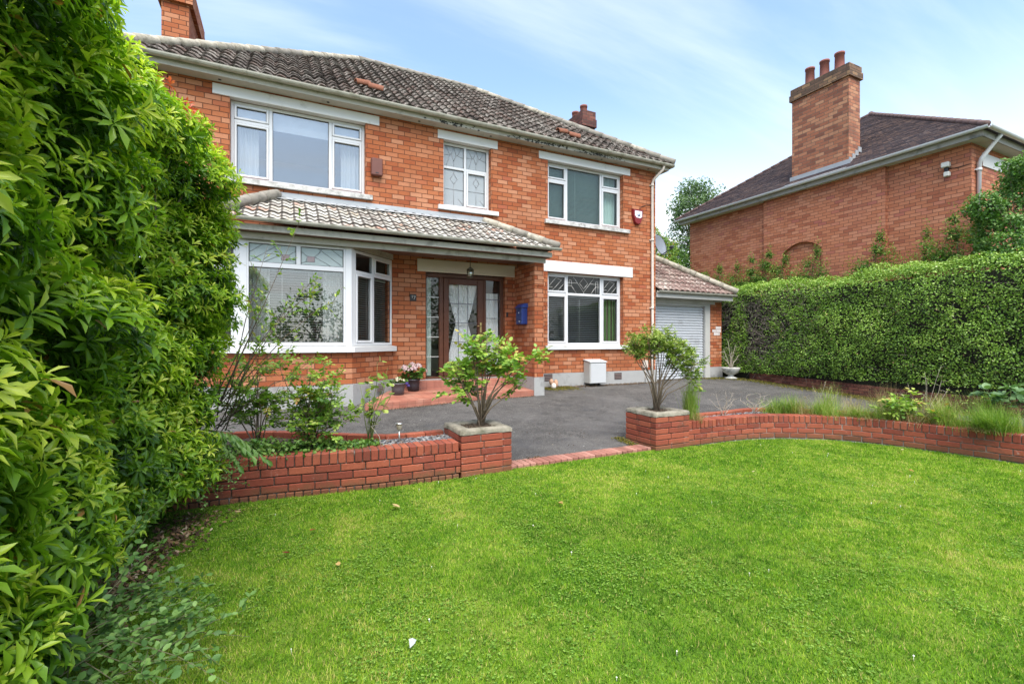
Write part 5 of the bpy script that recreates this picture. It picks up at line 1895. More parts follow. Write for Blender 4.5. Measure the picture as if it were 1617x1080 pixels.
# wild growth over the hedge along the neighbouring wall: one sapling each
for i, (y, h, w) in enumerate([(12.6, 3.5, .36), (12.1, 3.45, .30), (11.55, 3.62, .34), (10.95, 3.55, .34), (10.3, 3.72, .33), (9.75, 3.86, .36), (9.2, 3.62, .3), (8.3, 3.66, .26), (6.75, 3.78, .30), (5.7, 3.62, .22), (5.1, 3.9, .34)]):
    lab = ['lowest tangle of weeds at the far end of the hedge top', 'small yellowish sapling second from the far end of the hedge top', 'bushy sapling above the hedge left of the wall recess edge', 'loose sapling above the hedge near the garage hip',
           'sapling above the hedge just left of the arched recess', 'tallest leafy sapling in front of the arched brick recess', 'slim sapling at the foot of the arched recess', 'thin sapling right of the arched recess',
           'bright yellow green sapling with one straight stem before the brick wall', 'wispy weed on the hedge top under the outside lamp', 'brown tinged sapling beside the leafy shrub at the front corner'][i]
    bushy('sapling', lab, 'sapling', [((13.55, y + random.uniform(-.15, .15), h - .10), (.16, w * random.uniform(.5, .9), .34)), ((13.5, y + .15, h - .5), (.24, w * 1.7, .34)), ((13.55, y - .3, h - .35), (.16, w * .8, .32)), ((13.58, y + random.uniform(-.2, .1), h + .25), (.09, w * .35, .30))], 900, .06, .026, 'weed', (13.62, y, 2.2), ((13.62, y, h), .012, 12), LEAF2, (.25, 1.15), 0, 'saplings along the hedge top', .7, .4)


# ---- stems with leaves: roses and the like
def stems(name, label, cat, base, tips, leafs, mat, bark='bark', r0=.012, comp=5, ln=.035, wd=.024, depth=.12, twigs=4, start=.35, tmpl=OVAL, seed=1, group=None, spread=.09, bend=.1, clump=6):
    """tips: (right, up) metres as seen from the lawn; every stem forks into twigs that carry leaves"""
    rs = random.Random(seed)
    root = thing(name, label, cat, base, group)
    mb = MB()
    b = Vector(base)
    pts, dirs = [], []
    for (rx, uz) in tips:
        tip = b + Vector(R3) * rx + Vector((0, 0, uz)) + Vector(F3) * rs.uniform(-depth, depth)
        s = b + Vector((rs.uniform(-.03, .03), rs.uniform(-.03, .03), 0))
        m1 = s.lerp(tip, .4) + Vector(R3) * (rx * -bend + rs.uniform(-.03, .03)) + Vector((0, 0, rs.uniform(0, .04)))
        m2 = s.lerp(tip, .72) + Vector((rs.uniform(-.03, .03), rs.uniform(-.03, .03), rs.uniform(-.02, .03)))
        path = [s, m1, m2, tip]
        mb.tube(path, [r0, r0 * .75, r0 * .5, r0 * .22], 6)
        for k in range(twigs):
            f = rs.uniform(start, 1.0)
            o = along(path, f)
            L_ = rs.uniform(.5, 1.2) * spread * 2
            d = Vector((rs.gauss(0, 1), rs.gauss(0, 1), rs.uniform(-.1, .9))).normalized()
            e = o + d * L_
            mb.tube([o, o.lerp(e, .5) + Vector((0, 0, .01)), e], [r0 * .3, r0 * .22, r0 * .12], 4)
            for q in range(leafs):
                pts.append(o.lerp(e, rs.uniform(.3, 1.05)))
                dirs.append((d + Vector((rs.gauss(0, .8), rs.gauss(0, .8), rs.gauss(0, .5)))).normalized())
    mb.build('stems', M[bark], root)
    if pts and leafs:
        n = len(pts)
        P0, D0 = np.array(pts), np.array(dirs)
        X, Y = perp(D0)
        side = norm(np.cross(D0, np.array([[0, 0, 1.0]]) + RG.normal(0, .2, (n, 3))))
        nrm_ = norm(np.cross(side, D0))
        nrm_[nrm_[:, 2] < 0] *= -1
        PP, DD, NN_, RR = [], [], [], []
        base_r = np.clip(RG.normal(.56, .2, n) + .25 * (P0[:, 2] - P0[:, 2].mean()) / max(.1, np.ptp(P0[:, 2])), 0, .97)
        for q in range(comp):
            if comp == 1:
                off, dd = 0.0, D0
            else:
                pr = q // 2
                sg = 1 if q % 2 else -1
                off = ln * (.5 + .8 * pr)
                dd = D0 if q == comp - 1 else norm(D0 * .55 + side * sg)
                if q == comp - 1:
                    off = ln * (.5 + .8 * (comp // 2))
            PP.append(P0 + D0 * off if comp > 1 else P0)
            DD.append(dd + RG.normal(0, .15, (n, 3)) + np.array([[0, 0, -.12]])); NN_.append(nrm_ + RG.normal(0, .25, (n, 3))); RR.append(np.clip(base_r + RG.normal(0, .08, n), 0, 1))
        P1 = np.concatenate(PP)
        k = len(P1)
        cloud('leaves', tmpl, P1, np.concatenate(DD), np.concatenate(NN_), RG.uniform(.75, 1.2, k) * ln, RG.uniform(.8, 1.15, k) * wd, np.concatenate(RR), M[mat], root)
    return root


stems('rose_bush', 'spreading rose bush with yellow green leaves growing from the left brick planter', 'rose bush', (1.98, 4.88, .47),
      [(.52, .50), (.60, .78), (.44, .72), (.30, .80), (.16, .86), (.02, .95), (-.12, .84), (-.22, .70), (-.34, .72), (-.30, .45), (-.20, .38), (.10, .70), (.26, .66), (-.05, .66), (.38, .64), (-.24, .58), (.08, 1.0), (-.05, .92)],
      4, 'rose', 'bark', .011, 5, .050, .041, .15, 6, .66, seed=4, spread=.075)
stems('clipped_bush', 'bare legged bush with a dense flat top growing from the right brick planter', 'bush', (4.58, 4.90, .47),
      [(-.36, .92), (-.26, 1.0), (-.15, 1.02), (-.05, 1.06), (.05, 1.05), (.14, 1.03), (.24, .98), (.34, .92), (.42, .78), (.50, .66), (.36, .62), (.46, .84), (-.30, .84), (-.1, .9), (.12, .88), (.27, .74), (.0, .96), (-.2, .92), (.2, .92), (.55, .5)],
      13, 'olive', 'bark', .011, 3, .034, .019, .18, 11, .72, seed=8, spread=.085, bend=.16)
# the left bed
stems('rose_bush', 'thick low rose bush with green leaves in the middle of the left bed', 'rose bush', (.26, 5.05, .34),
      [(-.28, .86), (-.12, .80), (.05, .88), (.18, .84), (.30, .78), (-.36, .62), (.24, .55), (.10, .62), (-.05, .55), (.32, .40), (-.25, .40), (.05, .34), (.35, .28), (-.15, .25), (.2, .3)],
      6, 'rose', 'bark', .008, 5, .036, .027, .18, 8, .3, seed=14, spread=.085)
stems('rose_bush', 'taller rose bush beside the evergreen shrub in the left bed', 'rose bush', (-.22, 5.2, .34),
      [(-.30, .82), (-.15, .86), (.0, .92), (.12, .84), (-.36, .60), (.14, .64), (-.1, .62), (-.28, .42), (.05, .45)],
      6, 'rose', 'bark', .008, 5, .038, .028, .18, 7, .35, seed=15, spread=.085)
stems('leggy_plant', 'leggy plant with yellowing curled leaves on tall bare stems beside the solar light', 'plant', (.80, 4.98, .34),
      [(.08, .86), (.16, .72), (.20, .80), (-.05, .70), (-.14, .62), (.02, .55), (.26, .66), (-.10, .45), (.05, .34)], 2, 'olive', 'bark_green', .006, 1, .075, .05, .1, 4, .3, seed=16, spread=.06)
stems('bare_twigs', 'few bare pale twigs hanging over the left brick wall below the leggy plant', 'twigs', (.86, 4.72, .36),
      [(-.06, -.13), (.20, -.10), (-.10, .22), (.10, .02)], 0, 'olive', 'bark_pale', .004, 1, depth=.06, twigs=3, seed=18, spread=.05)
bushy('ivy', 'dark low ivy spreading along the top of the left brick wall', 'ivy', [((-.35, 4.98, .36), (.5, .26, .10)), ((.2, 4.92, .36), (.4, .22, .08)), ((.62, 4.86, .36), (.3, .12, .05)), ((-.9, 5.1, .36), (.5, .3, .14))],
      2600, .032, .030, 'midgreen', (-.2, 4.95, .34), None, OVAL, (.5, 1.1), .2)
# arching shrub before the bay window
root = thing('arching_shrub', 'thin arching shrub with long bare twigs and few leaves crossing the bay window', 'shrub', (-.45, 5.2, .3))
mb = MB()
pts, dirs = [], []
rs = random.Random(5)
b = Vector((-.55, 5.1, .75))
for (rx, uz, sag) in [(1.02, 1.22, .12), (.86, 1.28, .18), (.66, 1.10, .1), (.40, 1.62, .0), (.62, 1.85, .0), (.80, .86, .12), (.95, .62, .1), (.55, .98, .1), (.30, 1.38, .05), (.36, 1.05, .05), (.52, .70, .1), (.20, 1.9, 0), (.75, 1.42, .1), (.42, .42, .06)]:
    tip = b + Vector(R3) * rx + Vector((0, 0, (uz - .55) * 1.25 + .22)) + Vector(F3) * rs.uniform(-.1, .45)
    m = b.lerp(tip, .55) + Vector((0, 0, sag))
    pa = [b + Vector((rs.uniform(-.06, .06), rs.uniform(-.1, .1), rs.uniform(-.3, .1))), m, m.lerp(tip, .55) + Vector((0, 0, sag * .4)), tip]
    mb.tube(pa, [.0055, .004, .0025, .0012], 5)
    for k in range(8):
        o = along(pa, rs.uniform(.35, 1))
        d = (tip - b).normalized() * .7 + Vector((rs.gauss(0, .5), rs.gauss(0, .5), rs.gauss(0, .5)))
        e = o + d.normalized() * rs.uniform(.06, .2)
        mb.tube([o, e], [.002, .001], 4)
        for q in range(rs.randint(3, 9)):
            pts.append(o.lerp(e, rs.uniform(.2, 1)))
            dirs.append((d.normalized() + Vector((rs.gauss(0, .6), rs.gauss(0, .6), rs.gauss(-.2, .5)))).normalized())
mb.build('branches', M['bark'], root)
n = len(pts)
cloud('leaves', OVAL, np.array(pts), np.array(dirs), np.array([[0, 0, 1.0]] * n) + RG.normal(0, .5, (n, 3)), RG.uniform(.028, .06, n), RG.uniform(.014, .026, n), RG.uniform(.2, .95, n), M['rose'], root)
# drooping leafy spray over the wall end
root = thing('drooping_spray', 'drooping spray of long pointed green leaves over the left end of the brick wall', 'spray', (-.42, 4.6, .62))
mb = MB()
pts, dirs, nr = [], [], []
for (x0, x1, dz, dy) in [(-.62, -.12, -.30, -.10), (-.60, -.24, -.22, -.22), (-.66, -.34, -.30, -.16)]:
    a_, b_ = Vector((x0, 4.7, .66)), Vector((x1, 4.7 + dy, .66 + dz))
    pa = [a_, a_.lerp(b_, .5) + Vector((0, 0, .09)), b_]
    mb.tube(pa, [.005, .003, .0015], 5)
    for k in range(9):
        for sg in (-1, 1):
            o = along(pa, .15 + .1 * k)
            d = (b_ - a_).normalized() * .6 + Vector((0, -.25, -.75)) * (.8 if sg > 0 else .25) + Vector((0, 0, -.1)) + Vector((rs.gauss(0, .1), sg * .25, 0))
            pts.append(o); dirs.append(d); nr.append((.2, -.7, .6))
mb.build('stems', M['bark_green'], root)
n = len(pts)
cloud('leaves', LANCE, np.array(pts), np.array(dirs), np.array(nr) + RG.normal(0, .2, (n, 3)), RG.uniform(.085, .125, n), RG.uniform(.03, .042, n), RG.uniform(.45, .8, n), M['midgreen'], root)


# low sprays of small round leaves (front left and by the wall)
def spray(label, base, arms, seed, ln=.024, per=22, mat='bluegreen', area=(.25, .12)):
    rs = random.Random(seed)
    root = thing('low_spray', label, 'low shrub', base)
    mb = MB()
    pts, dirs = [], []
    b = Vector(base)
    for (dx, dy, dz) in arms:
        t_ = b + Vector((dx, dy, dz))
        s = b + Vector((rs.uniform(-area[0], .05), rs.uniform(-area[1], area[1]), rs.uniform(0, .12)))
        m = s.lerp(t_, .5) + Vector((rs.uniform(-.03, .03), rs.uniform(-.03, .03), rs.uniform(.03, .10)))
        pa = [s, m, m.lerp(t_, .5) + Vector((0, 0, .02)), t_]
        mb.tube(pa, [.0022, .0018, .0014, .0008], 5)
        subs = [pa]
        for k in range(3):
            o = along(pa, rs.uniform(.3, .85))
            e = o + (t_ - s).normalized() * rs.uniform(.06, .18) + Vector((rs.gauss(0, .06), rs.gauss(0, .06), rs.gauss(.02, .04)))
            e.z = max(e.z, .03)
            mb.tube([o, e], [.0012, .0007], 4)
            subs.append([o, e])
        for pa2 in subs:
            for k in range(per if pa2 is pa else per // 3):
                f = rs.uniform(.12, .97)
                o = along(pa2, f)
                d = (Vector(pa2[-1]) - Vector(pa2[0])).normalized() * .4 + Vector((rs.gauss(0, .7), rs.gauss(0, .7), rs.gauss(.1, .35)))
                pts.append(o); dirs.append(d.normalized())
    mb.build('stems', M['spray_stem'], root)
    n = len(pts)
    cloud('leaves', OVAL, np.array(pts), np.array(dirs), np.array([[0, 0, 1.0]] * n) + RG.normal(0, .35, (n, 3)), RG.uniform(.7, 1.2, n) * ln, RG.uniform(.75, 1.1, n) * ln * .68, RG.uniform(.1, .95, n), M[mat], root)


rs_ = random.Random(12)
spray('low sprays of small dull green leaves spreading onto the lawn at the front left', (-.84, 2.42, .10),
      [(rs_.uniform(.10, .74), rs_.uniform(-.62, .58), rs_.uniform(-.06, .16)) for _ in range(24)] + [(.55, .15, .02), (.70, .02, -.04), (.50, .34, .10), (.24, .42, .42), (.34, .3, .36), (.12, .44, .34)], 3, .034, 26, 'spray_leaf', (.15, .45))
spray('low sprays of small dull green leaves reaching over the left end of the brick wall', (-.75, 4.45, .22),
      [(.36, .05, .10), (.42, -.12, .04), (.30, -.22, -.02), (.45, .1, .18), (.22, -.30, -.08), (.50, .0, -.02), (.38, .12, .25), (.18, -.15, .1), (.55, .12, .12), (.3, .0, -.05)], 6, .026, 18, 'spray_leaf')
spray('grey green twiggy sprays between the evergreen shrub and the bay, behind the left wall', (-.68, 5.25, .50),
      [(.30, .0, .30), (.42, .1, .22), (.36, -.1, .12), (.2, .1, .40), (.5, -.05, .06), (.25, -.2, .05), (.15, .0, .5), (.45, .15, .34), (.1, .2, .55), (.05, -.1, .45)], 9, .022, 26)


# ---- the right bed
def tuft(label, base, n, h, spread, mat='tuft', lean=(0, 0), wd=.0065, group=None, bias=.5):
    root = thing('grass_tuft', label, 'grass tuft', base, group)
    b = np.array(base)
    P = b + np.stack([RG.normal(0, spread * .28, n), RG.normal(0, spread * .28, n), np.zeros(n)], 1)
    hh = h * 1.3 * RG.uniform(.4, 1.0, n)
    a = RG.uniform(0, 2 * PI, n)
    out_ = spread * RG.uniform(.2, 1.1, n)
    V, Fs, rr = [], [], []
    k = 5
    vs = np.zeros((n, k * 2, 3))
    dirx = np.stack([np.cos(a) * out_ + lean[0] * RG.uniform(.3, 1.2, n), np.sin(a) * out_ + lean[1] * RG.uniform(.3, 1.2, n)], 1)
    wv = np.stack([-np.sin(a), np.cos(a)], 1)
    for i in range(k):
        t_ = i / (k - 1)
        cx = P[:, :2] + dirx * (t_ ** 1.7)[None] if False else P[:, :2] + dirx * (t_ ** 1.7)
        cz = P[:, 2] + hh * (t_ - .35 * t_ ** 2.2 * np.clip(np.linalg.norm(dirx, axis=1) / h, 0, 1.8))
        w_ = wd * (1 - t_ * .92)
        vs[:, 2 * i, :2] = cx - wv * w_ / 2; vs[:, 2 * i, 2] = cz
        vs[:, 2 * i + 1, :2] = cx + wv * w_ / 2; vs[:, 2 * i + 1, 2] = cz
    fl = np.array([j for i in range(k - 1) for j in (2 * i, 2 * i + 1, 2 * i + 3, 2 * i + 2)])
    loops = (np.arange(n)[:, None] * 2 * k + fl[None]).ravel()
    tot = np.full(n * (k - 1), 4)
    st = np.arange(n * (k - 1)) * 4
    finish('blades', vs.reshape(-1, 3), loops, st, tot, M[mat], None, root, False, np.repeat(np.clip(RG.normal(bias, .22, n), 0, 1), 2 * k), False)
    return root


tuft('tall upright yellow green grass tuft beside the right brick planter', (5.08, 4.78, .29), 420, .52, .14, bias=.6)
tuft('dry straw at the foot of the tall grass beside the right planter', (5.08, 4.66, .30), 160, .16, .16, 'straw', (0, -.07), .004)
tuft('fine blue green grass tuft at the far side of the right bed', (6.85, 4.70, .29), 260, .26, .22, bias=.35)
tuft('soft green grass tuft in the middle of the curved right bed', (7.22, 4.30, .29), 420, .26, .26, bias=.55)
tuft('grass tuft with straw tips leaning over the curved right wall', (7.42, 3.9, .29), 420, .22, .26, lean=(-.08, -.05), bias=.65)
tuft('thin seeding grass between the stalks in the right bed', (7.62, 3.5, .29), 240, .34, .24, bias=.7)
tuft('large combed green grass tuft flopping over the right wall', (7.72, 2.55, .30), 900, .34, .30, lean=(-.20, -.02), bias=.42)
tuft('dry straw hanging over the right wall below the large grass tuft', (7.60, 2.62, .31), 260, .12, .22, 'straw', (-.14, 0), .004)
tuft('dry straw lying on the wall top near the leafy young plant', (7.36, 3.75, .31), 150, .10, .24, 'straw', (-.08, 0), .004)
tuft('short yellowing grass at the right end of the bed', (7.85, 2.1, .30), 260, .2, .22, bias=.8)
tuft('tall wispy seeding grass rising in the middle of the right bed', (7.35, 4.25, .29), 300, .46, .24, bias=.72, wd=.004)
tuft('blue green grass leaning left beside the bend of the right wall', (6.95, 4.55, .29), 340, .32, .26, lean=(-.08, 0), bias=.4)
tuft('pale straw grass standing behind the leafy young plant', (7.85, 3.75, .29), 320, .48, .26, 'straw', wd=.004)
tuft('long yellow grass between the leafy plant and the large tuft', (7.75, 3.05, .29), 380, .42, .28, lean=(-.06, 0), bias=.75)
tuft('dense green grass behind the large flopping tuft', (8.0, 2.7, .29), 420, .46, .28, bias=.5)
for i, (x, y, h, n_, mt) in enumerate([(6.72, 4.72, .26, 200, 'tuft'), (7.0, 4.45, .3, 220, 'straw'), (7.16, 4.12, .28, 240, 'tuft'), (7.5, 4.0, .36, 200, 'straw'), (7.55, 3.65, .30, 240, 'tuft'), (7.62, 3.3, .30, 200, 'straw'), (7.68, 2.9, .30, 240, 'tuft'), (7.95, 2.35, .34, 220, 'tuft'), (8.0, 3.2, .38, 220, 'straw')]):
    tuft('ragged wild grass between the plants along the top of the curved right wall', (x, y, .29), n_, h, .30, mt, (random.uniform(-.1, .05), random.uniform(-.06, .04)), .005, 'wild grass along the right bed', .62)
stems('seed_stalks', 'three thick dry dock stalks leaning over the middle of the right bed', 'stalks', (7.3, 4.35, .29),
      [(-.12, .44), (.06, .52), (.22, .42), (.34, .34), (-.26, .3)], 2, 'straw', 'bark_pale', .004, 1, .025, .014, .12, 4, .6, seed=63, spread=.04)
stems('leafy_plant', 'leafy young plant with bright yellow green leaves in the right bed', 'plant', (7.60, 3.45, .29),
      [(-.16, .34), (.0, .44), (.14, .38), (.2, .24), (-.2, .2), (.05, .26)], 5, 'rose', 'bark_green', .006, 3, .055, .036, .14, 5, .35, seed=31, spread=.08)
stems('seed_stalks', 'tall thin brown seed stalks rising from the right bed', 'stalks', (7.78, 3.25, .29),
      [(-.22, .56), (-.10, .72), (.02, .62), (.12, .80), (.0, .46), (.2, .6), (-.36, .44), (.3, .5), (-.44, .34)], 1, 'straw', 'bark_pale', .0035, 1, .02, .01, .12, 4, .7, seed=33, spread=.04)
stems('seed_stalks', 'leaning flower stalks with yellowish heads before the big grass tuft', 'stalks', (7.92, 2.75, .30),
      [(-.30, .46), (-.20, .50), (-.08, .44), (-.38, .36), (.05, .42)], 4, 'olive', 'bark_green', .004, 1, .028, .014, .1, 4, .6, seed=35, spread=.05)
stems('broad_leaf_plant', 'broad leaved plant with large round pale green leaves at the right end of the bed', 'plant', (8.15, 2.55, .28),
      [(-.22, .52), (-.05, .60), (.12, .56), (.26, .46), (.36, .36), (-.12, .40), (.05, .44), (.2, .34)], 4, 'bluegreen', 'bark_green', .006, 1, .10, .075, .16, 4, .55, seed=37, spread=.08)
stems('broad_leaf_plant', 'small round leaved plant with flat heads left of the larger one', 'plant', (7.62, 3.12, .29),
      [(-.12, .22), (.05, .26), (.18, .2), (.0, .14)], 4, 'rose', 'bark_green', .004, 1, .06, .045, .1, 4, .4, seed=39, spread=.06)
stems('bare_bush', 'small leafless twig bush behind the wall right of the tall grass', 'dead bush', (5.75, 4.80, .29),
      [(-.18, .26), (-.08, .36), (.02, .40), (.12, .38), (.2, .28), (.16, .2)], 0, 'olive', 'bark_pale', .005, 1, twigs=7, seed=41, spread=.05, start=.3)
stems('bare_bush', 'low dark leafless bush near the bend of the right wall', 'dead bush', (6.42, 4.80, .29),
      [(-.26, .24), (-.12, .30), (.06, .34), (.18, .30), (.26, .22)], 1, 'olive', 'bark_pale', .006, 1, .014, .01, twigs=7, seed=43, spread=.05, start=.3)
stems('leafy_plant', 'slim plant with large pale pointed leaves beside the tall grass', 'plant', (5.22, 4.86, .29),
      [(-.02, .60), (.06, .46), (.03, .80), (.05, .28)], 2, 'weed', 'bark_green', .005, 1, .10, .05, .05, 3, .5, seed=45, spread=.05)
stems('bare_twigs', 'bare pink twigs at the right edge of the bed before the boundary wall', 'twigs', (8.1, 2.1, .29),
      [(-.1, .2), (.05, .26), (.15, .16), (.0, .12)], 0, 'olive', 'bark_pale', .004, 1, twigs=4, seed=47, spread=.05)

# moss and litter strips along the drive
M['moss'] = leafmat('moss_tuft', [(0, (.06, .07, .012)), (.5, (.14, .13, .02)), (1, (.24, .19, .05))], .9, .1, .1)
M['litter'] = leafmat('dead_leaf_litter', [(0, (.035, .022, .015)), (.5, (.10, .06, .035)), (.85, (.2, .12, .06)), (1, (.42, .34, .24))], .9, .05, .1)


def strip(name, path, w, n, mat, ln, z=.006):
    pts = resample(path, .02)
    idx = RG.integers(0, len(pts), n)
    A = np.array(pts)[idx]
    o = RG.normal(0, w * .4, n) * (.5 + vnoise(A[:, :2], .3, 50))
    P = np.stack([A[:, 0] - A[:, 3] * o, A[:, 1] + A[:, 2] * o], 1)
    zz = np.array([zg(y) for y in P[:, 1]]) + z + RG.uniform(0, .012, n)
    P = np.concatenate([P, zz[:, None]], 1)
    D = rdir(n)
    D[:, 2] = np.abs(D[:, 2]) * .5
    return kind(cloud(name, LEAF2, P, D, np.array([[0, 0, 1.0]] * n) + RG.normal(0, .4, (n, 3)), RG.uniform(.6, 1.3, n) * ln, RG.uniform(.4, .8, n) * ln, RG.random(n), M[mat]), 'stuff')


strip('moss', [(10.9, 9.85), (11.75, 9.6), (12.1, 8.8), (12.08, 7.2), (11.95, 5.5), (11.9, 4.0)], .5, 9000, 'moss', .03)
strip('moss', [(5.35, 9.3), (6.2, 9.38)], .32, 2400, 'moss', .022)
strip('leaf_litter', [(5.2, 9.5), (7.0, 9.42), (8.9, 9.48)], .18, 1500, 'litter', .028)
strip('leaf_litter', [(9.0, 9.78), (11.1, 9.78)], .16, 500, 'litter', .026)
strip('leaf_litter', [(1.2, 8.1), (1.75, 8.12), (3.1, 8.44), (4.7, 8.58)], .09, 1100, 'litter', .02)
strip('leaf_litter', [(2.3, 5.0), (3.2, 6.3), (4.4, 5.4), (5.6, 6.6), (7.5, 6.0), (9.5, 7.6), (10.8, 6.6)], 1.7, 520, 'litter', .016)
strip('moss', [(4.18, 4.85), (4.22, 5.3)], .16, 500, 'moss', .022)
strip('leaf_litter', [(2.3, 4.76), (2.75, 4.84)], .16, 420, 'litter', .024)
strip('leaf_litter', curve([(-.62, 4.5), (-.72, 3.9), (-.86, 3.2), (-.95, 2.6)]), .26, 1500, 'litter', .035, .008)
# single leaves and scraps lying on the grass
M['scrap'] = leafmat('fallen_leaf', [(0, (.14, .03, .015)), (.3, (.30, .10, .03)), (.6, (.40, .26, .09)), (1, (.50, .42, .24))], .8, .1, .2)
SCR = [(.861, 3.90, .085, .75, 'curled tan leaf lying on the lawn near the left brick wall'), (2.10, 3.42, .07, .55, 'tan leaf lying alone in the middle of the lawn near the drive opening'),
       (.20, 3.72, .05, .15, 'small red leaf on the grass near the shrubs'), (.035, 3.37, .05, .02, 'dark shrivelled leaf on the grass in front of the evergreen shrub'), (-.30, 4.35, .06, .8, 'yellow leaf at the edge of the grass by the shrub'),
       (.30, 3.05, .04, .6, 'small orange leaf at the left of the lawn'), (.05, 1.95, .06, .2, 'dead red leaf low on the lawn beside the spreading sprays'), (-.12, 1.75, .07, .35, 'larger rust coloured leaf nearest the viewer'),
       (4.45, 3.35, .05, .9, 'pale leaf on the right half of the lawn'), (5.1, 3.9, .05, .7, 'pale leaf near the bend of the right wall'), (6.0, 2.6, .06, .4, 'brown twig like leaf at the right of the lawn'), (7.05, 3.2, .07, .95, 'pale leaf at the foot of the right wall')]
for (x, y, l, c, lab) in SCR:
    a = random.uniform(0, 2 * PI)
    d = np.array([[math.cos(a), math.sin(a), .25], [math.cos(a + .7), math.sin(a + .7), .3]])
    o = cloud('fallen_leaf', OVAL, np.array([[x, y, .03], [x, y, .032]]), d, np.array([[.2, .1, 1.0], [-.3, .2, 1]]), np.array([l, l * .7]), np.array([l * .55, l * .4]), np.array([c, min(1, c + .05)]), M['scrap'])
    tag(o, lab, 'leaf', 'fallen leaves on the lawn')
mb = MB()
mb.add([(0, 0, 0), (.055, .01, .012), (.08, .035, .02), (.05, .06, .014), (.0, .05, .03), (.035, .03, .035)], [[0, 1, 5], [1, 2, 5], [2, 3, 5], [3, 4, 5], [4, 0, 5]])
mb.v = [(x * .42 + .51, y * .42 + 2.10, z + .022) for x, y, z in mb.v]
tag(mb.build('white_scrap', simple('white_paper_scrap', (.40, .42, .42), .5, .15, 20)), 'white crumpled scrap lying on the lawn near the viewer', 'litter')
# ------------------------------------------------------------------ small things on and about the house
# red alarm box with a white face
root = thing('alarm_box', 'red shield shaped alarm box with a white face beside the upper right window', 'alarm box', (8.29, 9.6, 4.65))
pr = [(-.17, .20), (.17, .20), (.165, .02), (.10, -.16), (.05, -.205), (-.05, -.205), (-.10, -.16), (-.165, .02)]


def extr(mb, pr, cx, cz, y0, y1, m=0, sc0=1.0, sc1=1.0):
    n = len(pr)
    v = [(cx + x * sc0, y0, cz + z * sc0) for x, z in pr] + [(cx + x * sc1, y1, cz + z * sc1) for x, z in pr]
    mb.add(v, [list(range(n)), list(range(n, 2 * n))[::-1]] + [[(i + 1) % n, i, n + i, n + (i + 1) % n] for i in range(n)], m)


mb = MB()
extr(mb, pr, 8.29, 4.66, 9.6 - .075, 9.599, 0, .90, 1.0)
mb.build('case', simple('dark_red_plastic', (.18, .012, .012), .35, .1, 9), root)
mb = MB()
extr(mb, [(-.115, .125), (.12, .125), (.12, -.02), (.06, -.06), (-.06, -.05), (-.115, 0)], 8.29, 4.68, 9.52, 9.526)
mb.build('face_label', simple('white_label', (.66, .63, .66), .4, .15, 22), root)
mb = MB()
mb.lathe((8.30, 9.5195, 4.71), [(.05, 0), (.05, .003)], 14, 0, (0, -1, 0))
mb.build('emblem', simple('pale_blue_print', (.36, .40, .52), .4, .1, 30), root)
mb = MB()
mb.tube([(8.36, 9.56, 4.86), (8.45, 9.585, 4.95), (8.62, 9.592, 5.02), (8.77, 9.59, 5.03)], .006, 5)
tag(mb.build('alarm_cable', M['black_metal']), 'thin dark cable running from the red alarm box to the downpipe', 'cable')
# brown old alarm box
root = thing('alarm_box', 'plain brown box on the brick wall beside the upper left window', 'alarm box', (1.65, 9.6, 4.85))
mb = MB()
mb.obox((1.655, 9.545, 4.865), (.11, 0, 0), (0, .054, 0), (0, 0, .17), bev=.014)
mb.build('case', simple('brown_box_paint', (.13, .045, .032), .5, .2, 8), root)
mb = MB()
mb.obox((1.655, 9.49, 4.74), (.03, 0, 0), (0, .004, 0), (0, 0, .008))
mb.build('screw_cover', M['black_metal'], root)
# house number 17
root = thing('number_plate', 'small black square plate with the number 17 beside the door', 'number plate', (2.39, 9.6, 2.31))
mb = MB()
mb.obox((2.395, 9.592, 2.315), (.068, 0, 0), (0, .008, 0), (0, 0, .07), bev=.004)
mb.build('plate', simple('black_plate', (.022, .014, .010), .4, .2, 9), root)


def text(s, size, loc, mat, parent, rot=(PI / 2, 0, 0), extrude=.002):
    cu = bpy.data.curves.new('numeral', 'FONT')
    cu.body = s
    cu.size = size
    cu.align_x = 'CENTER'
    cu.align_y = 'CENTER'
    cu.extrude = extrude
    o = bpy.data.objects.new('numeral', cu)
    COL.objects.link(o)
    dg = bpy.context.evaluated_depsgraph_get()
    me = bpy.data.meshes.new_from_object(o.evaluated_get(dg))
    bpy.data.objects.remove(o)
    o = bpy.data.objects.new('numeral', me)
    COL.objects.link(o)
    me.materials.clear()
    me.materials.append(mat)
    o.parent = parent
    o.location = Vector(loc) - origin_of(parent)
    o.rotation_euler = rot
    return o


ivory = simple('ivory_numeral', (.42, .38, .33), .5, .1, 9)
text('1', .085, (2.376, 9.581, 2.328), ivory, root, (PI / 2, 0, .0))
text('7', .105, (2.422, 9.581, 2.308), ivory, root)
# bell push
mb = MB()
mb.obox((4.545, 9.59, 2.02), (.022, 0, 0), (0, .012, 0), (0, 0, .05), bev=.006)
tag(mb.build('bell_push', M['black_metal']), 'small dark bell push on the wall right of the door', 'bell push')
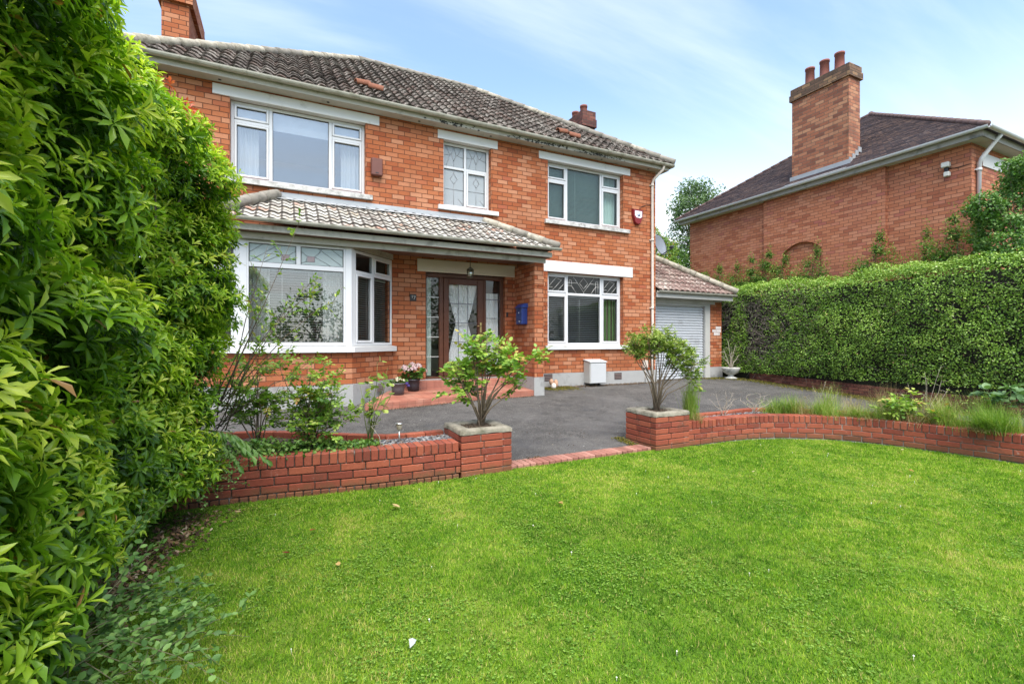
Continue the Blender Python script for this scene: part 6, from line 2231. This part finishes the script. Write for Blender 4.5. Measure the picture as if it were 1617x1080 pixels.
# lantern under the porch
root = thing('porch_lantern', 'glass pendant lantern hanging on a thin rod above the front door', 'lantern', (3.52, 8.95, 3.17))
lx, ly = 3.42, 8.98
mb = MB()
mb.tube([(lx, ly, 3.172), (lx, ly, 2.92)], .008, 8)
mb.lathe((lx, ly, 3.15), [(.045, 0), (.04, .018), (.01, .022)], 12)
mb.lathe((lx, ly, 2.865), [(.078, 0), (.066, .022), (.03, .05), (.012, .06)], 12)
mb.lathe((lx, ly, 2.70), [(.06, 0), (.066, .012), (.066, .016)], 12)
for i in range(6):
    a = 2 * PI * i / 6
    mb.tube([(lx + .064 * math.cos(a), ly + .064 * math.sin(a), 2.71), (lx + .074 * math.cos(a), ly + .074 * math.sin(a), 2.866)], .0045, 4)
mb.build('frame', simple('dull_bronze', (.10, .085, .055), .45, .2, 9, metal=.6), root)
mb = MB()
mb.lathe((lx, ly, 2.715), [(.058, 0), (.068, .15)], 12)
m, t, out = newmat('lantern_glass')
x = t.n('ShaderNodeMixShader', {0: .3, 1: t.n('ShaderNodeBsdfTransparent', {0: (.7, .72, .62, 1)}).outputs[0], 2: t.n('ShaderNodeBsdfGlossy', {0: (.8, .8, .75, 1), 'Roughness': .1}).outputs[0]})
t.t.links.new(x.outputs[0], out.inputs[0])
mb.build('lantern_pane', m, root)
mb = MB()
mb.lathe((lx, ly, 2.74), [(.012, 0), (.024, .03), (.028, .055), (.014, .085), (.012, .11)], 12)
mb.build('bulb', simple('white_bulb', (.75, .75, .70), .25, .03, 9), root)
# mailbox on the side of the pier
root = thing('mailbox', 'blue metal mailbox with a peaked lid fixed to the brick porch pier', 'mailbox', (4.66, 9.1, 2.0))
bx0, bx1, by0_, by1_ = 4.59, 4.733, 8.96, 9.24
blue = simple('blue_enamel', (.008, .025, .13), .35, .15, 9, spec=.6)
mb = MB()
mb.obox(((bx0 + bx1) / 2, (by0_ + by1_) / 2, 1.965), ((bx1 - bx0) / 2, 0, 0), (0, (by1_ - by0_) / 2, 0), (0, 0, .185), bev=.012)
mb.build('body', blue, root)
mb = MB()
v = [(bx0 - .03, by0_ - .015, 2.14), (bx0 - .03, by1_ + .015, 2.14), (bx1, by1_ + .015, 2.14), (bx1, by0_ - .015, 2.14), (bx0 + .055, by0_ - .015, 2.225), (bx0 + .055, by1_ + .015, 2.225), (bx1, by1_ + .015, 2.235), (bx1, by0_ - .015, 2.235)]
mb.add(v, [[0, 1, 2, 3][::-1], [0, 4, 5, 1][::-1] if False else [0, 1, 5, 4], [4, 5, 6, 7], [0, 4, 7, 3], [1, 2, 6, 5]])
mb.build('lid', blue, root)
mb = MB()
mb.obox((bx0 - .004, (by0_ + by1_) / 2, 2.03), (.004, 0, 0), (0, .012, 0), (0, 0, .014), bev=.003)
mb.obox((bx0 - .004, (by0_ + by1_) / 2 - .03, 1.845), (.004, 0, 0), (0, .03, 0), (0, 0, .013), bev=.003)
mb.build('lock', simple('chrome_lock', (.7, .72, .75), .25, .1, 9, metal=.6), root)
# gas meter box
root = thing('meter_box', 'white plastic gas meter box standing at the foot of the house wall', 'meter box', (6.86, 9.45, .38))
mb = MB()
mb.obox((6.865, 9.455, .66), (.245, 0, 0), (0, .135, 0), (0, 0, .265), bev=.012)
mb.build('body', simple('meter_box_plastic', (.42, .42, .40), .45, .05, 4, dirt=(.45, .44, .40, 1), dscale=3, damt=.3), root)
mb = MB()
mb.obox((6.865, 9.314, .64), (.225, 0, 0), (0, .008, 0), (0, 0, .235), bev=.006)
mb.build('door', simple('meter_door_plastic', (.47, .475, .48), .4, .05, 4), root)
mb = MB()
mb.add([(6.61, 9.30, .905), (7.12, 9.30, .905), (7.12, 9.598, .955), (6.61, 9.598, .955), (6.61, 9.30, .925), (7.12, 9.30, .925), (7.12, 9.598, .975), (6.61, 9.598, .975)], BOXF)
mb.build('lid', simple('meter_lid_plastic', (.52, .52, .52), .4, .04, 4), root)
mb = MB()
mb.tube([(6.70, 9.45, .40), (6.70, 9.45, .30)], .03, 8)
mb.tube([(6.98, 9.45, .40), (6.98, 9.45, .30)], .03, 8)
mb.build('pipe_stub', M['black_metal'], root)
# grey junction box low on the downpipe corner
root = thing('junction_box', 'small pale grey box low on the wall beside the corner downpipe', 'box', (8.55, 9.6, .8))
mb = MB()
mb.obox((8.56, 9.565, .82), (.07, 0, 0), (0, .034, 0), (0, 0, .10), bev=.008)
mb.tube([(8.56, 9.575, .72), (8.56, 9.575, .36)], .012, 6)
mb.build('case', M['pipe'], root)
# satellite dish on the side wall
root = thing('satellite_dish', 'grey satellite dish on the side of the house above the garage roof', 'satellite dish', (8.94, 10.1, 4.0))
c = Vector((9.44, 10.0, 4.10))
ax = Vector((.28, -.92, .26)).normalized()
prof = []
for i in range(9):
    r = .30 * i / 8
    prof.append((r, .55 * r * r))
mb = MB()
X = ax.orthogonal().normalized()
Yv = ax.cross(X)
n = 28
vs, fs = [], []
for (rr, h) in prof:
    for k in range(n):
        a = 2 * PI * k / n
        vs.append(c + ax * h + (X * math.cos(a) + Yv * math.sin(a)) * max(rr, .001))
m0 = len(vs)
vs += [v - ax * .012 for v in vs]
for i in range(len(prof) - 1):
    for k in range(n):
        k2 = (k + 1) % n
        q = [i * n + k, i * n + k2, (i + 1) * n + k2, (i + 1) * n + k]
        fs.append(q); fs.append([m0 + j for j in q[::-1]])
e = (len(prof) - 1) * n
for k in range(n):
    fs.append([e + k, e + (k + 1) % n, m0 + e + (k + 1) % n, m0 + e + k])
mb.add(vs, fs, 0, True)
mb.build('dish', simple('grey_dish_metal', (.24, .26, .29), .5, .1, 9, metal=.2), root)
mb = MB()
rim = []
for k in range(n + 1):
    a = 2 * PI * k / n
    rim.append(c + ax * .0495 + (X * math.cos(a) + Yv * math.sin(a)) * .301)
mb.tube(rim, .006, 5)
mb.build('rim', M['black_metal'], root)
mb = MB()
lo = c - Vector((0, 0, .30)) + ax * .04
mb.tube([lo, lo + ax * .42 + Vector((0, 0, .06))], .012, 6)
mb.lathe(lo + ax * .40 + Vector((0, 0, .10)), [(.03, 0), (.035, .08), (.03, .1)], 10, 0, -ax)
mb.tube([c - ax * .01, c - ax * .12, Vector((8.95, 10.15, 4.0))], .018, 8)
mb.box(8.941, 8.955, 10.07, 10.23, 3.88, 4.12)
mb.build('bracket', M['black_metal'], root)
# outside lamp on the neighbouring wall
root = thing('outside_lamp', 'pale twin outside lamp on the neighbouring brick wall', 'lamp', (13.94, 5.36, 5.3))
pl = simple('cream_lamp_plastic', (.62, .60, .54), .4, .1, 9)
ly0 = 5.40
mb = MB()
mb.obox((13.87, ly0, 5.52), (.06, 0, 0), (0, .075, 0), (0, 0, .06), bev=.015)
mb.build('upper_lamp', pl, root)
mb = MB()
mb.obox((13.88, ly0 - .02, 5.30), (.05, 0, 0), (0, .055, 0), (0, 0, .055), bev=.015)
mb.build('lower_lamp', pl, root)
mb = MB()
mb.obox((13.90, ly0, 5.41), (.035, 0, 0), (0, .035, 0), (0, 0, .055), bev=.01)
mb.tube([(13.925, ly0 - .03, 5.44), (13.93, 5.2, 5.40), (13.93, 4.98, 5.42)], .007, 5)
mb.build('mount', M['black_metal'], root)
# loose orange tiles on the roof
def loose(x, v, label):
    y, z = EY + v * 4.26 / SL, EZ + v * 4.26 * PT / SL
    mb = MB()
    U, V = Vector((1, 0, 0)), Vector((0, 1, PT)).normalized()
    N = U.cross(V)
    for (dx, dv, a0) in ((0, 0, .5), (.24, -.14, -.4)):
        o = Vector((x + dx, y, z)) + V * dv + N * .055
        d1 = (U * math.cos(a0) + V * math.sin(a0) * .5).normalized()
        d2 = N.cross(d1)
        vs, fs = [], []
        for i in range(2):
            for k in range(9):
                a = PI * k / 8
                for rr in (.085, .068):
                    vs.append(o + d1 * (i * .30) + d2 * math.cos(a) * rr + N * math.sin(a) * rr)
        for k in range(8):
            for rr in (0, 1):
                a = k * 2 + rr
                fs.append([a, a + 2, 18 + a + 2, 18 + a] if rr == 0 else [a, 18 + a, 18 + a + 2, a + 2])
            for i in (0, 18):
                fs.append([i + 2 * k, i + 2 * k + 1, i + 2 * k + 3, i + 2 * k + 2])
        fs.append([0, 18, 19, 1]); fs.append([16, 17, 35, 34])
        mb.add(vs, fs, 0, True)
    return tag(mb.build('loose_tile', M['orange_tile']), label, 'tile', 'loose orange tiles on the main roof')


loose(1.33, 1.08, 'broken orange ridge tile lying on the roof above the upper left window')
loose(6.05, .78, 'orange ridge tile lying on the roof above the upper right window')


# pots on the porch
def pot(label, x, y, z, r, h, mat, taper=.78):
    root = thing('plant_pot', label, 'plant pot', (x, y, z))
    mb = MB()
    mb.lathe((x, y, z), [(r * taper, 0), (r * (taper + 1) / 2, h * .5), (r * .98, h * .86), (r * 1.06, h * .88), (r * 1.06, h), (r * .96, h), (r * .92, h * .8)], 20)
    mb.build('pot', mat, root)
    mb = MB()
    mb.lathe((x, y, z + h * .78), [(r * .9, 0), (r * .9, .01)], 16)
    mb.build('soil_fill', M['soil'], root)
    return root


plast = simple('dark_pot_plastic', (.028, .024, .030), .45, .15, 12)
plast2 = simple('grey_pot_plastic', (.075, .068, .075), .5, .15, 12)
p1, p2 = (1.95, 8.95), (2.33, 9.30)
z1_, z2_ = zt(*p1), zt(*p2)
pot('wide grey plastic pot at the left end of the porch step', p1[0], p1[1], z1_, .135, .225, plast2)
pot('tall black plastic pot under the pink hydrangea', p2[0], p2[1], z2_, .125, .235, plast, .88)


def flowerhead(root, name, c, r, n, pet, mat, seed):
    d = rdir(n)
    d[:, 2] = np.abs(d[:, 2]) * .9 + .05
    d = norm(d)
    P, D, Nn = [], [], []
    X, Y = perp(d)
    cc = np.array(c)
    for q in range(4):
        a = q * PI / 2 + RG.uniform(0, .5, n)
        P.append(cc + d * r * RG.uniform(.88, 1.08, (n, 1)))
        D.append(X * np.cos(a)[:, None] + Y * np.sin(a)[:, None] + d * .25)
        Nn.append(d + RG.normal(0, .1, (n, 3)))
    k = 4 * n
    return cloud(name, OVAL, np.concatenate(P), np.concatenate(D), np.concatenate(Nn), RG.uniform(.8, 1.1, k) * pet, RG.uniform(.8, 1.1, k) * pet, RG.random(k), mat, root)


M['pink'] = leafmat('pink_petal', [(0, (.55, .36, .42)), (.5, (.70, .50, .56)), (1, (.78, .66, .66))], .6, .35, .2)
M['cream'] = leafmat('cream_petal', [(0, (.66, .58, .44)), (1, (.80, .76, .66))], .6, .35, .2)
M['purple'] = leafmat('violet_petal', [(0, (.07, .05, .22)), (1, (.14, .10, .36))], .6, .25, .2)
root = stems('hydrangea', 'hydrangea with round pale pink flower heads in the black pot', 'hydrangea', (p2[0], p2[1], z2_ + .2),
             [(-.16, .20), (-.06, .26), (.06, .25), (.17, .18), (0, .16), (.1, .14), (-.1, .13), (-.2, .1), (.2, .1)], 5, 'midgreen', 'bark_green', .005, 1, .095, .066, .14, 4, .3, seed=51, spread=.04)
for i, (rx, uz, fy) in enumerate([(-.16, .30, -.05), (-.03, .35, .02), (.10, .33, -.04), (.02, .29, -.12), (.20, .24, 0), (-.10, .27, -.12)]):
    cpt = np.array([p2[0], p2[1], z2_ + .2 + uz - .06]) + R3 * rx + F3 * fy
    flowerhead(root, 'flower_head', cpt, .075, 90, .02, M['pink'], i)
root = stems('pansy_plant', 'low leafy plant with cream flowers in the wide grey pot', 'plant', (p1[0], p1[1], z1_ + .17),
             [(-.12, .07), (.12, .07), (0, .11), (.06, .1), (-.06, .1), (.14, .04), (-.15, .04)], 6, 'midgreen', 'bark_green', .003, 1, .045, .034, .1, 5, .3, seed=53, spread=.03)
for i, (rx, uz, fy) in enumerate([(-.02, .17, 0), (.05, .15, -.04), (.0, .14, -.07), (-.06, .06, -.12), (.09, .13, .03)]):
    flowerhead(root, 'flower_head', np.array([p1[0], p1[1], z1_ + .17 + uz - .04]) + R3 * rx + F3 * fy, .026, 22, .018, M['cream'], i)
for i, (rx, uz, fy) in enumerate([(.17, .06, -.02), (.20, .02, -.04)]):
    flowerhead(root, 'violet_flower', np.array([p1[0], p1[1], z1_ + .17 + uz - .02]) + R3 * rx + F3 * fy, .022, 16, .02, M['purple'], i)
# dark oval mat
mb = MB()
vs = [(3.42 + .36 * math.cos(2 * PI * k / 28), 9.10 + .19 * math.sin(2 * PI * k / 28)) for k in range(28)]
mb.add([(x, y, zt(x, y) + .002) for x, y in vs] + [(x, y, zt(x, y) + .016) for x, y in vs], [list(range(28))[::-1], list(range(28, 56))] + [[k, (k + 1) % 28, 28 + (k + 1) % 28, 28 + k] for k in range(28)])
tag(mb.build('door_mat', simple('dark_rubber', (.035, .028, .028), .8, .3, 30, bump=.5)), 'dark oval door mat on the tiled porch floor', 'mat')
# solar stake light in the left bed
root = thing('solar_light', 'small steel solar stake light standing in the left bed', 'garden light', (1.09, 4.95, .34))
steel = simple('brushed_steel', (.45, .45, .43), .3, .1, 20, metal=.85)
sx, sy = 1.09, 4.95
mb = MB()
mb.tube([(sx, sy, .30), (sx, sy, .475)], .008, 8)
mb.build('stake', steel, root)
mb = MB()
mb.lathe((sx, sy, .475), [(.012, 0), (.022, .008), (.034, .055), (.035, .06)], 14)
mb.build('lamp_cup', simple('frosted_lamp_plastic', (.42, .40, .30), .3, .1, 20), root)
mb = MB()
mb.lathe((sx, sy, .534), [(.040, 0), (.044, .006), (.042, .016), (.03, .02)], 16)
mb.build('cap', steel, root)
# stone urn by the garage
ux, uy = 11.72, 9.50
uz = zg(uy) + .01
root = thing('urn', 'white stone garden urn with a flared bowl beside the garage pier', 'urn', (ux, uy, uz))
mb = MB()
mb.lathe((ux, uy, uz), [(.17, 0), (.17, .03), (.09, .06), (.06, .10), (.12, .13), (.20, .18), (.235, .26), (.25, .30), (.25, .325), (.215, .325), (.19, .26)], 22)
mb.build('bowl', simple('weathered_stone', (.48, .47, .43), .85, .18, 8, dirt=(.2, .2, .17, 1), dscale=6, damt=.5, bump=.5), root)
stems('bare_bush', 'leafless pale twigs growing from the stone urn beside the garage', 'dead bush', (ux, uy, uz + .25),
      [(-.22, .62), (-.10, .86), (.02, .58), (.16, .70), (.28, .45), (-.26, .40), (.1, .42)], 0, 'olive', 'bark_pale', .013, 1, twigs=5, seed=61, spread=.08, depth=.12, start=.35)
# small pale stone ornament at the pier foot
root = thing('stone_ornament', 'small orange and white stone ornament at the foot of the porch pier', 'ornament', (5.66, 9.38, .31))
mb = MB()
mb.lathe((5.64, 9.38, zg(9.38)), [(.05, 0), (.062, .05), (.045, .11), (.02, .13)], 9)
mb.build('white_piece', simple('white_stone', (.66, .60, .54), .8, .15, 20), root)
mb = MB()
mb.lathe((5.61, 9.43, zg(9.43) + .08), [(.03, 0), (.055, .05), (.05, .10), (.02, .14)], 8)
mb.lathe((5.73, 9.43, zg(9.43) + .02), [(.04, 0), (.06, .06), (.05, .14), (.02, .18)], 8)
mb.build('clay_piece', simple('pale_clay', (.44, .26, .17), .85, .25, 20), root)

# trees across the road behind the viewer: seen in the panes
random.seed(77)
for (x, y, h, w_, lab) in [(-3.5, -9, 4.6, 1.7, 'broad round tree across the road, reflected in the bay window'), (1.6, -11, 4.2, 1.9, 'dark round tree across the road, reflected right of the bay middle'), (9.0, -9.5, 6.0, 1.5, 'tall dark tree across the road, reflected in the door side light'), (14.5, -8.5, 3.8, 1.9, 'low round tree across the road, reflected in the lower right window')]:
    bushy('street_tree', lab, 'tree', [((x, y, h * .62), (w_, w_, h * .36)), ((x + w_ * .6, y, h * .45), (w_ * .8, w_ * .8, h * .3)), ((x - w_ * .6, y, h * .5), (w_ * .8, w_ * .7, h * .3)), ((x, y, h * .86), (w_ * .5, w_ * .5, h * .2))], 26, .24, .16, 'far', (x, y, 0), ((x, y, h * .6), .12, 12), LEAF2, (.3, 1.08), 0, None, .2)
# ------------------------------------------------------------------ sky, sun, camera
SUN_EL, SUN_AZ = math.radians(60), math.radians(195)      # azimuth clockwise from +Y
w = bpy.data.worlds.new('World')
SC.world = w
w.use_nodes = True
t = NT(w.node_tree)
out = t.n('ShaderNodeOutputWorld')
sky = t.n('ShaderNodeTexSky', sky_type='NISHITA', sun_disc=False, sun_elevation=SUN_EL, sun_rotation=SUN_AZ, altitude=60.0, air_density=1.0, dust_density=1.6, ozone_density=2.2)
tc = t.n('ShaderNodeTexCoord').outputs['Generated']
s = t.n('ShaderNodeSeparateXYZ', {0: tc})
zc = t.math('ADD', t.math('MAXIMUM', s.outputs[2], 0.0), .16)
flat = t.n('ShaderNodeCombineXYZ', {0: t.math('DIVIDE', s.outputs[0], zc), 1: t.math('DIVIDE', s.outputs[1], zc)}).outputs[0]
mp = t.n('ShaderNodeMapping', {'Vector': flat, 'Rotation': (0, 0, math.radians(38)), 'Scale': (.30, 1.7, 1), 'Location': (3.4, 2.3, 0)}).outputs[0]
wisp = t.step(t.n('ShaderNodeTexNoise', {'Vector': mp, 'Scale': 1.3, 'Detail': 7.0, 'Roughness': .55, 'Distortion': .5}).outputs[0], .44, .70)
low = t.step(s.outputs[2], .50, .06)
east = t.step(t.n('ShaderNodeVectorMath', {0: tc, 1: (.85, .5, 0)}, operation='DOT_PRODUCT').outputs['Value'], .1, .95)
haz = t.math('MULTIPLY', low, t.math('ADD', t.math('ADD', .50, t.math('MULTIPLY', east, .35)), t.math('MULTIPLY', t.noise(mp, .9, 5), .5)))
cl = t.math('MINIMUM', t.math('ADD', t.math('ADD', .08, t.math('MULTIPLY', wisp, .30)), t.math('MULTIPLY', haz, .85)), .92)
tint = t.mix(1.0, sky.outputs[0], (.90, 1.0, 1.0, 1), 'MULTIPLY')
bg1 = t.n('ShaderNodeBackground', {0: tint, 1: .082})
bg2 = t.n('ShaderNodeBackground', {0: (.93, .97, 1.0, 1), 1: .345})
mx = t.n('ShaderNodeMixShader', {0: cl, 1: bg1.outputs[0], 2: bg2.outputs[0]})
t.t.links.new(mx.outputs[0], out.inputs[0])

L = bpy.data.lights.new('sun', 'SUN')
L.energy = 1.5
L.angle = math.radians(55)
L.color = (1.0, .95, .87)
so = bpy.data.objects.new('sun', L)
COL.objects.link(so)
dv = Vector((math.sin(SUN_AZ) * math.cos(SUN_EL), math.cos(SUN_AZ) * math.cos(SUN_EL), math.sin(SUN_EL)))
so.rotation_euler = dv.to_track_quat('Z', 'Y').to_euler()
so.location = dv * 40

cam = bpy.data.cameras.new('camera')
cam.sensor_width = 36.0
cam.lens = 740.0 / 1617 * 36
cam.clip_start = .05
cam.clip_end = 2000
co = bpy.data.objects.new('camera', cam)
COL.objects.link(co)
co.location = (0, 0, 1.4)
co.rotation_euler = (PI / 2, 0, -math.radians(25.94))
SC.camera = co
SC.view_settings.view_transform = 'Standard'
SC.view_settings.look = 'None'
SC.view_settings.exposure = 2.2
SC.view_settings.gamma = 1.0
SC.cycles.max_bounces = 8
SC.cycles.transparent_max_bounces = 16
SC.cycles.use_denoising = True
SC.cycles.sample_clamp_indirect = 4.0
SC.render.film_transparent = False
